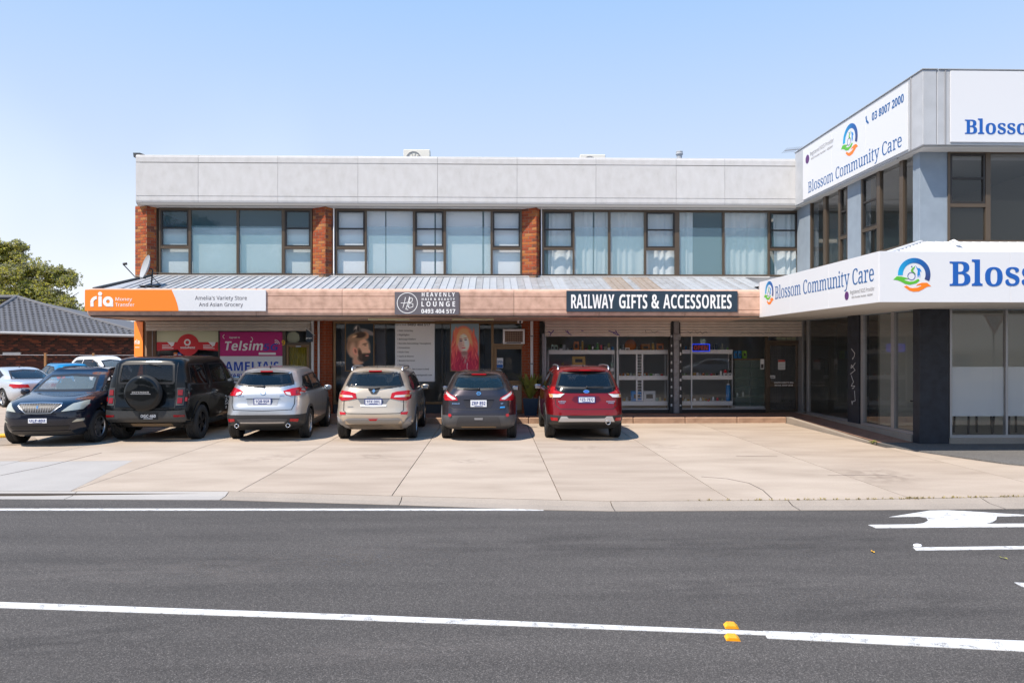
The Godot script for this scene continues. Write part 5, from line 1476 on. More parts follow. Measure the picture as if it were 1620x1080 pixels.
func build_corner() -> void:
	corner = thing("corner_building", "two-storey grey-blue corner building with large white signs", "building", Vector3(14, 0, -20))
	var E := 24.0
	# shell
	put("rear_wall", shape().box(Vector3(17, 4, -30), Vector3(15, 8, 0.2)), M.room, corner)
	put("roof", shape().box(Vector3(17, 7.2, -23), Vector3(14.6, 0.2, 13.0)), M.zinc, corner)
	put("ceiling", shape().box(Vector3(17, 6.56, -23.2), Vector3(14.8, 0.1, 13.2)), M.room, corner)
	put("upper_floor", shape().box(Vector3(17, 3.7, -23.2), Vector3(14.8, 1.3, 13.2)), M.room, corner)
	put("ground_floor", shape().box(Vector3(17, 0.07, -23.2), Vector3(14.8, 0.12, 13.2)), M.room, corner)
	put("partition", shape().box(Vector3(17, 1.6, -19.4), Vector3(14, 2.9, 0.1)), M.room_pale, corner)
	put("partition", shape().box(Vector3(12.6, 1.6, -24), Vector3(0.1, 2.9, 6.7)), M.room_dark, corner)
	put("partition", shape().box(Vector3(13.5, 5.45, -23), Vector3(0.1, 2.2, 12.6)), M.room, corner)
	# columns, two storeys high; the lower halves are painted dark
	var y1 := 6.5
	var up := [[-23.25, sd(1283)], [sd(1343), sd(1363.6)]]
	for c: Array in up:
		put("column", shape(SIDE).bar(c[0], 4.46, c[1], y1, -0.25, 0.03, 0.006), M.column, corner)
		if c[0] > -22.0: put("column_base", shape(SIDE).bar(c[0], 0.05, c[1] - 0.1, 3.0, -0.25, 0.03, 0.006), M.column_dark, corner)
	var cx := wx(1500, WZ)
	put("column", shape(STREET).bar(WX - 0.03, 4.46, cx, y1, -0.28, 0.0, 0.006), M.column, corner)
	put("column_base", shape(STREET).bar(WX - 0.03, 0.03, cx + 0.03, 3.0, -0.28, 0.0, 0.006), M.column_dark, corner)
	put("spandrel", shape(SIDE).bar(-23.3, 2.98, -WZ - 0.3, 4.46, -0.3, -0.02), M.column, corner)
	put("spandrel", shape(STREET).bar(cx, 2.98, E, 4.44, -0.3, -0.02), M.column, corner)
	# upper windows
	var ys := [5.12, 5.82]
	window_band(corner, SIDE, [[sd(1284.5), sd(1304), false], [sd(1308), sd(1328), false], [sd(1331), sd(1341.5), true]], 4.46, y1, false, M.mirror_glass, ys)
	window_band(corner, SIDE, [[sd(1366), sd(1389), true], [sd(1394), sd(1425), false], [sd(1431), sd(1448), false]], 4.46, y1, false, M.mirror_glass, ys)
	var ws := wx(1503, WZ)
	window_band(corner, STREET, [[ws, wx(1559, WZ), true], [wx(1567, WZ), wx(1680, WZ), false], [wx(1690, WZ), wx(1780, WZ), false], [wx(1790, WZ), E - 0.1, false]], 4.46, 6.47, false, M.mirror_glass, [wy(325, WZ, 1560), wy(282, WZ, 1560)])
	# parapet: grey fascia, left side and street side
	var pb := 6.48; var pt := 8.09
	var px := 9.2; var pz := 16.0
	put("parapet_fascia", shape().box(Vector3(px + 0.15, (pb + pt) / 2, -(22.87 + pz) / 2), Vector3(0.3, pt - pb, 22.87 - pz), 0.01), M.fascia, corner)
	put("parapet_fascia", shape().box(Vector3((px + 0.3 + E) / 2 + 0.01, (pb + pt) / 2, -pz - 0.15), Vector3(E - px - 0.3, pt - pb - 0.004, 0.3), 0.01), M.fascia, corner)
	put("parapet_capping", shape().box(Vector3(px + 0.15, pt + 0.012, -(22.87 + pz) / 2), Vector3(0.34, 0.022, 22.87 - pz + 0.04), 0.004), M.zinc, corner)
	put("parapet_capping", shape().box(Vector3((px + 0.34 + E) / 2, pt + 0.010, -pz - 0.15), Vector3(E - px - 0.34, 0.022, 0.34), 0.004), M.zinc, corner)
	put("cover_strip", shape(Transform3D(Basis.IDENTITY, Vector3(0, 0, -pz))).bar(wx(1495, pz), pb + 0.01, wx(1497, pz), pt - 0.01, 0.0, 0.012), M.grey, corner)
	put("cover_strip", shape(Transform3D(SIDE.basis, Vector3(px, 0, 0))).bar(sd(1441, px), pb + 0.01, sd(1442.5, px), pt - 0.01, 0.0, 0.012), M.grey, corner)
	put("soffit", shape().box(Vector3(17, pb - 0.02, -(pz + 0.6)), Vector3(15.5, 0.03, 1.1)), M.soffit, corner)
	put("soffit", shape().box(Vector3(9.42, pb - 0.022, -20), Vector3(0.4, 0.03, 5.8)), M.soffit, corner)
	# canopy round the corner
	var fx := 7.27; var fz := 14.07
	var cb := 2.99; var ct := 3.935
	var can := put("canopy", shape().box(Vector3(8.45, cb + 0.03, -(20.43 + fz) / 2), Vector3(2.2, 0.05, 20.43 - fz - 0.1)), M.soffit, corner)
	put("canopy_soffit", shape().box(Vector3((9.6 + E) / 2, cb + 0.03, -15.3), Vector3(E - 9.6, 0.05, 2.3)), M.soffit, can)
	put("canopy_soffit", shape().box(Vector3(8.35, cb + 0.032, -21.9), Vector3(2.2, 0.05, 2.9)), M.soffit, can)
	put("side_board", shape().box(Vector3(fx + 0.06, (cb + ct) / 2, -(20.6 + fz + 0.0) / 2), Vector3(0.1, ct - cb - 0.01, 20.6 - fz - 0.02)), M.fascia, can)
	put("street_board", shape().box(Vector3((fx + 0.12 + E) / 2, (cb + ct) / 2, -fz - 0.06), Vector3(E - fx - 0.12, ct - cb - 0.01, 0.1)), M.fascia, can)
	# ribbed roof sheets of that canopy
	var ry := 4.45
	var s := shape()
	var n := 0
	var x := fx + 0.12
	while x < E - 0.2:
		var back := -fz - 0.12 - clampf((x - fx - 0.12) / (WX - fx - 0.12), 0.0, 1.0) * (WZ - fz - 0.12)
		var bk2 := -fz - 0.12 - clampf((x + 0.2 - fx - 0.12) / (WX - fx - 0.12), 0.0, 1.0) * (WZ - fz - 0.12)
		var q := shape()
		var h0 := lerpf(ct - 0.06, ry, (-back - fz - 0.12) / (WZ - fz - 0.12)); var h1 := lerpf(ct - 0.06, ry, (-bk2 - fz - 0.12) / (WZ - fz - 0.12))
		q.quad(Vector3(x, ct - 0.06, -fz - 0.12), Vector3(x + 0.1, ct - 0.06, -fz - 0.12), Vector3(x + 0.1, lerpf(h0, h1, 0.5), lerpf(back, bk2, 0.5)), Vector3(x, h0, back))
		q.quad(Vector3(x + 0.1, ct - 0.06, -fz - 0.12), Vector3(x + 0.15, ct - 0.025, -fz - 0.12), Vector3(x + 0.15, lerpf(h0, h1, 0.75) + 0.035, lerpf(back, bk2, 0.75)), Vector3(x + 0.1, lerpf(h0, h1, 0.5), lerpf(back, bk2, 0.5)))
		q.quad(Vector3(x + 0.15, ct - 0.025, -fz - 0.12), Vector3(x + 0.2, ct - 0.06, -fz - 0.12), Vector3(x + 0.2, h1, bk2), Vector3(x + 0.15, lerpf(h0, h1, 0.75) + 0.035, lerpf(back, bk2, 0.75)))
		put("roof_sheet", q, M.render_grey, can)
		x += 0.2; n += 1
	s.quad(Vector3(fx + 0.12, ct - 0.06, -fz - 0.12), Vector3(WX, ry, -WZ), Vector3(WX, ry, -23.2), Vector3(fx + 0.12, ct - 0.06, -23.2))
	put("side_roof", s, M.render_grey, can)
	put("hip_capping", shape().tube([Vector3(fx + 0.14, ct - 0.04, -fz - 0.14), Vector3(WX, ry + 0.01, -WZ)], 0.05, 6), M.render_grey, can)
	put("flashing", shape(STREET).bar(WX + 0.02, ry - 0.02, E, ry + 0.02, 0.0, 0.05, 0.004), M.render_white, can)
	put("bent_flashing", shape().tube([Vector3(wx(1503, 15.9), wy(383.5, 15.9, 1503), -15.9), Vector3(wx(1510, 15.8), wy(380.5, 15.8, 1503), -15.8), Vector3(wx(1521, 15.4), wy(387, 15.4, 1503), -15.4)], 0.03, 5), M.white, can)
	# shopfronts below
	var f := shape(SIDE)
	f.bar(sd(1278) - 0.08, 0.2, sd(1278), 2.98, -0.1, 0.0); f.bar(-23.25, 0.2, sd(1278) - 0.45, 2.98, -0.1, -0.02); f.bar(sd(1278), 0.2, sd(1343), 0.26, -0.1, 0.01); f.bar(sd(1343) - 0.05, 0.26, sd(1343), 2.98, -0.1, -0.002)
	f.bar(sd(1362), 0.2, sd(1365.5), 2.98, -0.1, 0.0); f.bar(sd(1410), 0.26, sd(1415), 2.98, -0.1, 0.0); f.bar(sd(1365.5), 0.2, sd(1450), 0.26, -0.1, 0.01)
	f.bar(sd(1450), 0.2, sd(1450) + 0.03, 2.98, -0.1, 0.0)
	put("shopfront_frame", f, M.alu, corner)
	put("sill", shape(SIDE).bar(-23.2, -0.05, -WZ - 0.3, 0.2, -0.15, 0.06, 0.01), M.kerb, corner)
	put("door_jamb", shape(SIDE).bar(sd(1450) + 0.03, 0.2, -WZ - 0.28, 2.98, -0.12, -0.004), M.charcoal, corner)
	put("pane", pane(shape(SIDE), sd(1278) - 0.45, 0.26, sd(1278) - 0.08, 2.98, -0.05), M.mirror_glass, corner)
	for p: Array in [[1278, 1342], [1365.5, 1410], [1415, 1450]]:
		put("pane", pane(shape(SIDE), sd(p[0]), 0.26, sd(p[1]), 2.98, -0.05), M.mirror_glass, corner)
	f = shape(STREET)
	var a := cx + 0.05
	var bars := [a, wx(1592, WZ), wx(1680, WZ), wx(1770, WZ), E]
	for b: float in bars: f.bar(b, 0.16, b + 0.05, 2.98, -0.1, 0.0)
	f.bar(a + 0.05, 0.16, E, 0.22, -0.1, -0.002)
	put("shopfront_frame", f, M.alu, corner)
	put("sill", shape(STREET).bar(cx + 0.035, -0.05, E, 0.16, -0.15, 0.03, 0.01), M.kerb, corner)
	for i in bars.size() - 1:
		put("pane", pane(shape(STREET), bars[i] + 0.05, 0.22, bars[i + 1], 2.98, -0.05), M.shop_glass, corner)
		put("frosted_film", pane(shape(STREET), bars[i] + 0.06, 0.63, bars[i + 1] - 0.01, 1.72, -0.056), M.frost, corner)
	# graffiti on the dark column
	var g := shape(SIDE)
	var q0 := sd(1347); var q1 := sd(1358)
	var gp := []
	for k in 26:
		gp.append(Vector2(lerpf(q0, q1, rng.randf_range(0.05, 0.8)), 0.7 + k * 0.055 + rng.randf_range(-0.1, 0.1)))
		if gp.size() == 7 or k == 25:
			scribble(g, gp, 0.007, 0.032)
			gp = []
	one("graffiti", g, M.pale, "pale scrawl on the dark column between the side windows", "graffiti")
	# tables just inside the street window
	for k in 3:
		var tx := wx(1520, WZ) + k * 0.95
		var o := thing("cafe_table", ["first", "second", "third"][k] + " dark table from the corner column, its legs seen below the frosted glass", "table", Vector3(tx, 0.13, -17.5), "tables inside the corner window")
		put("table_top", shape().box(Vector3(tx, 0.88, -17.5), Vector3(0.7, 0.03, 0.7), 0.008), M.charcoal, o)
		for ex: float in [-0.28, 0.28]:
			for ez: float in [-0.28, 0.28]:
				put("leg", shape().tube([Vector3(tx + ex, 0.13, -17.5 + ez), Vector3(tx + ex * 0.9, 0.87, -17.5 + ez * 0.9)], 0.025, 6), M.black, o)

# ---------------------------------------------------------------- signs
func emblem(s: Shape, cx: float, cy: float, r: float, z: float) -> void:      # open ring over two hands
	var P := func(a: Array) -> PackedVector2Array:
		var o := PackedVector2Array()
		for q: Array in a: o.append(Vector2(cx + (q[0] - 348) / 190.0 * r, cy + (390 - q[1]) / 190.0 * r))
		return o
	for k in 24:
		var a0 := deg_to_rad(lerpf(183, -24, k / 24.0)); var a1 := deg_to_rad(lerpf(183, -24, (k + 1) / 24.0))
		var t := k / 23.0
		s.col = Color(0.005, 0.36, 0.66).lerp(Color(0.004, 0.10, 0.36), clampf(t * 1.8, 0, 1)) if t < 0.6 else Color(0.004, 0.10, 0.36).lerp(Color(0.03, 0.045, 0.16), (t - 0.6) * 2.5)
		s.prism(PackedVector2Array([Vector2(cx + cos(a0) * r * 0.7, cy + sin(a0) * r * 0.7), Vector2(cx + cos(a0) * r, cy + sin(a0) * r), Vector2(cx + cos(a1) * r, cy + sin(a1) * r), Vector2(cx + cos(a1) * r * 0.7, cy + sin(a1) * r * 0.7)]), z, z + 0.004)
	s.col = Color(0.10, 0.45, 0.03)
	s.prism(P.call([[105, 450], [145, 412], [200, 415], [265, 432], [284, 443], [240, 446], [228, 454], [290, 472], [340, 470], [395, 440], [412, 457], [375, 490], [300, 508], [245, 500], [190, 470], [150, 455]]), z, z + 0.004)
	s.col = Color(0.95, 0.20, 0.005)
	s.prism(P.call([[228, 528], [260, 518], [300, 543], [330, 547], [390, 540], [432, 520], [424, 511], [370, 520], [390, 500], [440, 485], [500, 485], [545, 525], [500, 530], [450, 560], [400, 585], [340, 588], [290, 575]]), z, z + 0.004)
	s.col = Color(0.02, 0.05, 0.25)
	for k in 16:
		var a0 := TAU * k / 16.0; var a1 := TAU * (k + 1) / 16.0
		var c := Vector2(cx - 32.0 / 190 * r, cy - 20.0 / 190 * r)
		s.prism(PackedVector2Array([c + Vector2(cos(a0), sin(a0)) * r * 0.21, c + Vector2(cos(a0), sin(a0)) * r * 0.245, c + Vector2(cos(a1), sin(a1)) * r * 0.245, c + Vector2(cos(a1), sin(a1)) * r * 0.21]), z, z + 0.004)
	s.prism(P.call([[311, 300], [320, 291], [329, 300], [320, 309]]), z, z + 0.004)
	s.col = Color(0.12, 0.42, 0.05)
	s.prism(P.call([[308, 345], [322, 318], [345, 305], [358, 290], [352, 318], [332, 345], [352, 368], [368, 392], [340, 375], [316, 362]]), z, z + 0.004)
	s.col = Color(0.01, 0.22, 0.60)
	s.prism(P.call([[362, 288], [388, 316], [410, 318], [430, 345], [430, 365], [412, 345], [418, 392], [416, 432], [408, 380], [400, 425], [392, 385], [390, 432], [384, 395], [390, 345]]), z, z + 0.004)

func build_signs() -> void:
	# money transfer sign, orange and white
	var T := Transform3D(Basis.IDENTITY, Vector3(0, 0, -CAN + 0.012))
	var X := func(p: float) -> float: return wx(p, CAN)
	var Y := func(p: float) -> float: return wy(p, CAN)
	var y0: float = Y.call(493) + 0.008; var y1: float = Y.call(459.5)
	var x0: float = X.call(135); var x1: float = X.call(421)
	var o := thing("fascia_sign", "long orange and white sign on the left end of the canopy", "sign", Vector3((x0 + x1) / 2, y0, -CAN))
	put("white_panel", shape(T).bar(X.call(268), y0, x1, y1, 0, 0.03, 0.004), M.sign_white, o)
	var c := PackedVector2Array([Vector2(x0, y0), Vector2(X.call(283), y0)])
	for k in 9: c.append(Vector2(lerpf(X.call(283), X.call(272), pow(k / 8.0, 1.5)), lerpf(y0, y1, k / 8.0)))
	c.append(Vector2(x0 + 0.02, y1)); c.append(Vector2(x0, y1 - 0.02))
	put("orange_panel", shape(T).prism(c, 0.0, 0.034), M.orange, o)
	var t := shape(T)
	# the rounded word mark, drawn from strokes
	var u := func(px: float, py: float) -> Vector2: return Vector2(wx(130 + px * 0.1852, CAN), wy(440 + py * 0.1852, CAN))
	var stroke := func(a: Vector2, b: Vector2, w: float) -> void:
		var n := (b - a).orthogonal().normalized() * w
		t.prism(PackedVector2Array([a - n, b - n, b + n, a + n]), 0.034, 0.04)
	var ring := func(cx: float, cy: float, r0: float, r1: float, a0: float, a1: float) -> void:
		for k in 18:
			var p := deg_to_rad(lerpf(a0, a1, k / 18.0)); var q := deg_to_rad(lerpf(a0, a1, (k + 1) / 18.0))
			t.prism(PackedVector2Array([Vector2(cx + cos(p) * r0, cy + sin(p) * r0), Vector2(cx + cos(p) * r1, cy + sin(p) * r1), Vector2(cx + cos(q) * r1, cy + sin(q) * r1), Vector2(cx + cos(q) * r0, cy + sin(q) * r0)]), 0.034, 0.042)
	var m := 0.1852 * CAN / FOCAL
	stroke.call(u.call(89, 248), u.call(89, 215), 13 * m)
	var rc: Vector2 = u.call(130, 214)
	ring.call(rc.x, rc.y, 28 * m, 54 * m, 90, 182)
	stroke.call(u.call(158, 248), u.call(158, 162), 14 * m)
	var dc: Vector2 = u.call(158, 140)
	ring.call(dc.x, dc.y, 0.0, 17 * m, 0, 360)
	var ac: Vector2 = u.call(226, 205)
	ring.call(ac.x, ac.y, 16 * m, 43 * m, 0, 360)
	stroke.call(u.call(255, 248), u.call(255, 205), 14 * m)
	words(t, "Money", u.call(360, 200).x, u.call(360, 198).y, 0.034, 27 * m, 138 * m, FONT.sans)
	words(t, "Transfer", u.call(369, 246).x, u.call(369, 246).y, 0.034, 29 * m, 160 * m, FONT.sans)
	put("lettering", t, M.white, o)
	t = shape(T)
	words(t, "Amelia's Variety Store", X.call(350), Y.call(475), 0.03, 32 * m, 434 * m, FONT.sans)
	words(t, "And Asian Grocery", X.call(350), Y.call(485.2), 0.03, 31 * m, 368 * m, FONT.sans)
	put("grey_lettering", t, M.slate, o)
	# hair salon sign
	x0 = X.call(624.5); x1 = X.call(726); y0 = Y.call(498); y1 = Y.call(462)
	o = thing("fascia_sign", "grey salon sign with a round monogram on the canopy", "sign", Vector3((x0 + x1) / 2, y0, -CAN))
	put("panel", shape(T).bar(x0, y0, x1, y1, 0, 0.03, 0.004), M.slate, o)
	t = shape(T)
	for l: Array in [["H E A V E N L Y", 469.2, 0.105, 52.0], ["H A I R  &  B E A U T Y", 475.2, 0.06, 52.0], ["L O U N G E", 485, 0.135, 53.0], ["0493 404 517", 495.6, 0.11, 53.5]]:
		words(t, l[0], X.call(693.5), Y.call(l[1]), 0.03, l[2], l[3] * CAN / FOCAL * 1.0, FONT.bold, 0.003)
	var ce := Vector2(X.call(644.5), Y.call(479.5))
	for k in 40:
		var a0 := TAU * k / 40.0; var a1 := TAU * (k + 1) / 40.0
		t.prism(PackedVector2Array([ce + Vector2(cos(a0), sin(a0)) * 0.262, ce + Vector2(cos(a0), sin(a0)) * 0.278, ce + Vector2(cos(a1), sin(a1)) * 0.278, ce + Vector2(cos(a1), sin(a1)) * 0.262]), 0.03, 0.034)
	for st: Array in [[[-0.17, 0.0], [-0.05, 0.0], [0.06, 0.03]], [[-0.05, 0.15], [-0.08, 0.0], [-0.12, -0.13]], [[0.06, 0.17], [0.02, 0.0], [-0.04, -0.16], [0.02, -0.18]], [[0.08, 0.14], [0.14, 0.12], [0.13, 0.05], [0.06, 0.0], [0.15, -0.02], [0.15, -0.1], [0.06, -0.13], [0.0, -0.08]], [[0.07, 0.14], [0.03, -0.12]]]:
		var pts := []
		for q: Array in st: pts.append(ce + Vector2(q[0], q[1]))
		scribble(t, pts, 0.008, 0.03)
	put("lettering", t, M.white, o)
	# gift shop sign
	x0 = X.call(896); x1 = X.call(1166.5); y0 = Y.call(493); y1 = Y.call(459.5)
	o = thing("fascia_sign", "long dark blue sign with white condensed capitals on the canopy", "sign", Vector3((x0 + x1) / 2, y0, -CAN))
	put("panel", shape(T).bar(x0, y0, X.call(1029), y1, 0, 0.03, 0.004), M.navy, o)
	put("panel", shape(T).bar(X.call(1029) + 0.003, y0, x1, y1, 0, 0.03, 0.004), M.navy, o)
	t = shape(T)
	words(t, "RAILWAY", X.call(937.5), Y.call(487.5), 0.03, 0.37, 68 * CAN / FOCAL * 1.008, FONT.bold)
	words(t, "GIFTS", X.call(1001.5), Y.call(487.5), 0.03, 0.37, 44.5 * CAN / FOCAL * 1.008, FONT.bold)
	words(t, "&", X.call(1036.5), Y.call(487.5), 0.03, 0.37, 12.5 * CAN / FOCAL * 1.008, FONT.bold)
	words(t, "ACCESSORIES", X.call(1103), Y.call(487.5), 0.03, 0.37, 108.5 * CAN / FOCAL * 1.008, FONT.bold)
	put("lettering", t, M.white, o)
	# care provider: canopy side, canopy street, parapet side, parapet street
	var Cs := Transform3D(SIDE.basis, Vector3(7.28, 0, 0))
	o = thing("care_sign", "long white side sign on the corner canopy with an emblem at its far end", "sign", Vector3(7.2, 3, -17))
	for i in 3: put("panel", shape(Cs).bar(-20.44 + i * 2.12, 2.985, -20.44 + (i + 1) * 2.12 - (0.004 if i < 2 else 0.0), 3.94, 0, 0.03, 0.003), M.sign_white, o)
	t = shape(Cs)
	words(t, "Blossom Community Care", -16.78, 3.40, 0.03, 0.32, 5.05, FONT.serif)
	put("lettering", t, M.teal_text, o)
	t = shape(Cs)
	words(t, "Registered NDIS Provider", -14.72, 3.22, 0.03, 0.075, 0.98, FONT.sans)
	words(t, "NDIS Provider Number : 4050041", -14.72, 3.13, 0.03, 0.04, 0.85, FONT.sans)
	put("small_lettering", t, M.grey, o)
	t = shape(Cs)
	emblem(t, -19.72, 3.60, 0.30, 0.03)
	put("emblem", t, M.ink, o)
	t = shape(Cs)
	t.col = Color(0.10, 0.02, 0.14)
	for k in 12: t.prism(PackedVector2Array([Vector2(-15.36, 3.2), Vector2(-15.36 + 0.09 * cos(TAU * k / 12), 3.2 + 0.09 * sin(TAU * k / 12)), Vector2(-15.36 + 0.09 * cos(TAU * (k + 1) / 12), 3.2 + 0.09 * sin(TAU * (k + 1) / 12))]), 0.03, 0.034)
	put("round_badge", t, M.ink, o)
	var Cf := Transform3D(Basis.IDENTITY, Vector3(0, 0, -14.08))
	o = thing("care_sign", "white street-side sign on the corner canopy with a large emblem and blue letters", "sign", Vector3(11, 3, -14))
	for i in 5: put("panel", shape(Cf).bar(7.253 + i * 2.5, 2.985, 7.253 + (i + 1) * 2.5 - 0.004, 3.94, 0, 0.03, 0.003), M.sign_white, o)
	t = shape(Cf)
	words(t, "Blossom Community Care", wx(1503, 14.05), wy(452, 14.05, 1560), 0.03, 0.465, 0.0, FONT.serifb, 0.006, false)
	put("lettering", t, M.blue_text, o)
	t = shape(Cf)
	emblem(t, wx(1446.8, 14.05), wy(434, 14.05, 1447), 0.31, 0.03)
	put("emblem", t, M.ink, o)
	var Ps := Transform3D(SIDE.basis, Vector3(9.2, 0, 0))
	o = thing("care_sign", "large white sign with phone number on the side of the corner parapet", "sign", Vector3(9.2, 6.5, -19))
	var pl := (sd(1438, 9.2) - sd(1272, 9.2)) / 3.0
	for i in 3: put("panel", shape(Ps).bar(sd(1272, 9.2) + i * pl, 6.53, sd(1272, 9.2) + (i + 1) * pl - 0.004, 8.01, 0, 0.025, 0.003), M.sign_white, o)
	t = shape(Ps)
	words(t, "Blossom Community Care", -19.32, 6.66, 0.025, 0.31, 5.05, FONT.serif)
	words(t, "03 8007 2000", -17.42, 7.63, 0.025, 0.19, 1.42, FONT.bold)
	scribble(t, [Vector2(-18.42, 7.82), Vector2(-18.40, 7.72), Vector2(-18.31, 7.64)], 0.03, 0.025)
	put("lettering", t, M.teal_text, o)
	t = shape(Ps)
	words(t, "Registered NDIS Provider", -20.95, 7.70, 0.025, 0.11, 1.5, FONT.sans)
	words(t, "NDIS Provider Number : 4050041", -20.95, 7.57, 0.025, 0.06, 1.4, FONT.sans)
	put("small_lettering", t, M.grey, o)
	t = shape(Ps)
	emblem(t, -19.25, 7.50, 0.40, 0.025)
	put("emblem", t, M.ink, o)
	t = shape(Ps)
	t.col = Color(0.10, 0.02, 0.14)
	for k in 12: t.prism(PackedVector2Array([Vector2(-21.9, 7.66), Vector2(-21.9 + 0.13 * cos(TAU * k / 12), 7.66 + 0.13 * sin(TAU * k / 12)), Vector2(-21.9 + 0.13 * cos(TAU * (k + 1) / 12), 7.66 + 0.13 * sin(TAU * (k + 1) / 12))]), 0.025, 0.029)
	put("round_badge", t, M.ink, o)
	var Pf := Transform3D(Basis.IDENTITY, Vector3(0, 0, -16.0))
	o = thing("care_sign", "large white sign with blue letters on the street side of the corner parapet", "sign", Vector3(13, 6.5, -16))
	put("panel", shape(Pf).bar(wx(1503.5, 16.0), 6.54, 20, 8.06, 0, 0.025, 0.004), M.sign_white, o)
	t = shape(Pf)
	words(t, "Blossom Community Care", wx(1526, 16.0), wy(212.5, 16.0, 1570), 0.025, 0.31, 0.0, FONT.serifb, 0.006, false)
	put("lettering", t, M.blue_text, o)

# ---------------------------------------------------------------- vehicles
# A body is a stack of rounded plan sections: [height, reach to the rear, reach to the front, half width, squareness rear, squareness front].
class CarSkin:
	var rows := []
	func _init(ctrl: Array) -> void:
		var n := ctrl.size()
		var tan := []
		for i in n:
			var t := [0.0]
			for c in range(1, 6):
				if i == 0 or i == n - 1:
					t.append(0.0 if i == n - 1 else (ctrl[1][c] - ctrl[0][c]) / (ctrl[1][0] - ctrl[0][0]))
				else:
					var d0: float = (ctrl[i][c] - ctrl[i - 1][c]) / (ctrl[i][0] - ctrl[i - 1][0])
					var d1: float = (ctrl[i + 1][c] - ctrl[i][c]) / (ctrl[i + 1][0] - ctrl[i][0])
					t.append(0.0 if d0 * d1 <= 0.0 else 2.0 * d0 * d1 / (d0 + d1))
			tan.append(t)
		for i in n - 1:
			var h: float = ctrl[i + 1][0] - ctrl[i][0]
			var m := int(ceil(maxf(h / 0.045, maxf(absf(ctrl[i + 1][1] - ctrl[i][1]), absf(ctrl[i + 1][2] - ctrl[i][2])) / 0.10)))
			m = clampi(m, 1, 8)
			for k in m:
				var s := k / float(m)
				var r := [ctrl[i][0] + h * s]
				for c in range(1, 6):
					var s2 := s * s; var s3 := s2 * s
					r.append((2 * s3 - 3 * s2 + 1) * ctrl[i][c] + (s3 - 2 * s2 + s) * h * tan[i][c] + (-2 * s3 + 3 * s2) * ctrl[i + 1][c] + (s3 - s2) * h * tan[i + 1][c])
				rows.append(r)
		rows.append(ctrl[n - 1].duplicate())
	func row(y: float) -> Array:
		if y <= rows[0][0]: return rows[0]
		for i in rows.size() - 1:
			if y <= rows[i + 1][0]:
				var s: float = (y - rows[i][0]) / (rows[i + 1][0] - rows[i][0])
				var o := []
				for c in 6: o.append(lerpf(rows[i][c], rows[i + 1][c], s))
				return o
		return rows[-1]
	func rear(x: float, y: float) -> float:
		var r := row(y)
		var t := minf(absf(x) / r[3], 0.985)
		return r[1] * pow(1.0 - pow(t, r[4]), 1.0 / r[4])
	func front(x: float, y: float) -> float:
		var r := row(y)
		var t := minf(absf(x) / r[3], 0.985)
		return -r[2] * pow(1.0 - pow(t, r[5]), 1.0 / r[5])
	func side(z: float, y: float) -> float:
		var r := row(y)
		var a: float = r[1] if z > 0.0 else r[2]
		var n: float = r[4] if z > 0.0 else r[5]
		var t := minf(absf(z) / a, 0.985)
		return r[3] * pow(1.0 - pow(t, n), 1.0 / n)
	func at(face: String, p: Vector2, off: float) -> Vector3:
		match face:
			"r": return Vector3(p.x, p.y, rear(p.x, p.y) + off)
			"f": return Vector3(p.x, p.y, front(p.x, p.y) - off)
			"sr": return Vector3(side(p.x, p.y) + off, p.y, p.x)
		return Vector3(-side(p.x, p.y) - off, p.y, p.x)

func both(half: Array) -> PackedVector2Array:      # half an outline from the lower middle to the upper middle, mirrored
	var o := PackedVector2Array()
	for p: Array in half: o.append(Vector2(p[0], p[1]))
	for i in range(half.size() - 1, -1, -1):
		if half[i][0] > 0.001: o.append(Vector2(-half[i][0], half[i][1]))
	return o
func oval(cx: float, cy: float, rx: float, ry: float, n := 14) -> Array:
	var o := []
	for i in n: o.append([cx + rx * cos(TAU * i / n), cy + ry * sin(TAU * i / n)])
	return o
func pts(a: Array, flip := false) -> PackedVector2Array:
	var o := PackedVector2Array()
	for p: Array in a: o.append(Vector2(-p[0] if flip else p[0], p[1]))
	return o

func _split(s: Shape, k: CarSkin, face: String, a: Vector2, b: Vector2, c: Vector2, off: float, most: float, mid: Vector3) -> void:
	var ab := a.distance_to(b); var bc := b.distance_to(c); var ca := c.distance_to(a)
	var l := maxf(ab, maxf(bc, ca))
	if l > most:
		if l == ab:
			var m := (a + b) / 2; _split(s, k, face, a, m, c, off, most, mid); _split(s, k, face, m, b, c, off, most, mid)
		elif l == bc:
			var m := (b + c) / 2; _split(s, k, face, a, b, m, off, most, mid); _split(s, k, face, a, m, c, off, most, mid)
		else:
			var m := (c + a) / 2; _split(s, k, face, a, b, m, off, most, mid); _split(s, k, face, m, b, c, off, most, mid)
		return
	s.out_tri(k.at(face, a, off), k.at(face, b, off), k.at(face, c, off), mid)

func drape(k: CarSkin, face: String, poly: PackedVector2Array, off: float, most := 0.09) -> Shape:      # a piece that lies on the body, with an edge
	var s := shape()
	s.smooth = 1
	var mid := Vector3(0, 0.9, 0)
	var t := Geometry2D.triangulate_polygon(poly)
	for i in range(0, t.size(), 3): _split(s, k, face, poly[t[i]], poly[t[i + 1]], poly[t[i + 2]], off, most, mid)
	s.smooth = -1
	if off > 0.0:
		for i in poly.size():
			var a := poly[i]; var b := poly[(i + 1) % poly.size()]
			var m := int(ceil(a.distance_to(b) / most))
			for j in m:
				var p := a.lerp(b, j / float(m)); var q := a.lerp(b, (j + 1) / float(m))
				s.quad(k.at(face, p, -0.012), k.at(face, q, -0.012), k.at(face, q, off), k.at(face, p, off))
	return s

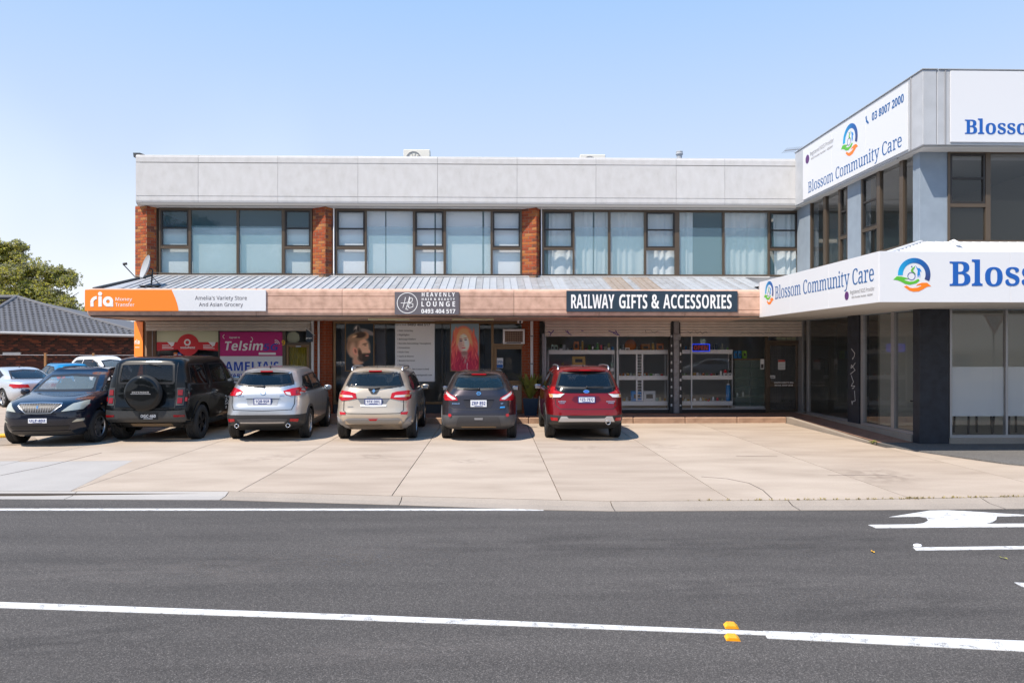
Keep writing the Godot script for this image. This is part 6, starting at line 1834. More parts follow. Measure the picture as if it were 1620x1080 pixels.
func ring(k: CarSkin, face: String, poly: PackedVector2Array, w: float, off: float) -> Shape:      # a border just inside an outline
	var s := shape()
	var n := poly.size()
	var sgn := 1.0 if Geometry2D.is_polygon_clockwise(poly) else -1.0
	var inn := []; var outr := []
	for i in n:
		var d0 := (poly[i] - poly[(i + n - 1) % n]).normalized(); var d1 := (poly[(i + 1) % n] - poly[i]).normalized()
		var m := (d0.orthogonal() + d1.orthogonal()).normalized() * sgn
		inn.append(poly[i] - m * w / maxf(0.5, absf(m.dot(d1.orthogonal()))) * -1.0)
		outr.append(poly[i] - m * 0.012)
	for i in n:
		var j := (i + 1) % n
		var m := int(ceil(poly[i].distance_to(poly[j]) / 0.09))
		for q in m:
			var t0 := q / float(m); var t1 := (q + 1) / float(m)
			s.face(k.at(face, outr[i].lerp(outr[j], t0), off), k.at(face, outr[i].lerp(outr[j], t1), off), k.at(face, inn[i].lerp(inn[j], t1), off), k.at(face, inn[i].lerp(inn[j], t0), off), Vector3(0, 0.9, 0))
	return s

func line(k: CarSkin, face: String, pts_in: Array, w: float, off: float) -> Shape:      # a seam or trim strip along a path
	var s := shape()
	for i in pts_in.size() - 1:
		var a := Vector2(pts_in[i][0], pts_in[i][1]); var b := Vector2(pts_in[i + 1][0], pts_in[i + 1][1])
		var n := (b - a).orthogonal().normalized() * w
		var e := (b - a).normalized() * w * 0.5
		var m := maxi(1, int(ceil(a.distance_to(b) / 0.1)))
		for q in m:
			var p0 := (a - e).lerp(b + e, q / float(m)); var p1 := (a - e).lerp(b + e, (q + 1) / float(m))
			s.face(k.at(face, p0 - n, off), k.at(face, p1 - n, off), k.at(face, p1 + n, off), k.at(face, p0 + n, off), Vector3(0, 0.9, 0))
	return s

func car_body(k: CarSkin, wheels: Array, cuts: Dictionary, clad_r: float, clad_s: float) -> Array:
	var cols := []
	for i in 8: cols.append([0, 0.9 * i / 7.0])
	for i in 40: cols.append([1, 1.0 - i / 40.0])
	for i in 41: cols.append([2, i / 40.0])
	for i in 8: cols.append([3, 0.9 * (7 - i) / 7.0])
	var nr := k.rows.size(); var nc := cols.size()
	var P := []; var Q := []        # positions and what is cut away
	for r: Array in k.rows:
		var line_p := []; var line_q := []
		for c: Array in cols:
			var rear_half: bool = c[0] < 2
			var a: float = r[1] if rear_half else r[2]
			var n: float = r[4] if rear_half else r[5]
			var sg := 1.0 if rear_half else -1.0
			var x := 0.0; var z := 0.0
			if c[0] == 0 or c[0] == 3:
				x = c[1] * r[3]; z = a * pow(1.0 - pow(c[1], n), 1.0 / n)
			else:
				var f: float = c[1] * pow(1.0 - pow(0.9, n), 1.0 / n) * 0.999
				z = a * f; x = r[3] * pow(1.0 - pow(f, n), 1.0 / n)
			var p := Vector3(x, r[0], sg * z)
			var cut := 0
			if c[0] == 1 or c[0] == 2:
				for w: Array in wheels:
					if Vector2(p.z - w[0], p.y - w[1]).length() < w[2]: cut = 1
				for poly: PackedVector2Array in cuts.get("s", []):
					if Geometry2D.is_point_in_polygon(Vector2(p.z, p.y), poly): cut = 2
			if c[0] == 0:
				for poly: PackedVector2Array in cuts.get("r", []):
					if Geometry2D.is_point_in_polygon(Vector2(p.x, p.y), poly): cut = 3
			if c[0] == 3:
				for poly: PackedVector2Array in cuts.get("f", []):
					if Geometry2D.is_point_in_polygon(Vector2(p.x, p.y), poly): cut = 4
			line_p.append(p); line_q.append(cut)
		P.append(line_p); Q.append(line_q)
	# pull the rims of the openings onto their outlines
	var S := []
	for i in nr: S.append(P[i].duplicate())
	for i in nr:
		for j in nc:
			if Q[i][j] == 0: continue
			var rim := false
			for d: Array in [[-1, 0], [1, 0], [0, -1], [0, 1], [-1, -1], [1, 1], [-1, 1], [1, -1]]:
				var u: int = i + d[0]; var v: int = j + d[1]
				if u >= 0 and u < nr and v >= 0 and v < nc and Q[u][v] == 0: rim = true
			if not rim: continue
			var p: Vector3 = P[i][j]
			if Q[i][j] == 1:
				var best: Array = wheels[0]
				for w: Array in wheels:
					if absf(p.z - w[0]) < absf(p.z - best[0]): best = w
				var d := Vector2(p.z - best[0], p.y - best[1])
				var q: Vector2 = Vector2(best[0], best[1]) + d.normalized() * best[2]
				if q.y < k.rows[0][0]: q.y = p.y
				S[i][j] = Vector3(k.side(q.x, q.y), q.y, q.x)
			else:
				var key: String = ["", "", "s", "r", "f"][Q[i][j]]
				var o := Vector2(p.z, p.y) if key == "s" else Vector2(p.x, p.y)
				var best_q := o; var bd := 9.0
				for poly: PackedVector2Array in cuts[key]:
					for e in poly.size():
						var q := Geometry2D.get_closest_point_to_segment(o, poly[e], poly[(e + 1) % poly.size()])
						if q.distance_to(o) < bd: bd = q.distance_to(o); best_q = q
				if key == "s": S[i][j] = Vector3(k.side(best_q.x, best_q.y), best_q.y, best_q.x)
				elif key == "r": S[i][j] = Vector3(maxf(best_q.x, 0.0), best_q.y, k.rear(best_q.x, best_q.y))
				else: S[i][j] = Vector3(maxf(best_q.x, 0.0), best_q.y, k.front(best_q.x, best_q.y))
	var body := shape(); var clad := shape(); var any := false
	body.smooth = 1; clad.smooth = 1
	for i in nr - 1:
		for j in nc - 1:
			if Q[i][j] and Q[i + 1][j] and Q[i][j + 1] and Q[i + 1][j + 1]: continue
			var a: Vector3 = S[i][j]; var b: Vector3 = S[i][j + 1]; var c: Vector3 = S[i + 1][j + 1]; var d: Vector3 = S[i + 1][j]
			var my: float = (P[i][j].y + P[i + 1][j].y) / 2.0
			var mz: float = P[i][j].z
			var lim := clad_s
			if mz > wheels[0][0] + wheels[0][2] * 0.85: lim = clad_r
			if mz < wheels[1][0] - wheels[1][2] * 0.85: lim = clad_s + 0.08
			var t := body
			if my < lim: t = clad; any = true
			t.quad(a, b, c, d)
			t.quad(Vector3(-d.x, d.y, d.z), Vector3(-c.x, c.y, c.z), Vector3(-b.x, b.y, b.z), Vector3(-a.x, a.y, a.z))
	# close the roof
	var tip: Vector3 = Vector3(0, k.rows[-1][0] + 0.004, (k.rows[-1][1] - k.rows[-1][2]) / 2)
	for j in nc - 1:
		var a: Vector3 = S[nr - 1][j]; var b: Vector3 = S[nr - 1][j + 1]
		body.tri(a, b, tip); body.tri(Vector3(-b.x, b.y, b.z), Vector3(-a.x, a.y, a.z), tip)
	return [body, clad if any else null]

func wheel_mesh(r: float, w: float, rim_r: float, style: int) -> Array:
	var A := Transform3D(Basis(Vector3(0, 0, -1), Vector3(1, 0, 0), Vector3(0, -1, 0)), Vector3.ZERO)      # spins about x, outer face towards +x
	var tyre := shape().lathe([Vector2(rim_r, -w / 2), Vector2(r * 0.94, -w / 2), Vector2(r * 0.985, -w * 0.44), Vector2(r, -w * 0.34), Vector2(r, -w * 0.2)], A, 36)
	for g in 3:
		var y := -w * 0.2 + g * w * 0.16
		tyre.lathe([Vector2(r, y), Vector2(r - 0.008, y + 0.004), Vector2(r - 0.008, y + 0.014), Vector2(r, y + 0.018), Vector2(r, y + w * 0.16)], A, 36)
	tyre.lathe([Vector2(r, w * 0.28), Vector2(r, w * 0.34), Vector2(r * 0.985, w * 0.44), Vector2(r * 0.94, w / 2), Vector2(rim_r * 1.04, w / 2), Vector2(rim_r, w / 2 - 0.012)], A, 36)
	var barrel := shape().lathe([Vector2(rim_r, -w / 2), Vector2(rim_r * 0.98, -w * 0.1)], A, 28).lathe([Vector2(rim_r * 0.97, w * 0.12), Vector2(0.0, w * 0.1)], A, 28)
	var rim := shape().lathe([Vector2(rim_r * 1.005, w / 2 - 0.014), Vector2(rim_r * 0.99, w / 2 - 0.006), Vector2(rim_r * 0.93, w / 2 - 0.008), Vector2(rim_r * 0.91, w / 2 - 0.03)], A, 32)
	rim.lathe([Vector2(rim_r * 0.22, w * 0.2), Vector2(rim_r * 0.22, w / 2 - 0.03), Vector2(rim_r * 0.16, w / 2 - 0.022), Vector2(0, w / 2 - 0.02)], A, 16)
	var n: int = [5, 10, 7, 5][style]
	for i in n:
		for s in ([-1, 1] if style == 3 or style == 1 else [0]):
			var a: float = TAU * i / n + s * (0.16 if style == 3 else 0.09)
			var R := Transform3D(Basis(Vector3.RIGHT, a), Vector3.ZERO)
			rim.T = R
			var wd: float = [0.055, 0.016, 0.035, 0.026][style] * rim_r / 0.22
			var x0 := w / 2 - 0.035
			rim.prism_x(wd * 0.7, wd, rim_r * 0.16, rim_r * 0.95, x0 - 0.03, x0, x0 + 0.016)
	rim.T = Transform3D.IDENTITY
	return [tyre.done(), barrel.done(), rim.done()]

func car(sp: Dictionary) -> Node3D:
	var o := thing(sp.get("called", "parked_car"), sp.label, "car", sp.at, "cars parked nose-in at the shops" if not sp.has("group") else sp.group)
	bases.erase(o)
	o.rotation.y = sp.turn
	var k := CarSkin.new(sp.rows)
	var wr: Array = sp.wheels      # rear z, front z, track half, radius, width, rim radius, style, rim material, arch radius
	var arch: float = wr[8]
	var cuts := {"s": [], "r": [], "f": []}
	for g: Array in sp.get("side_glass", []): cuts.s.append(pts(g))
	if sp.has("rear_glass"): cuts.r.append(both(sp.rear_glass))
	if sp.has("front_glass"): cuts.f.append(both(sp.front_glass))
	var parts := car_body(k, [[wr[0], wr[3] + 0.01, arch], [wr[1], wr[3] + 0.01, arch]], cuts, sp.get("clad_r", 0.0), sp.get("clad_s", 0.0))
	put("body", parts[0], sp.paint, o)
	if parts[1]: put("lower_cladding", parts[1], sp.get("clad_mat", M.plastic), o)
	# floor, arches
	var lo: float = k.rows[0][0]
	put("underbody", shape().box(Vector3(0, lo + 0.10, (k.rows[0][1] - k.rows[0][2]) / 2), Vector3(wr[2] * 2 - 0.3, 0.16, k.rows[0][1] + k.rows[0][2] - 0.3), 0.03).box(Vector3(0, lo + 0.17, 0), Vector3(wr[2] * 2 + 0.1, 0.1, wr[0] - wr[1] - 2 * arch)), M.rubber, o)
	var W := wheel_mesh(wr[3], wr[4], wr[5], wr[6])
	for zi in 2:
		for s: float in [-1.0, 1.0]:
			var lin_s := shape()
			for q in 14:
				var a0 := PI * (q - 0.5) / 13.0; var a1 := PI * (q + 0.5) / 13.0
				var A := Vector3(0, wr[3] + 0.01 + sin(a0) * (arch + 0.01), wr[zi] + cos(a0) * (arch + 0.01)); var B := Vector3(0, wr[3] + 0.01 + sin(a1) * (arch + 0.01), wr[zi] + cos(a1) * (arch + 0.01))
				lin_s.quad(A + Vector3(s * (wr[2] - 0.16), 0, 0), B + Vector3(s * (wr[2] - 0.16), 0, 0), B + Vector3(s * (wr[2] + 0.08), 0, 0), A + Vector3(s * (wr[2] + 0.08), 0, 0))
				lin_s.tri(Vector3(s * (wr[2] - 0.16), wr[3], wr[zi]), A + Vector3(s * (wr[2] - 0.16), 0, 0), B + Vector3(s * (wr[2] - 0.16), 0, 0))
			put("arch_liner", lin_s, M.rubber, o)
			if sp.has("arch_trim"):
				var tr := PackedVector2Array()
				for q in 17:
					var a := lerpf(-0.28, PI + 0.28, q / 16.0)
					tr.append(Vector2(wr[zi] + cos(a) * (arch - 0.004), maxf(lo + 0.02, wr[3] + 0.01 + sin(a) * (arch - 0.004))))
				for q in 17:
					var a := lerpf(PI + 0.28, -0.28, q / 16.0)
					tr.append(Vector2(wr[zi] + cos(a) * (arch + sp.arch_trim[0]), maxf(lo + 0.02, wr[3] + 0.01 + sin(a) * (arch + sp.arch_trim[0]))))
				put("arch_trim", drape(k, "sr" if s > 0 else "sl", tr, 0.012), sp.arch_trim[1], o)
			var wn := Node3D.new()
			wn.name = "wheel"
			o.add_child(wn, true)
			wn.position = Vector3(s * wr[2], wr[3], wr[zi])
			wn.rotation = Vector3(rng.randf() * 6.0, 0.0 if s > 0 else PI, 0)
			if zi == 1 and sp.has("steer"): wn.rotation.y += sp.steer
			for q in 3:
				var mi := MeshInstance3D.new()
				mi.name = ["tyre", "barrel", "rim"][q]
				mi.mesh = W[q]; mi.material_override = [M.rubber, M.charcoal, wr[7]][q]
				wn.add_child(mi)
	# glass
	var gm: Material = sp.get("glass", M.car_glass)
	for i in cuts.s.size():
		for f: String in ["sr", "sl"]:
			var g := put("side_window", drape(k, f, cuts.s[i], -0.006), sp.get("side_mat", gm), o)
			put("seal", ring(k, f, cuts.s[i], 0.022, 0.004), M.black, g)
	if sp.has("rear_glass"):
		var g := put("rear_window", drape(k, "r", cuts.r[0], -0.006), gm, o)
		put("seal", ring(k, "r", cuts.r[0], 0.035, 0.004), M.black, g)
	if sp.has("front_glass"):
		var g := put("windscreen", drape(k, "f", cuts.f[0], -0.006), M.screen_glass, o)
		put("seal", ring(k, "f", cuts.f[0], 0.04, 0.004), M.black, g)
	# seats
	var y0: float = lo + 0.22
	var H: float = k.rows[-1][0]
	for q: Array in [[-0.36, -0.12], [0.36, -0.12], [-0.42, 0.82], [0.42, 0.82], [0.0, 0.82]]:
		var s := shape(Transform3D(Basis(Vector3.RIGHT, 0.22), Vector3(q[0], y0 + 0.28, q[1])))
		s.box(Vector3(0, 0.28, 0), Vector3(0.46 if q[0] else 0.4, 0.62, 0.13), 0.05)
		s.box(Vector3(0, minf(0.70, H - y0 - 0.60), 0), Vector3(0.25, 0.15, 0.09), 0.04)
		put("seat", s, sp.get("seat_mat", M.charcoal), o)
	put("cabin_floor", shape().box(Vector3(0, y0, 0.2), Vector3(wr[2] * 2 - 0.2, 0.06, 2.9)).box(Vector3(0, y0 + 0.34, 1.35), Vector3(wr[2] * 2 - 0.35, 0.04, 0.75)), M.charcoal, o)
	put("dashboard", shape().box(Vector3(0, y0 + 0.42, -0.98), Vector3(wr[2] * 2 - 0.32, 0.26, 0.42), 0.08), M.charcoal, o)
	put("steering_wheel", shape().lathe([Vector2(0.16, -0.012), Vector2(0.19, -0.012), Vector2(0.19, 0.012), Vector2(0.16, 0.012), Vector2(0.16, -0.012)], Transform3D(Basis(Vector3.RIGHT, 1.1), Vector3(0.36, y0 + 0.5, -0.66)), 20), M.black, o)
	# draped pieces: [part, face, outline, material, thickness, mirrored?]
	for p: Array in sp.get("pieces", []):
		var mat_p: Material = p[3] if p[3] is Material else M[p[3]]
		if p[5] == 0:
			put(p[0], drape(k, p[1], both(p[2]), p[4]), mat_p, o)
		elif p[1] == "s":
			for f: String in ["sr", "sl"]: put(p[0], drape(k, f, pts(p[2]), p[4]), mat_p, o)
		else:
			put(p[0], drape(k, p[1], pts(p[2]), p[4]), mat_p, o)
			if p[5] == 1: put(p[0], drape(k, p[1], pts(p[2], true), p[4]), mat_p, o)
	for p: Array in sp.get("seams", []):
		var w: float = p[3] if p.size() > 3 else 0.0065
		var mm: Material = p[4] if p.size() > 4 else M.black
		var nm: String = p[5] if p.size() > 5 else "seam"
		var off: float = p[6] if p.size() > 6 else 0.003
		var fl := []
		for q: Array in p[1]: fl.append([-q[0], q[1]])
		if p[0] == "s":
			for f: String in ["sr", "sl"]: put(nm, line(k, f, p[1], w, off), mm, o)
		else:
			put(nm, line(k, p[0], p[1], w, off), mm, o)
			if p[2] == 1: put(nm, line(k, p[0], fl, w, off), mm, o)
	# number plate: face, x, y, width, height, text, plate, ink
	if sp.has("plate"):
		var p: Array = sp.plate
		var zc: float = k.rear(p[1], p[2]) + 0.02 if p[0] == "r" else k.front(p[1], p[2]) - 0.02
		var R := Transform3D(Basis.IDENTITY if p[0] == "r" else Basis(Vector3.UP, PI), Vector3(p[1], p[2], zc))
		var n := put("number_plate", shape(R).box(Vector3.ZERO, Vector3(p[3], p[4], 0.014), 0.004), p[6], o)
		if p.size() > 8: put("plate_frame", shape(R).rim(-p[3] / 2 - 0.012, -p[4] / 2 - 0.012, p[3] / 2 + 0.012, p[4] / 2 + 0.012, 0.016, -0.01, 0.011), p[8], n)
		var t := shape(R)
		words(t, p[5], 0, -p[4] * 0.2, 0.007, p[4] * 0.5, p[3] * 0.84, FONT.bold, 0.003)
		t.bar(-p[3] * 0.26, -p[4] * 0.42, p[3] * 0.26, -p[4] * 0.33, 0.007, 0.009)
		put("characters", t, p[7], n)
	for t: Array in sp.get("texts", []):      # badge lettering: face, text, x, y, cap, width, material
		var zc: float = k.rear(t[2], t[3]) if t[0] == "r" else k.front(t[2], t[3])
		var sg := 1.0 if t[0] == "r" else -1.0
		var dz: float = (k.rear(t[2], t[3] + 0.02) if t[0] == "r" else k.front(t[2], t[3] + 0.02)) - zc
		var dx: float = (k.rear(t[2] + 0.05, t[3]) if t[0] == "r" else k.front(t[2] + 0.05, t[3])) - zc
		var ex := Vector3(0.05, 0, dx).normalized() * sg; var ey := Vector3(0, 0.02, dz).normalized()
		var R := Transform3D(Basis(ex, ey, ex.cross(ey)), Vector3(t[2], t[3], zc + sg * 0.004))
		var s := shape(R)
		words(s, t[1], 0, 0, 0.0, t[4], t[5], FONT.bold, 0.006)
		put("badge", s, t[6], o)
	# mirrors
	for s: float in [-1.0, 1.0]:
		var m: Array = sp.get("mirror", [-0.88, 1.08])
		var xm := k.side(m[0], m[1]) + 0.11
		var q := shape(Transform3D(Basis.from_scale(Vector3(s, 1, 1)), Vector3(s * xm, m[1], m[0])))
		q.lathe([Vector2(0.0, -0.07), Vector2(0.055, -0.066), Vector2(0.096, -0.03), Vector2(0.10, 0.02), Vector2(0.08, 0.058), Vector2(0.0, 0.072)], Transform3D(Basis.from_scale(Vector3(1.05, 1, 0.62)), Vector3.ZERO), 14)
		var mm := put("wing_mirror", q, sp.get("mirror_mat", sp.paint), o)
		put("mirror_glass", shape(Transform3D(Basis.IDENTITY, Vector3(s * xm, m[1], m[0] + 0.058))).box(Vector3.ZERO, Vector3(0.15, 0.095, 0.012), 0.005), M.mirror, mm)
		put("mirror_stalk", shape().box(Vector3(s * (xm - 0.11), m[1] - 0.05, m[0] + 0.01), Vector3(0.12, 0.03, 0.06), 0.01), M.plastic, mm)
	if sp.has("rails"):
		var r: Array = sp.rails      # z rear, z front, x, y, material
		for s: float in [-1.0, 1.0]:
			var path := [Vector3(s * r[2], r[3] - 0.05, r[0]), Vector3(s * r[2], r[3] + 0.02, r[0] - 0.07), Vector3(s * r[2], r[3] + 0.05, r[0] - 0.28), Vector3(s * (r[2] + 0.01), r[3] + 0.055, (r[0] + r[1]) / 2), Vector3(s * r[2], r[3] + 0.035, r[1] + 0.2), Vector3(s * (r[2] - 0.01), r[3] - 0.04, r[1])]
			put("roof_rail", shape().tube(cable(path), 0.022, 8), r[4], o)
	if sp.has("spoiler"):
		var r: Array = sp.spoiler     # y, overhang, half width, material
		var rows := [[], [], [], []]
		for i in 13:
			var t := -1.0 + i / 6.0
			var x: float = t * r[2]
			var zz: float = k.rear(x, r[0])
			var drop := 0.03 * t * t
			rows[0].append(Vector3(x, r[0] - 0.045 - drop, zz - 0.03)); rows[1].append(Vector3(x, r[0] - 0.035 - drop, zz + r[1] * (1.0 - 0.25 * t * t)))
			rows[2].append(Vector3(x, r[0] - 0.008 - drop, zz + r[1] * (1.0 - 0.25 * t * t))); rows[3].append(Vector3(x, r[0] + 0.045 - drop * 1.2, k.rear(x, r[0] + 0.04) - 0.05))
		var sp_s := shape()
		sp_s.sheet([rows[0], rows[1]], -1); sp_s.sheet([rows[1], rows[2]], -1); sp_s.sheet([rows[2], rows[3]], 1)
		var spo := put("spoiler", sp_s, r[3], o)
		var zc: float = k.rear(0, r[0]) + r[1]
		put("brake_light", shape().box(Vector3(0, r[0] - 0.022, zc + 0.004), Vector3(r[4] if r.size() > 4 else 0.3, 0.028, 0.012), 0.004), M.tail_red, spo)
	if sp.has("wiper"):
		var w: Array = sp.wiper      # pivot x,y -> tip x,y
		var a := Vector3(w[0], w[1], k.rear(w[0], w[1]) + 0.03); var b := Vector3(w[2], w[3], k.rear(w[2], w[3]) + 0.025)
		put("wiper", shape().tube([a, a.lerp(b, 0.5) + Vector3(0, 0.01, 0.012), b], 0.013, 6, 0.008).lathe([Vector2(0.03, 0.0), Vector2(0.02, 0.03), Vector2(0, 0.035)], Transform3D(Basis(Vector3.RIGHT, PI / 2), a - Vector3(0, 0, 0.02)), 10), M.black, o)
	for e: Array in sp.get("exhaust", []):
		put("exhaust_tip", shape().lathe([Vector2(e[2] * 0.78, -0.12), Vector2(e[2] * 0.8, 0.0), Vector2(e[2], 0.0), Vector2(e[2], -0.16)], Transform3D(Basis(Vector3.RIGHT, PI / 2), Vector3(e[0], e[1], e[3])), 16), M.chrome, o)
	if sp.has("antenna"):
		var a: Array = sp.antenna
		if a[2] == 0:
			put("antenna", shape().prism(PackedVector2Array([Vector2(-0.012, a[1] - 0.02), Vector2(0.012, a[1] - 0.02), Vector2(0.004, a[1] + 0.06), Vector2(-0.004, a[1] + 0.06)]), a[0] - 0.06, a[0] + 0.04), M.black, o)
		else:
			put("antenna", shape().tube([Vector3(a[3], a[1] - 0.02, a[0]), Vector3(a[3], a[1] + 0.12, a[0] + 0.1)], 0.006, 5), M.black, o)
	return o

func build_cars() -> void:
	var Z := -15.87          # the middle of a car whose tail stands 17.3 m off lies further on
	# silver crossover
	car({"label": "silver crossover with black lower bumper and two exhaust tips", "at": Vector3(-5.36, 0, -19.58), "turn": deg_to_rad(3.0), "paint": M.silver_paint, "clad_r": 0.60, "clad_s": 0.40, "arch_trim": [0.05, M.plastic],
		"rows": [[0.22, 1.72, 2.05, 0.80, 6, 4.5], [0.31, 1.86, 2.18, 0.87, 7, 4.5], [0.37, 2.12, 2.21, 0.89, 7, 4.5], [0.45, 2.22, 2.24, 0.905, 7, 4.5], [0.62, 2.265, 2.26, 0.92, 6.5, 4.5], [0.75, 2.25, 2.24, 0.92, 6, 4.5], [0.90, 2.19, 2.18, 0.918, 6, 4.5], [1.00, 2.17, 2.02, 0.908, 6, 4.5], [1.06, 2.155, 1.70, 0.898, 6, 4.5], [1.10, 2.14, 1.35, 0.886, 6, 4.5], [1.14, 2.12, 1.08, 0.87, 5.5, 4.5], [1.25, 2.06, 0.93, 0.835, 5, 4.5], [1.40, 1.94, 0.70, 0.768, 5, 4.5], [1.52, 1.81, 0.47, 0.708, 5, 4.5], [1.60, 1.70, 0.27, 0.655, 5, 4], [1.65, 1.55, 0.15, 0.59, 4.5, 3.5], [1.685, 1.25, 0.10, 0.47, 4, 3], [1.702, 0.8, 0.08, 0.28, 3, 3]],
		"wheels": [1.33, -1.37, 0.80, 0.355, 0.23, 0.225, 1, M.alloy, 0.405],
		"rear_glass": [[0, 1.245], [0.36, 1.255], [0.64, 1.30], [0.62, 1.36], [0.53, 1.555], [0, 1.575]], "glass": M.privacy_glass, "side_mat": M.privacy_glass,
		"side_glass": [[[1.62, 1.26], [1.50, 1.14], [0.72, 1.13], [0.72, 1.50], [1.30, 1.47]], [[0.66, 1.13], [-0.22, 1.12], [-0.20, 1.53], [0.66, 1.51]], [[-0.28, 1.12], [-0.92, 1.13], [-0.55, 1.40], [-0.27, 1.52]]],
		"front_glass": [[0, 1.17], [0.62, 1.17], [0.52, 1.52], [0, 1.56]],
		"spoiler": [1.615, 0.14, 0.56, M.silver_paint, 0.28], "wiper": [0.0, 1.255, -0.36, 1.275], "exhaust": [[-0.57, 0.375, 0.048, 2.24], [0.57, 0.375, 0.048, 2.24]], "antenna": [1.45, 1.66, 0],
		"plate": ["r", 0.0, 0.92, 0.37, 0.125, "1QB·9SR", M.plate_white, M.plate_ink, M.plate_ink], "mirror": [-0.80, 1.10],
		"pieces": [["tail_light", "r", [[0.44, 1.155], [0.50, 1.08], [0.60, 1.045], [0.80, 1.05], [0.845, 1.10], [0.84, 1.20], [0.80, 1.235], [0.62, 1.215]], "tail_red", 0.014, 1], ["reversing_light", "r", [[0.49, 1.135], [0.60, 1.125], [0.62, 1.06], [0.555, 1.066], [0.51, 1.095]], "tail_white", 0.019, 1], ["indicator", "r", [[0.70, 1.17], [0.76, 1.175], [0.77, 1.09], [0.71, 1.085]], "tail_deep", 0.018, 1],
			["emblem", "r", oval(0, 1.115, 0.062, 0.05), "chrome", 0.012, 2], ["emblem_field", "r", oval(0, 1.115, 0.048, 0.037), "silver_paint", 0.015, 2], ["garnish", "r", [[0, 0.992], [0.38, 0.99], [0.37, 1.02], [0, 1.025]], "silver_paint", 0.022, 0], ["number_recess", "r", [[0, 0.835], [0.33, 0.835], [0.36, 0.985], [0, 0.99]], mat(lin(0.30, 0.31, 0.33), 0.4, 0.4), 0.004, 0], ["reflector", "r", [[0.61, 0.47], [0.77, 0.45], [0.79, 0.52], [0.62, 0.53]], "tail_red", 0.012, 1], ["bumper_insert", "r", [[0, 0.40], [0.50, 0.41], [0.56, 0.52], [0, 0.535]], M.plastic_grey, 0.02, 0], ["bumper_bar", "r", [[0, 0.425], [0.48, 0.43], [0.50, 0.455], [0, 0.45]], M.alloy, 0.026, 0]],
		"seams": [["r", [[0.70, 1.05], [0.70, 0.86], [0.65, 0.735], [0.0, 0.71]], 1], ["s", [[0.70, 1.12], [0.68, 0.45]], 0], ["s", [[-0.25, 1.11], [-0.30, 0.42]], 0], ["s", [[-1.05, 1.02], [-0.95, 0.45]], 0], ["s", [[0.45, 0.98], [0.62, 0.98]], 0, 0.014, M.silver_paint, "door_handle"], ["s", [[-0.50, 0.97], [-0.34, 0.97]], 0, 0.014, M.silver_paint, "door_handle"]],
		"texts": [["r", "CX-5", -0.50, 1.03, 0.03, 0.15, M.chrome], ["r", "AWD", 0.42, 1.04, 0.025, 0.10, M.chrome]]})
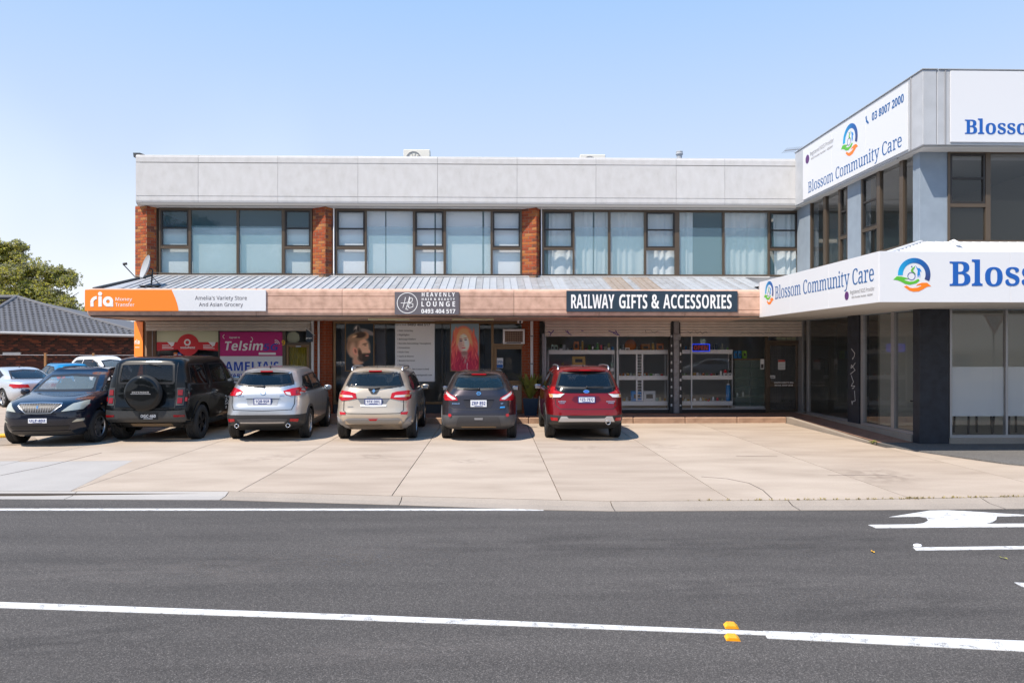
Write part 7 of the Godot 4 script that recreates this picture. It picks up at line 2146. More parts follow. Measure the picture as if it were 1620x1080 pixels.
	# champagne wagon
	car({"label": "champagne-coloured wagon with silver roof rails and mud flaps", "at": Vector3(-2.76, 0, -19.52), "turn": deg_to_rad(1.0), "paint": M.champagne, "clad_r": 0.0, "clad_s": 0.36, "arch_trim": [0.045, M.plastic_grey],
		"rows": [[0.24, 1.72, 2.05, 0.80, 6, 4.5], [0.33, 1.86, 2.16, 0.87, 7, 4.5], [0.395, 2.14, 2.19, 0.89, 7, 4.5], [0.47, 2.23, 2.22, 0.905, 7, 4.5], [0.62, 2.26, 2.24, 0.925, 6.5, 4.5], [0.78, 2.22, 2.22, 0.925, 6, 4.5], [0.95, 2.185, 2.10, 0.915, 6, 4.5], [1.03, 2.17, 1.85, 0.905, 6, 4.5], [1.09, 2.155, 1.45, 0.893, 6, 4.5], [1.14, 2.14, 1.10, 0.875, 5.5, 4.5], [1.26, 2.09, 0.93, 0.835, 5, 4.5], [1.42, 1.98, 0.68, 0.765, 5, 4.5], [1.55, 1.87, 0.44, 0.70, 5, 4.5], [1.62, 1.78, 0.25, 0.645, 5, 4], [1.665, 1.62, 0.15, 0.57, 4.5, 3.5], [1.69, 1.3, 0.10, 0.44, 4, 3], [1.702, 0.8, 0.08, 0.26, 3, 3]],
		"wheels": [1.34, -1.35, 0.80, 0.355, 0.23, 0.22, 0, M.alloy, 0.40],
		"rear_glass": [[0, 1.225], [0.40, 1.235], [0.66, 1.265], [0.64, 1.32], [0.545, 1.565], [0, 1.585]], "glass": M.car_glass,
		"side_glass": [[[1.66, 1.26], [1.58, 1.16], [0.78, 1.14], [0.78, 1.52], [1.40, 1.48]], [[0.72, 1.14], [-0.18, 1.13], [-0.16, 1.54], [0.72, 1.53]], [[-0.24, 1.13], [-0.92, 1.14], [-0.55, 1.42], [-0.23, 1.53]]],
		"front_glass": [[0, 1.18], [0.62, 1.18], [0.52, 1.53], [0, 1.57]],
		"rails": [1.55, -0.15, 0.59, 1.655, M.alloy], "spoiler": [1.625, 0.10, 0.57, M.champagne, 0.30], "wiper": [-0.10, 1.20, 0.42, 1.25], "antenna": [1.5, 1.665, 1, 0.0], "mirror": [-0.80, 1.12],
		"plate": ["r", 0.0, 0.915, 0.37, 0.115, "1FX·3HL", M.plate_white, M.plate_ink, M.plate_ink],
		"pieces": [["tail_light", "r", [[0.38, 0.99], [0.56, 0.955], [0.74, 0.935], [0.83, 0.98], [0.84, 1.12], [0.76, 1.165], [0.52, 1.145], [0.41, 1.11]], "tail_red", 0.016, 1], ["reversing_light", "r", [[0.46, 1.015], [0.80, 1.02], [0.81, 1.075], [0.49, 1.06]], "tail_white", 0.021, 1], ["indicator", "r", [[0.70, 1.022], [0.80, 1.024], [0.805, 1.07], [0.71, 1.065]], "tail_amber", 0.023, 1],
			["reflector", "r", [[0.62, 0.63], [0.76, 0.62], [0.78, 0.685], [0.63, 0.68]], "tail_red", 0.012, 1], ["skid_plate", "r", [[0, 0.41], [0.55, 0.41], [0.62, 0.50], [0.55, 0.525], [0, 0.52]], mat(lin(0.30, 0.285, 0.26), 0.5, 0.2), 0.028, 0], ["fog_light", "r", [[0, 0.485], [0.07, 0.485], [0.11, 0.53], [0, 0.53]], "tail_red", 0.036, 0], ["number_recess", "r", [[0, 0.86], [0.28, 0.86], [0.36, 0.975], [0, 0.98]], mat(lin(0.20, 0.20, 0.21), 0.4, 0.4), 0.004, 0], ["emblem_plate", "r", [[0, 1.095], [0.06, 1.10], [0.14, 1.225], [0, 1.225]], "black", 0.018, 0], ["handle_bar", "r", [[0, 0.80], [0.29, 0.81], [0.30, 0.855], [0, 0.855]], "white_paint", 0.012, 0],
			["emblem", "r", [[0, 1.11], [0.038, 1.16], [0, 1.215]], "chrome", 0.026, 0], ["mud_flap", "r", [[0.60, 0.27], [0.82, 0.27], [0.85, 0.58], [0.76, 0.52], [0.64, 0.38]], M.grey, 0.03, 1]],
		"seams": [["r", [[0.68, 0.95], [0.68, 0.72], [0.60, 0.655], [0.0, 0.645]], 1], ["r", [[0.0, 0.985], [0.42, 0.985]], 1], ["r", [[0.66, 0.42], [0.64, 0.50], [0.56, 0.535], [0.0, 0.53]], 1, 0.009, M.grey, "seam", 0.032], ["s", [[0.74, 1.12], [0.72, 0.45]], 0], ["s", [[-0.21, 1.12], [-0.26, 0.42]], 0], ["s", [[-1.05, 1.04], [-0.95, 0.45]], 0], ["s", [[0.48, 1.0], [0.66, 1.0]], 0, 0.014, M.chrome, "door_handle"], ["s", [[-0.48, 0.99], [-0.30, 0.99]], 0, 0.014, M.chrome, "door_handle"]],
		"texts": [["r", "KOLEOS", 0.0, 1.01, 0.022, 0.30, M.alloy], ["r", "PRIVILEGE", -0.52, 0.80, 0.014, 0.13, M.alloy]]})
	# plum-grey hatch
	car({"label": "dark plum-grey hatchback with grey plastic rear bumper", "at": Vector3(-0.33, 0, -19.45), "turn": deg_to_rad(0.0), "paint": M.plum, "clad_r": 0.62, "clad_s": 0.36, "clad_mat": M.plastic_grey, "arch_trim": [0.045, M.plastic_grey],
		"rows": [[0.24, 1.70, 1.95, 0.78, 6, 4.5], [0.30, 1.84, 2.06, 0.85, 7, 4.5], [0.35, 2.06, 2.08, 0.86, 7, 4.5], [0.46, 2.14, 2.12, 0.88, 7, 4.5], [0.60, 2.17, 2.14, 0.895, 6.5, 4.5], [0.76, 2.12, 2.12, 0.895, 6, 4.5], [0.92, 2.075, 2.02, 0.888, 6, 4.5], [0.99, 2.06, 1.80, 0.878, 6, 4.5], [1.04, 2.045, 1.45, 0.866, 6, 4.5], [1.09, 2.02, 1.10, 0.85, 5.5, 4.5], [1.20, 1.96, 0.95, 0.805, 4.5, 4.5], [1.34, 1.84, 0.70, 0.735, 4.5, 4.5], [1.46, 1.70, 0.45, 0.67, 4.5, 4.5], [1.53, 1.59, 0.26, 0.62, 4.5, 4], [1.58, 1.42, 0.15, 0.55, 4.5, 3.5], [1.605, 1.15, 0.10, 0.42, 4, 3], [1.615, 0.7, 0.08, 0.24, 3, 3]],
		"wheels": [1.28, -1.35, 0.775, 0.34, 0.22, 0.21, 0, M.alloy, 0.385],
		"rear_glass": [[0, 1.175], [0.42, 1.185], [0.58, 1.215], [0.60, 1.29], [0.53, 1.46], [0.48, 1.485], [0, 1.50]], "glass": M.clear_glass,
		"side_glass": [[[1.40, 1.26], [1.25, 1.12], [0.72, 1.11], [0.72, 1.42], [1.10, 1.40]], [[0.66, 1.11], [-0.20, 1.10], [-0.18, 1.46], [0.66, 1.43]], [[-0.26, 1.10], [-0.92, 1.11], [-0.56, 1.35], [-0.25, 1.45]]],
		"front_glass": [[0, 1.13], [0.60, 1.13], [0.50, 1.44], [0, 1.48]],
		"spoiler": [1.545, 0.12, 0.52, M.plum, 0.34], "wiper": [0.0, 1.195, -0.36, 1.20], "antenna": [1.25, 1.60, 1, 0.02], "mirror": [-0.80, 1.08], "mirror_mat": M.plum,
		"plate": ["r", 0.0, 0.868, 0.37, 0.155, "ZRP 892", M.plate_white, M.plate_ink],
		"pieces": [["tail_light", "r", [[0.48, 0.935], [0.79, 0.93], [0.825, 1.0], [0.80, 1.12], [0.755, 1.145], [0.66, 1.08], [0.50, 1.0]], "tail_red", 0.016, 1], ["reversing_light", "r", [[0.525, 0.965], [0.60, 0.955], [0.77, 1.07], [0.755, 1.125], [0.66, 1.06], [0.53, 0.99]], "tail_white", 0.022, 1], ["reflector", "r", [[0.615, 0.605], [0.64, 0.57], [0.68, 0.57], [0.70, 0.605], [0.68, 0.64], [0.64, 0.64]], "tail_red", 0.014, 1], ["number_recess", "r", [[0, 0.76], [0.28, 0.77], [0.36, 0.955], [0, 0.96]], mat(lin(0.02, 0.018, 0.022), 0.4, 0.2), 0.003, 0], ["handle_bar", "r", [[0, 0.957], [0.35, 0.955], [0.34, 0.975], [0, 0.98]], "plum", 0.02, 0],
			["emblem", "r", oval(0, 1.095, 0.05, 0.045), "chrome", 0.014, 2], ["emblem_field", "r", oval(0, 1.095, 0.034, 0.03), "plum", 0.017, 2], ["emblem_bar", "r", [[-0.056, 1.086], [0.056, 1.086], [0.056, 1.104], [-0.056, 1.104]], "chrome", 0.02, 2], ["bumper_step", "r", [[0, 0.35], [0.52, 0.35], [0.47, 0.55], [0.44, 0.57], [0, 0.575]], mat(lin(0.055, 0.055, 0.06), 0.6), 0.016, 0], ["fog_light", "r", [[0, 0.50], [0.09, 0.50], [0.10, 0.545], [0, 0.545]], M.grey, 0.022, 0], ["sticker", "r", [[0.48, 0.765], [0.60, 0.77], [0.60, 0.80], [0.50, 0.80]], "sky_blue", 0.004, 2], ["skid_plate", "r", [[0, 0.29], [0.40, 0.29], [0.40, 0.33], [0, 0.33]], mat(lin(0.45, 0.33, 0.2), 0.6), 0.01, 0]],
		"seams": [["r", [[0.70, 0.94], [0.66, 0.80], [0.58, 0.745], [0.0, 0.72]], 1], ["s", [[0.70, 1.10], [0.66, 0.45]], 0], ["s", [[-0.23, 1.09], [-0.28, 0.42]], 0], ["s", [[-1.0, 1.0], [-0.92, 0.45]], 0], ["s", [[0.44, 0.96], [0.60, 0.96]], 0, 0.014, M.plum, "door_handle"], ["s", [[-0.50, 0.95], [-0.34, 0.95]], 0, 0.014, M.plum, "door_handle"]],
		"texts": [["r", "DUALIS", -0.52, 0.85, 0.032, 0.17, M.chrome], ["r", "ST", 0.535, 0.85, 0.03, 0.06, M.chrome]]})
	# red wagon
	car({"label": "crimson wagon with silver roof rails and silver skid plate", "at": Vector3(2.16, 0, -19.55), "turn": deg_to_rad(-0.5), "paint": M.crimson, "clad_r": 0.60, "clad_s": 0.42, "arch_trim": [0.05, M.plastic],
		"rows": [[0.24, 1.74, 2.05, 0.80, 7, 4.5], [0.34, 1.90, 2.20, 0.87, 8, 4.5], [0.40, 2.18, 2.24, 0.885, 8, 4.5], [0.47, 2.26, 2.28, 0.90, 8, 4.5], [0.60, 2.31, 2.31, 0.91, 7, 4.5], [0.72, 2.29, 2.29, 0.912, 7, 4.5], [0.90, 2.24, 2.22, 0.91, 7, 4.5], [1.00, 2.225, 2.05, 0.905, 7, 4.5], [1.06, 2.215, 1.75, 0.898, 6.5, 4.5], [1.11, 2.20, 1.35, 0.888, 6, 4.5], [1.15, 2.185, 1.10, 0.875, 6, 4.5], [1.26, 2.13, 0.95, 0.838, 5.5, 4.5], [1.42, 2.02, 0.72, 0.775, 5.5, 4.5], [1.56, 1.90, 0.46, 0.715, 5.5, 4.5], [1.63, 1.82, 0.28, 0.67, 5, 4], [1.68, 1.68, 0.16, 0.60, 4.5, 3.5], [1.705, 1.4, 0.10, 0.47, 4, 3], [1.715, 0.9, 0.08, 0.28, 3, 3]],
		"wheels": [1.32, -1.35, 0.785, 0.362, 0.225, 0.23, 3, M.alloy_dark, 0.41],
		"rear_glass": [[0, 1.205], [0.50, 1.215], [0.68, 1.245], [0.66, 1.32], [0.575, 1.57], [0, 1.60]], "glass": M.privacy_glass, "side_mat": M.privacy_glass,
		"side_glass": [[[1.72, 1.30], [1.58, 1.17], [0.78, 1.15], [0.78, 1.55], [1.45, 1.52]], [[0.72, 1.15], [-0.18, 1.14], [-0.16, 1.56], [0.72, 1.55]], [[-0.24, 1.14], [-0.95, 1.15], [-0.58, 1.43], [-0.23, 1.54]]],
		"front_glass": [[0, 1.19], [0.63, 1.19], [0.53, 1.54], [0, 1.58]],
		"rails": [1.60, -0.20, 0.60, 1.67, M.alloy], "spoiler": [1.64, 0.14, 0.58, M.crimson, 0.26], "wiper": [0.02, 1.235, 0.40, 1.245], "antenna": [1.5, 1.70, 0], "exhaust": [[0.49, 0.44, 0.055, 2.30]], "mirror": [-0.85, 1.12], "mirror_mat": M.black,
		"plate": ["r", 0.0, 0.955, 0.37, 0.125, "1ZS·7EQ", M.plate_white, M.plate_ink, M.plate_ink],
		"pieces": [["garnish", "r", [[0, 1.10], [0.52, 1.105], [0.66, 1.16], [0.70, 1.235], [0.5, 1.205], [0, 1.195]], "gloss_black", 0.006, 0], ["tail_light", "r", [[0.52, 1.10], [0.66, 1.085], [0.845, 1.085], [0.84, 1.235], [0.70, 1.245], [0.72, 1.165]], "tail_red", 0.018, 1], ["reversing_light", "r", [[0.50, 1.095], [0.60, 1.01], [0.82, 1.0], [0.84, 1.075], [0.66, 1.075]], "tail_white", 0.020, 1], ["indicator", "r", [[0.765, 1.005], [0.83, 1.003], [0.84, 1.07], [0.765, 1.07]], "tail_amber", 0.024, 1],
			["emblem", "r", oval(0, 1.14, 0.07, 0.038), "chrome", 0.012, 2], ["emblem_field", "r", oval(0, 1.14, 0.058, 0.028), mat(lin(0.03, 0.10, 0.40), 0.3), 0.015, 2], ["number_recess", "r", [[0, 0.885], [0.26, 0.885], [0.34, 0.95], [0.28, 1.035], [0, 1.045]], mat(lin(0.10, 0.004, 0.02), 0.3, 0.2), 0.003, 0], ["reflector", "r", [[0.655, 0.475], [0.80, 0.47], [0.82, 0.545], [0.665, 0.545]], "tail_red", 0.014, 1], ["skid_plate", "r", [[0, 0.455], [0.56, 0.45], [0.645, 0.45], [0.585, 0.575], [0.455, 0.575], [0.41, 0.53], [0, 0.525]], mat(lin(0.60, 0.60, 0.61), 0.4, 0.4), 0.024, 0]],
		"seams": [["r", [[0.72, 1.0], [0.70, 0.82], [0.60, 0.745], [0.0, 0.735]], 1], ["s", [[0.74, 1.14], [0.72, 0.46]], 0], ["s", [[-0.21, 1.13], [-0.26, 0.46]], 0], ["s", [[-1.06, 1.04], [-0.97, 0.46]], 0], ["s", [[0.48, 1.0], [0.66, 1.0]], 0, 0.015, M.crimson, "door_handle"], ["s", [[-0.48, 0.99], [-0.30, 0.99]], 0, 0.015, M.crimson, "door_handle"]],
		"texts": [["r", "SUBARU", -0.56, 0.90, 0.028, 0.17, M.chrome], ["r", "e-BOXER", -0.56, 0.865, 0.02, 0.12, M.chrome], ["r", "FORESTER", 0.55, 0.90, 0.024, 0.20, M.chrome], ["r", "HYBRID", 0.56, 0.865, 0.022, 0.13, M.chrome]]})
	# black off-roader with the spare wheel on its tail
	var d := car({"label": "glossy black boxy off-roader with spare wheel on its tailgate", "at": Vector3(-7.86, 0, -19.62), "turn": deg_to_rad(0.0), "paint": M.gloss_black, "clad_r": 0.42, "clad_s": 0.40, "clad_mat": M.plastic, "arch_trim": [0.09, M.gloss_black],
		"rows": [[0.30, 1.80, 2.25, 0.84, 9, 8], [0.40, 1.98, 2.42, 0.93, 11, 8], [0.46, 2.26, 2.44, 0.95, 12, 8], [0.55, 2.34, 2.46, 0.965, 11, 8], [0.78, 2.33, 2.46, 0.985, 11, 8], [0.95, 2.28, 2.43, 0.985, 11, 8], [1.08, 2.26, 2.36, 0.975, 11, 8], [1.14, 2.255, 1.9, 0.968, 11, 8], [1.18, 2.25, 1.35, 0.96, 11, 8], [1.22, 2.245, 1.10, 0.95, 11, 8], [1.35, 2.235, 1.0, 0.925, 11, 8], [1.55, 2.20, 0.82, 0.875, 11, 8], [1.75, 2.15, 0.60, 0.82, 12, 7], [1.85, 2.10, 0.42, 0.785, 10, 7], [1.91, 2.0, 0.28, 0.73, 6, 5], [1.94, 1.75, 0.18, 0.62, 5, 4], [1.95, 1.3, 0.12, 0.4, 4, 3]],
		"wheels": [1.50, -1.52, 0.855, 0.405, 0.26, 0.255, 3, M.alloy_dark, 0.47],
		"rear_glass": [[0, 1.33], [0.60, 1.33], [0.63, 1.38], [0.595, 1.76], [0.55, 1.79], [0, 1.80]], "glass": M.privacy_glass, "side_mat": M.privacy_glass,
		"side_glass": [[[2.0, 1.30], [1.05, 1.28], [1.05, 1.76], [1.88, 1.77]], [[0.75, 1.28], [-0.18, 1.27], [-0.16, 1.77], [0.75, 1.76]], [[-0.24, 1.27], [-0.98, 1.27], [-0.62, 1.66], [-0.50, 1.75], [-0.23, 1.77]]],
		"front_glass": [[0, 1.27], [0.74, 1.27], [0.66, 1.74], [0, 1.78]],
		"wiper": [0.05, 1.77, 0.30, 1.72], "antenna": [1.6, 1.92, 0], "mirror": [-0.86, 1.33], "mirror_mat": M.gloss_black,
		"plate": ["r", 0.10, 0.60, 0.40, 0.13, "OGC·460", M.black, M.white, M.black],
		"pieces": [["tail_light", "r", [[0.72, 1.07], [0.82, 1.07], [0.82, 1.19], [0.72, 1.19]], "lamp_red", 0.022, 1], ["tail_light", "r", [[0.72, 0.89], [0.82, 0.89], [0.82, 1.01], [0.72, 1.01]], "lamp_red", 0.022, 1], ["lamp_panel", "r", [[0.69, 0.84], [0.85, 0.84], [0.85, 1.24], [0.69, 1.24]], "plastic", 0.010, 1], ["reflector", "r", [[0.66, 0.585], [0.88, 0.58], [0.88, 0.625], [0.66, 0.63]], "tail_deep", 0.03, 1], ["side_marker", "r", [[0.865, 0.93], [0.90, 0.93], [0.90, 1.02], [0.865, 1.02]], "tail_red", 0.012, 1], ["bumper", "r", [[0, 0.46], [0.86, 0.46], [0.90, 0.53], [0.88, 0.74], [0.60, 0.72], [0, 0.72]], mat(lin(0.035, 0.036, 0.037), 0.35), 0.022, 0], ["muffler", "r", [[0, 0.33], [0.46, 0.33], [0.46, 0.40], [0, 0.40]], mat(lin(0.42, 0.31, 0.2), 0.5, 0.3), 0.03, 0],
			["pillar_panel", "s", [[0.99, 1.26], [0.80, 1.26], [0.80, 1.78], [0.99, 1.78]], "gloss_black", 0.012, 1]],
		"seams": [["r", [[0.67, 1.80], [0.67, 0.78], [0.0, 0.76]], 1], ["s", [[1.02, 1.26], [0.98, 0.5]], 0], ["s", [[-0.20, 1.25], [-0.24, 0.5]], 0], ["s", [[-1.15, 1.14], [-1.1, 0.5]], 0], ["s", [[0.62, 1.14], [0.84, 1.14]], 0, 0.016, M.plastic, "door_handle"], ["s", [[-0.50, 1.13], [-0.28, 1.13]], 0, 0.016, M.plastic, "door_handle"]]})
	var A := Transform3D(Basis(Vector3.RIGHT, PI / 2), Vector3(0.0, 1.12, 2.27))
	var spare := put("spare_wheel", shape().lathe([Vector2(0.30, 0), Vector2(0.385, 0.02), Vector2(0.405, 0.06), Vector2(0.405, 0.16), Vector2(0.39, 0.20), Vector2(0.36, 0.215)], A, 40), M.rubber, d)
	put("wheel_cover", shape().lathe([Vector2(0.385, 0.195), Vector2(0.375, 0.222), Vector2(0.33, 0.236), Vector2(0.15, 0.243), Vector2(0, 0.245)], A, 40), M.gloss_black, spare)
	put("trim_bar", shape().box(Vector3(0, 1.11, 2.517), Vector3(0.44, 0.016, 0.008)), M.alloy, spare)
	var dt := shape()
	words(dt, "DEFENDER", 0.0, 1.13, 2.514, 0.035, 0.38, FONT.bold, 0.004)
	put("badge", dt, M.grey, spare)
	var dirt := shape()
	for i in 26:
		var c := Vector2(-0.45 + rng.randf() * 0.42, 0.55 + rng.randf() * 0.38)
		dirt.box(Vector3(0.987, c.y, c.x), Vector3(0.006, 0.015 + rng.randf() * 0.03, 0.02 + rng.randf() * 0.06), 0.0)
	put("side_print", dirt, M.pale, d)
	# dark blue-black crossover facing the road
	car({"label": "dark blue-black crossover parked facing the road", "at": Vector3(-10.02, 0, -18.75), "turn": deg_to_rad(187.0), "paint": M.ink_blue, "clad_r": 0.0, "clad_s": 0.0,
		"rows": [[0.22, 1.98, 2.02, 0.76, 6, 5], [0.32, 2.16, 2.18, 0.86, 6.5, 5], [0.45, 2.24, 2.26, 0.90, 6.5, 5], [0.60, 2.28, 2.30, 0.915, 6, 5], [0.76, 2.26, 2.29, 0.92, 6, 4.6], [0.90, 2.20, 2.22, 0.918, 6, 4.2], [0.97, 2.17, 2.10, 0.91, 6, 4], [1.03, 2.15, 1.85, 0.90, 6, 3.8], [1.08, 2.13, 1.50, 0.89, 6, 3.8], [1.13, 2.11, 1.15, 0.873, 5.5, 4], [1.24, 2.04, 0.93, 0.835, 5, 4.4], [1.38, 1.92, 0.65, 0.768, 5, 4.4], [1.50, 1.78, 0.38, 0.705, 5, 4.4], [1.58, 1.66, 0.15, 0.65, 5, 4], [1.63, 1.50, 0.08, 0.58, 4.5, 3.5], [1.66, 1.2, 0.06, 0.45, 4, 3], [1.67, 0.7, 0.05, 0.26, 3, 3]],
		"wheels": [1.36, -1.36, 0.80, 0.365, 0.235, 0.24, 2, M.alloy, 0.41], "steer": -0.12,
		"rear_glass": [[0, 1.24], [0.62, 1.26], [0.54, 1.52], [0, 1.55]], "seat_mat": mat(lin(0.30, 0.27, 0.23), 0.8),
		"side_glass": [[[1.62, 1.26], [1.50, 1.14], [0.72, 1.12], [0.72, 1.47], [1.30, 1.45]], [[0.66, 1.12], [-0.22, 1.11], [-0.20, 1.49], [0.66, 1.48]], [[-0.28, 1.11], [-0.95, 1.13], [-0.52, 1.37], [-0.27, 1.48]]],
		"front_glass": [[0, 1.15], [0.66, 1.155], [0.53, 1.49], [0, 1.52]], "glass": M.clear_glass,
		"rails": [1.35, -0.05, 0.60, 1.60, M.black], "mirror": [-0.74, 1.12], "antenna": [1.4, 1.62, 0],
		"plate": ["f", 0.0, 0.575, 0.37, 0.10, "ULF·402", M.plate_white, M.plate_ink],
		"pieces": [["grille", "f", [[0, 0.745], [0.24, 0.75], [0.40, 0.885], [0.41, 0.935], [0, 0.95]], "black", 0.012, 0], ["headlight", "f", [[0.45, 0.765], [0.78, 0.80], [0.83, 0.90], [0.80, 0.985], [0.62, 0.93]], "lamp_lens", 0.014, 1], ["fog_light", "f", [[0.64, 0.53], [0.80, 0.545], [0.81, 0.60], [0.72, 0.60]], "lamp_lens", 0.012, 1], ["lower_intake", "f", [[0, 0.375], [0.56, 0.385], [0.60, 0.455], [0, 0.46]], "black", 0.012, 0], ["lower_lip", "f", [[0, 0.25], [0.62, 0.26], [0.60, 0.35], [0, 0.345]], "plastic", 0.014, 0],
			["repeater", "s", [[-1.30, 0.86], [-1.25, 0.86], [-1.25, 0.88], [-1.30, 0.88]], "tail_amber", 0.01, 1]],
		"seams": [["f", [[0.0, 0.957], [0.42, 0.945], [0.43, 0.90], [0.25, 0.738], [0.0, 0.732]], 1, 0.009, M.alloy, "grille_surround", 0.014], ["f", [[0.0, 0.715], [0.45, 0.735], [0.80, 0.755]], 1], ["s", [[0.70, 1.11], [0.68, 0.4]], 0], ["s", [[-0.25, 1.10], [-0.30, 0.4]], 0], ["s", [[-1.06, 1.02], [-0.95, 0.4]], 0], ["s", [[0.45, 0.97], [0.62, 0.97]], 0, 0.014, M.ink_blue, "door_handle"], ["s", [[-0.52, 0.96], [-0.35, 0.96]], 0, 0.014, M.ink_blue, "door_handle"]] + grille_bars(),
		"texts": [["f", "L", 0.0, 0.81, 0.09, 0.10, M.chrome]]})

func grille_bars() -> Array:
	var o := []
	for i in 15:
		var x := -0.37 + i * 0.74 / 14.0
		var bot := 0.76 + maxf(0.0, (absf(x) - 0.22)) * 0.78
		o.append(["f", [[x * 0.9, bot], [x, 0.935]], 0, 0.0055, M.steel, "grille_bar", 0.018])
	return o

# ---------------------------------------------------------------- left side: yard, house, trees
func sedan_rows() -> Array:
	return [[0.18, 2.05, 2.1, 0.78, 6, 5], [0.30, 2.28, 2.3, 0.88, 6, 5], [0.45, 2.36, 2.38, 0.915, 6, 5], [0.60, 2.40, 2.40, 0.925, 5.5, 5], [0.74, 2.39, 2.36, 0.925, 5, 4.5], [0.84, 2.37, 2.2, 0.92, 5, 4], [0.90, 2.34, 1.9, 0.91, 5, 4], [0.95, 2.26, 1.45, 0.90, 4.5, 4], [0.985, 2.0, 1.12, 0.885, 4, 4], [1.01, 1.78, 1.05, 0.87, 4, 4], [1.12, 1.52, 0.88, 0.82, 4.5, 4.5], [1.25, 1.22, 0.62, 0.745, 4.5, 4.5], [1.36, 0.92, 0.35, 0.67, 4.5, 4], [1.42, 0.68, 0.18, 0.59, 4, 3.5], [1.455, 0.45, 0.1, 0.44, 3.5, 3], [1.465, 0.25, 0.08, 0.24, 3, 3]]

func leaf_sprig(size: float) -> Mesh:
	var s := shape()
	var r := RandomNumberGenerator.new(); r.seed = 77
	for i in 7:
		var d := Vector3(r.randf_range(-1, 1), r.randf_range(-0.6, 0.9), r.randf_range(-1, 1)).normalized()
		var u := d.cross(Vector3(r.randf(), 1, r.randf())).normalized() * size * 0.22
		var a := d * size * 0.15; var b := d * size * r.randf_range(0.7, 1.0)
		var m := a.lerp(b, 0.5) + d.cross(u).normalized() * size * 0.06
		s.tri(a, m - u, b); s.tri(a, b, m + u)
	return s.done()

func tree(label: String, base: Vector3, h: float, balls: Array, n: int, size: float, mats: Array, id: int, called := "tree", group := "") -> void:
	var r := RandomNumberGenerator.new(); r.seed = id
	var o := thing(called, label, "tree", base, group)
	var tr := shape()
	var fork := base + Vector3(0, h * 0.38, 0)
	tr.tube([base, base + Vector3(0.05, h * 0.2, 0.03), fork], h * 0.035, 8, h * 0.022)
	for b: Array in balls:
		var c: Vector3 = base + b[0]
		tr.tube([fork - Vector3(0, h * 0.06, 0), fork.lerp(c, 0.5) + Vector3(0, -0.15, 0), c], h * 0.016, 6, h * 0.004)
		for k in 4:
			var e: Vector3 = c + Vector3(r.randf_range(-1, 1), r.randf_range(-0.5, 1), r.randf_range(-1, 1)) * b[1] * 0.8
			tr.tube([fork.lerp(c, 0.7), e], h * 0.006, 4, h * 0.0015)
	put("trunk", tr, M.bark, o)
	var spots := []
	var total := 0.0
	for b: Array in balls: total += pow(b[1], 2.2)
	for b: Array in balls:
		var clumps := int(maxf(10, 240.0 * pow(b[1], 2.2) / total))
		for q in clumps:
			var d: Vector3 = Vector3(r.randfn(), r.randfn(), r.randfn()).normalized() * pow(r.randf(), 0.42) * b[1] * (1.22 if r.randf() < 0.12 else 1.0)
			d.y *= 0.8
			var cc: Vector3 = base + b[0] + d
			var cr: float = b[1] * r.randf_range(0.2, 0.46)
			for j in int(n / 240.0):
				var e := Vector3(r.randfn(), r.randfn() * 0.7, r.randfn()) * cr * 0.55
				spots.append(cc + e)
	var mesh := leaf_sprig(size)
	for g in mats.size():
		var mine := []
		for i in spots.size():
			if (i / 9) % mats.size() == g: mine.append(spots[i])
		var mm := MultiMesh.new()
		mm.transform_format = MultiMesh.TRANSFORM_3D
		mm.mesh = mesh
		mm.instance_count = mine.size()
		for i in mine.size():
			mm.set_instance_transform(i, Transform3D(Basis(Vector3(r.randfn(), r.randfn(), r.randfn()).normalized(), r.randf() * TAU).scaled(Vector3.ONE * r.randf_range(0.6, 1.25)), mine[i] - base))
		var mi := MultiMeshInstance3D.new()
		mi.name = "crown"
		mi.multimesh = mm
		mi.material_override = mats[g]
		mi.set_meta("kind", "stuff")
		o.add_child(mi, true)

func tiles(a: Vector3, b: Vector3, top: Vector3, top2: Vector3) -> Shape:      # overlapping wavy tiles on the face a, b, top2, top
	var s := shape()
	var u := (b - a).normalized()
	var n := u.cross(top - a).normalized()
	if n.y < 0: n = -n
	var v := n.cross(u)
	if v.y < 0: v = -v
	var H := (top - a).dot(v)
	var tu0 := (top - a).dot(u); var tu1 := (top2 - a).dot(u); var L := (b - a).length()
	var rows := int(H / 0.29)
	for i in rows:
		var v0 := i * H / rows; var v1 := (i + 1) * H / rows
		var l0 := tu0 * v0 / H; var r0 := lerpf(L, tu1, v0 / H)
		var l1 := tu0 * v1 / H; var r1 := lerpf(L, tu1, v1 / H)
		var m := int((r0 - l0) / 0.075)
		if m < 2: continue
		var A := []; var B := []; var C := []
		for k in m + 1:
			var x0 := l0 + (r0 - l0) * k / m
			var x1 := clampf(x0, l1, r1)
			var w := 0.022 * sin((x0 + (0.15 if i % 2 else 0.0)) * TAU / 0.30)
			C.append(a + u * x0 + v * (v0 - 0.02) + n * (w - 0.005))
			A.append(a + u * x0 + v * (v0 - 0.02) + n * (0.05 + w))
			B.append(a + u * x1 + v * v1 + n * (0.012 + w))
		s.sheet([C, A], -1)
		s.sheet([A, B], 1)
	return s

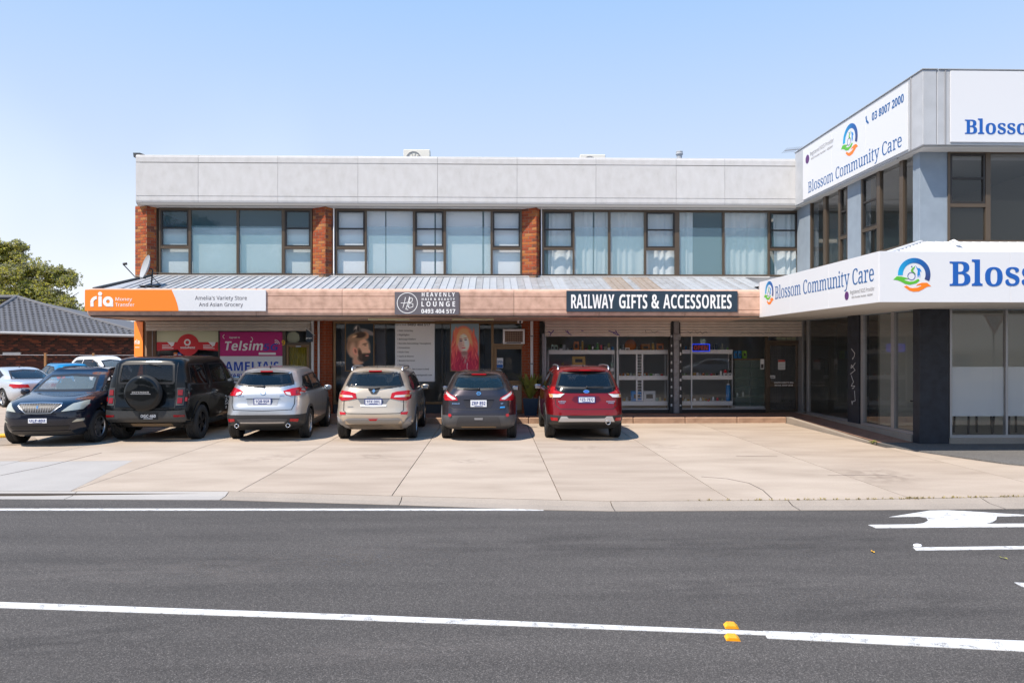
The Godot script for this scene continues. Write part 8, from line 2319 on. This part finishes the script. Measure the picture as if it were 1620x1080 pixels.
func build_left() -> void:
	# house with a hipped tile roof beyond the yard
	var E0 := Vector3(wx(-60, 41.0), 2.07 + 31.0 / 1200 * 41.0, -41.0)
	var E1 := Vector3(wx(236, 42.0), 2.07 + 24.0 / 1200 * 42.0, -42.0)
	var A := Vector3(wx(26, 46.5), wy(470, 46.5, 26), -46.5)
	var B := Vector3(A.x - 9.0, A.y, -48.0)
	var h := thing("brick_house", "dark brown brick house with grey tiled hip roof beyond the yard", "house", Vector3(-20, 0, -40))
	M.house_brick = house_bricks()
	put("wall", shape().box(Vector3((E0.x + E1.x) / 2 - 4, 1.53, -42.5), Vector3(E1.x - E0.x + 8, 3.1, 0.3)), M.house_brick, h)
	put("wall", shape().box(Vector3(E1.x - 0.35, 1.53, -46.1), Vector3(0.3, 3.1, 6.8)), M.house_brick, h)
	var slate_tile := surf(lin(0.145, 0.145, 0.155), 0.75, M.tex_fine, 1.0, M.tex_mottle, 0.5)
	var roof := put("roof", shape().box(Vector3((E0.x + E1.x) / 2 - 4, 3.05, -44.6), Vector3(E1.x - E0.x + 7.6, 0.1, 3.8)), slate_tile, h)
	var t1 := put("roof_tiles", tiles(E0, E1, A, A), slate_tile, roof)
	t1.set_meta("kind", "stuff")
	var E0b := E0 + Vector3(-9.5, 0, -3.0)
	var t2 := put("roof_tiles", tiles(E0b, E0, B, A), slate_tile, roof)
	t2.set_meta("kind", "stuff")
	var back := shape()
	back.tri(A, E1, E1 + Vector3(0, 0, -9)); back.tri(A, E1 + Vector3(0, 0, -9), B + Vector3(4, 0, -4))
	put("roof_plane", back, slate_tile, roof)
	put("hip_capping", shape().tube([E0, A], 0.14, 8).tube([A + Vector3(0.02, 0, 0), E1], 0.12, 8).tube([A, B], 0.14, 8), slate_tile, roof)
	put("gutter", shape().tube([E0 + Vector3(0, -0.04, 0.06), E1 + Vector3(0, -0.04, 0.06)], 0.075, 8), M.grey, h)
	put("window_lintel", shape().box(Vector3(wx(18, 42.3), wy(559, 42.3, 18), -42.32), Vector3(0.95, 0.12, 0.1)), M.pale, h)
	# rail fence with timber posts in front of the house
	var f := thing("yard_fence", "low rail fence with timber posts along the brick house", "fence", Vector3(-20, 0, -40.0))
	put("rail", shape().tube([Vector3(wx(-80, 40.0), 1.87, -40.0), Vector3(wx(230, 40.0), 1.84, -40.0)], 0.02, 6), M.steel, f)
	for px: float in [-10, 71, 147, 222]:
		put("post", shape().box(Vector3(wx(px, 40.0), 0.98, -40.02), Vector3(0.12, 1.95, 0.1), 0.012), M.wood, f)
	# trees behind the house
	tree("large leafy tree rising behind the tiled roof at the left edge", Vector3(wx(25, 54), 0, -54), 10.2, [[Vector3(-1.4, 8.3, 0), 1.7], [Vector3(0.6, 7.2, 0.4), 1.7], [Vector3(2.2, 6.4, 0.3), 1.7], [Vector3(3.5, 5.2, 0.6), 1.4], [Vector3(1.4, 5.0, 1.0), 1.9], [Vector3(-1.3, 5.6, 1.0), 2.1], [Vector3(-3.4, 7.0, 0.3), 2.4], [Vector3(4.1, 3.9, 0.3), 1.2], [Vector3(-0.2, 9.0, 0), 0.9], [Vector3(2.9, 7.3, 0), 0.8]], 19000, 0.22, [M.leaf_a, M.leaf_b, M.leaf_a], 9)
	tree("smaller tree between the roof and the orange sign", Vector3(wx(128, 58), 0, -58), 6.0, [[Vector3(0, 4.2, 0), 1.3], [Vector3(0.8, 3.4, 0), 1.0], [Vector3(-1.0, 3.2, 0), 1.2]], 3200, 0.28, [M.leaf_b, M.leaf_a], 12)
	tree("distant small tree seen under the canopy", Vector3(wx(207, 70), 0, -70), 5.2, [[Vector3(0, 3.6, 0), 1.2]], 1500, 0.28, [M.leaf_b, M.leaf_a], 15)
	# cars in the yard
	var g := "cars parked in the yard on the left"
	car({"label": "silver sedan at the left edge with red tail lights", "group": g, "at": Vector3(-18.6, 0, -29.9), "turn": deg_to_rad(52), "paint": mat_paint(lin(0.55, 0.58, 0.62)), "rows": sedan_rows(), "wheels": [1.42, -1.45, 0.79, 0.335, 0.23, 0.235, 3, M.alloy, 0.375],
		"rear_glass": [[0, 1.03], [0.66, 1.04], [0.53, 1.33], [0, 1.37]], "side_glass": [[[1.10, 1.16], [0.95, 1.03], [0.30, 1.01], [0.28, 1.34], [0.62, 1.32]], [[0.22, 1.01], [-0.95, 1.0], [-0.45, 1.27], [-0.15, 1.36], [0.20, 1.36]]], "front_glass": [[0, 1.05], [0.62, 1.05], [0.50, 1.32], [0, 1.37]], "mirror": [-0.75, 1.0],
		"plate": ["r", 0.0, 0.66, 0.37, 0.12, "1LT·6MC", M.plate_white, M.plate_ink], "antenna": [0.5, 1.44, 0],
		"pieces": [["tail_light", "r", [[0.36, 0.74], [0.80, 0.72], [0.86, 0.80], [0.84, 0.87], [0.40, 0.85]], "tail_red", 0.014, 1], ["lower_bumper", "r", [[0, 0.24], [0.74, 0.25], [0.70, 0.38], [0, 0.36]], "plastic", 0.012, 0]],
		"seams": [["r", [[0.62, 0.92], [0.60, 0.62], [0, 0.60]], 1], ["s", [[0.25, 1.0], [0.22, 0.32]], 0], ["s", [[1.05, 0.98], [1.0, 0.75]], 0]]})
	car({"label": "bright blue hatchback behind the dark crossover", "group": g, "at": Vector3(-19.9, 0, -35.6), "turn": deg_to_rad(46), "paint": M.azure, "rows": hatch_rows(1.53), "wheels": [1.2, -1.25, 0.74, 0.31, 0.2, 0.2, 0, M.alloy, 0.35],
		"rear_glass": [[0, 1.10], [0.56, 1.12], [0.48, 1.38], [0, 1.41]], "side_glass": [[[1.35, 1.2], [1.2, 1.06], [0.55, 1.05], [0.55, 1.38], [1.0, 1.36]], [[0.49, 1.05], [-0.92, 1.04], [-0.45, 1.32], [-0.15, 1.41], [0.49, 1.40]]], "front_glass": [[0, 1.08], [0.56, 1.08], [0.46, 1.36], [0, 1.40]], "glass": M.clear_glass,
		"pieces": [["tail_light", "r", [[0.50, 0.86], [0.78, 0.84], [0.80, 1.06], [0.60, 1.08]], "tail_red", 0.014, 1]], "plate": ["r", 0.0, 0.78, 0.37, 0.12, "1KD·4RB", M.plate_white, M.plate_ink], "seams": [["s", [[0.52, 1.04], [0.5, 0.4]], 0]]})
	car({"label": "white wagon parked beside the brick house", "group": g, "at": Vector3(-17.9, 0, -35.4), "turn": deg_to_rad(-122), "paint": M.white_paint, "rows": hatch_rows(1.84), "wheels": [1.3, -1.3, 0.78, 0.34, 0.22, 0.22, 0, M.alloy, 0.39],
		"rear_glass": [[0, 1.33], [0.58, 1.35], [0.50, 1.66], [0, 1.70]], "side_glass": [[[1.45, 1.43], [1.3, 1.28], [0.55, 1.27], [0.55, 1.67], [1.1, 1.65]], [[0.49, 1.27], [-0.92, 1.26], [-0.5, 1.57], [-0.15, 1.69], [0.49, 1.68]]], "front_glass": [[0, 1.30], [0.58, 1.30], [0.47, 1.63], [0, 1.68]],
		"pieces": [["tail_light", "r", [[0.55, 0.96], [0.80, 0.94], [0.80, 1.20], [0.64, 1.22]], "tail_red", 0.014, 1]], "plate": ["r", 0.0, 0.86, 0.37, 0.12, "1HN·2WE", M.plate_white, M.plate_ink], "seams": [["s", [[0.52, 1.18], [0.5, 0.4]], 0]]})
	# wheel stop under the dark crossover
	var ws := gnd(21, 692)
	var w := thing("wheel_stop", "yellow concrete wheel stop by the dark crossover's front tyre", "wheel stop", Vector3(ws.x, 0, ws.y))
	put("block", shape(Transform3D(Basis(Vector3.UP, 0.3), Vector3(ws.x - 0.05, 0.05, ws.y))).box(Vector3.ZERO, Vector3(0.5, 0.1, 0.16), 0.03), M.yellow, w)

func mat_paint(c: Color) -> StandardMaterial3D:
	return paint(c, 0.5, 0.38)

func hatch_rows(H: float) -> Array:
	var k := H / 1.60
	var o := []
	for r: Array in [[0.24, 1.90, 1.90, 0.74, 6, 4.5], [0.34, 2.04, 2.02, 0.83, 6.5, 4.5], [0.60, 2.12, 2.10, 0.87, 6, 4.5], [0.85, 2.06, 2.02, 0.87, 6, 4.5], [0.98, 2.02, 1.75, 0.86, 6, 4.5], [1.04, 2.0, 1.40, 0.85, 6, 4.5], [1.09, 1.98, 1.08, 0.84, 5.5, 4.5], [1.20, 1.92, 0.92, 0.80, 5, 4.5], [1.34, 1.80, 0.68, 0.73, 5, 4.5], [1.46, 1.66, 0.42, 0.665, 5, 4.5], [1.53, 1.55, 0.24, 0.61, 5, 4], [1.575, 1.38, 0.13, 0.53, 4.5, 3.5], [1.595, 1.05, 0.08, 0.40, 4, 3], [1.60, 0.6, 0.06, 0.22, 3, 3]]:
		var q := r.duplicate(); q[0] = r[0] * k
		o.append(q)
	return o

func house_bricks() -> StandardMaterial3D:      # too far off for single bricks to be told apart
	var im := Image.create(512, 512, false, Image.FORMAT_RGB8)
	var r := RandomNumberGenerator.new(); r.seed = 3
	im.fill(Color(0.30, 0.22, 0.18))
	for row in 24:
		for c in 9:
			var q := r.randf()
			var col := Color(0.33, 0.16, 0.12).lerp(Color(0.20, 0.10, 0.08), r.randf())
			if q < 0.12: col = Color(0.46, 0.24, 0.16)
			if q > 0.9: col = Color(0.14, 0.09, 0.08)
			var w := 512.0 / 8.0
			im.fill_rect(Rect2i(int(c * w - (w / 2 if row % 2 else 0.0)), int(row * 512.0 / 24.0), int(w) - 3, int(512.0 / 24.0) - 3), col)
	var m := mat(Color.WHITE, 0.9)
	m.albedo_texture = ImageTexture.create_from_image(im)
	m.uv1_triplanar = true; m.uv1_world_triplanar = true; m.uv1_scale = Vector3.ONE * 0.5
	return m

# ---------------------------------------------------------------- the far side of the road, seen mirrored in the glass
func build_across() -> void:
	ground("verge", shape().box(Vector3(0, -0.1, 24), Vector3(160, 0.2, 9)), M.earth)
	var f := thing("far_fence", "long grey paling fence across the road, seen mirrored in the shop glass", "fence", Vector3(0, 0, 24))
	for i in 24: put("panel", shape().box(Vector3(-34 + i * 3.0, 0.9, 24), Vector3(2.96, 1.8, 0.06), 0.01), M.grey, f)
	var w := thing("far_building", "long low grey building across the road, seen mirrored in the shop glass", "building", Vector3(0, 0, 34))
	put("wall", shape().box(Vector3(2, 2.0, 36), Vector3(70, 4.2, 8)), M.render_grey, w)
	put("roof", shape().box(Vector3(2, 4.25, 36), Vector3(71, 0.25, 8.8), 0.03), M.charcoal, w)
	for i in 12: put("window", shape().box(Vector3(-30 + i * 5.6, 2.0, 31.98), Vector3(2.4, 1.5, 0.06)), M.black, w)
	var k := 0
	for t: Array in [[-30, 27, 16.0], [-24, 28, 14.5], [-18, 27, 12.5], [5, 29, 6.5], [17, 28, 8.0]]:
		var h: float = t[2]
		tree(["first", "second", "third", "fourth", "fifth"][k] + " tree from the left across the road, mirrored in the windows", Vector3(t[0], 0, t[1]), h, [[Vector3(0, h * 0.62, 0), h * 0.22], [Vector3(h * 0.16, h * 0.55, 0.4), h * 0.17], [Vector3(-h * 0.17, h * 0.58, 0), h * 0.18], [Vector3(0.3, h * 0.8, 0), h * 0.16]], 3600, 0.5, [M.leaf_dark, M.leaf_b], 40 + k, "tree", "trees across the road")
		k += 1
	car({"label": "white hatchback across the road, seen mirrored in the gift shop window", "group": "cars across the road", "at": Vector3(18, ROAD, 16.5), "turn": deg_to_rad(96), "paint": M.white_paint, "rows": hatch_rows(1.5), "wheels": [1.2, -1.25, 0.74, 0.31, 0.2, 0.2, 0, M.alloy, 0.35],
		"side_glass": [[[1.35, 1.18], [1.2, 1.04], [0.55, 1.03], [0.55, 1.36], [1.0, 1.34]], [[0.49, 1.03], [-0.92, 1.02], [-0.45, 1.30], [-0.15, 1.39], [0.49, 1.38]]], "rear_glass": [[0, 1.08], [0.56, 1.10], [0.48, 1.36], [0, 1.39]], "front_glass": [[0, 1.06], [0.56, 1.06], [0.46, 1.34], [0, 1.38]]})
	var c := Vector3(20.2, 0, -2.9)
	var g := thing("give_way_sign", "triangular red and white give way sign on a pole, seen mirrored in the corner window", "road sign", c)
	put("pole", shape().tube([c, c + Vector3(0, 3.6, 0)], 0.035, 8), M.steel, g)
	put("plate", shape().prism(PackedVector2Array([Vector2(c.x, 2.72), Vector2(c.x + 0.48, 3.55), Vector2(c.x - 0.48, 3.55)]), c.z - 0.06, c.z - 0.05), M.red, g)
	put("field", shape().prism(PackedVector2Array([Vector2(c.x, 2.90), Vector2(c.x + 0.33, 3.47), Vector2(c.x - 0.33, 3.47)]), c.z - 0.063, c.z - 0.06), M.white, g)
	put("symbol", shape().lathe([Vector2(0.09, 0), Vector2(0.14, 0), Vector2(0.14, 0.004), Vector2(0.09, 0.004)], Transform3D(Basis(Vector3.RIGHT, PI / 2), Vector3(c.x, 3.3, c.z - 0.068)), 18), M.black, g)
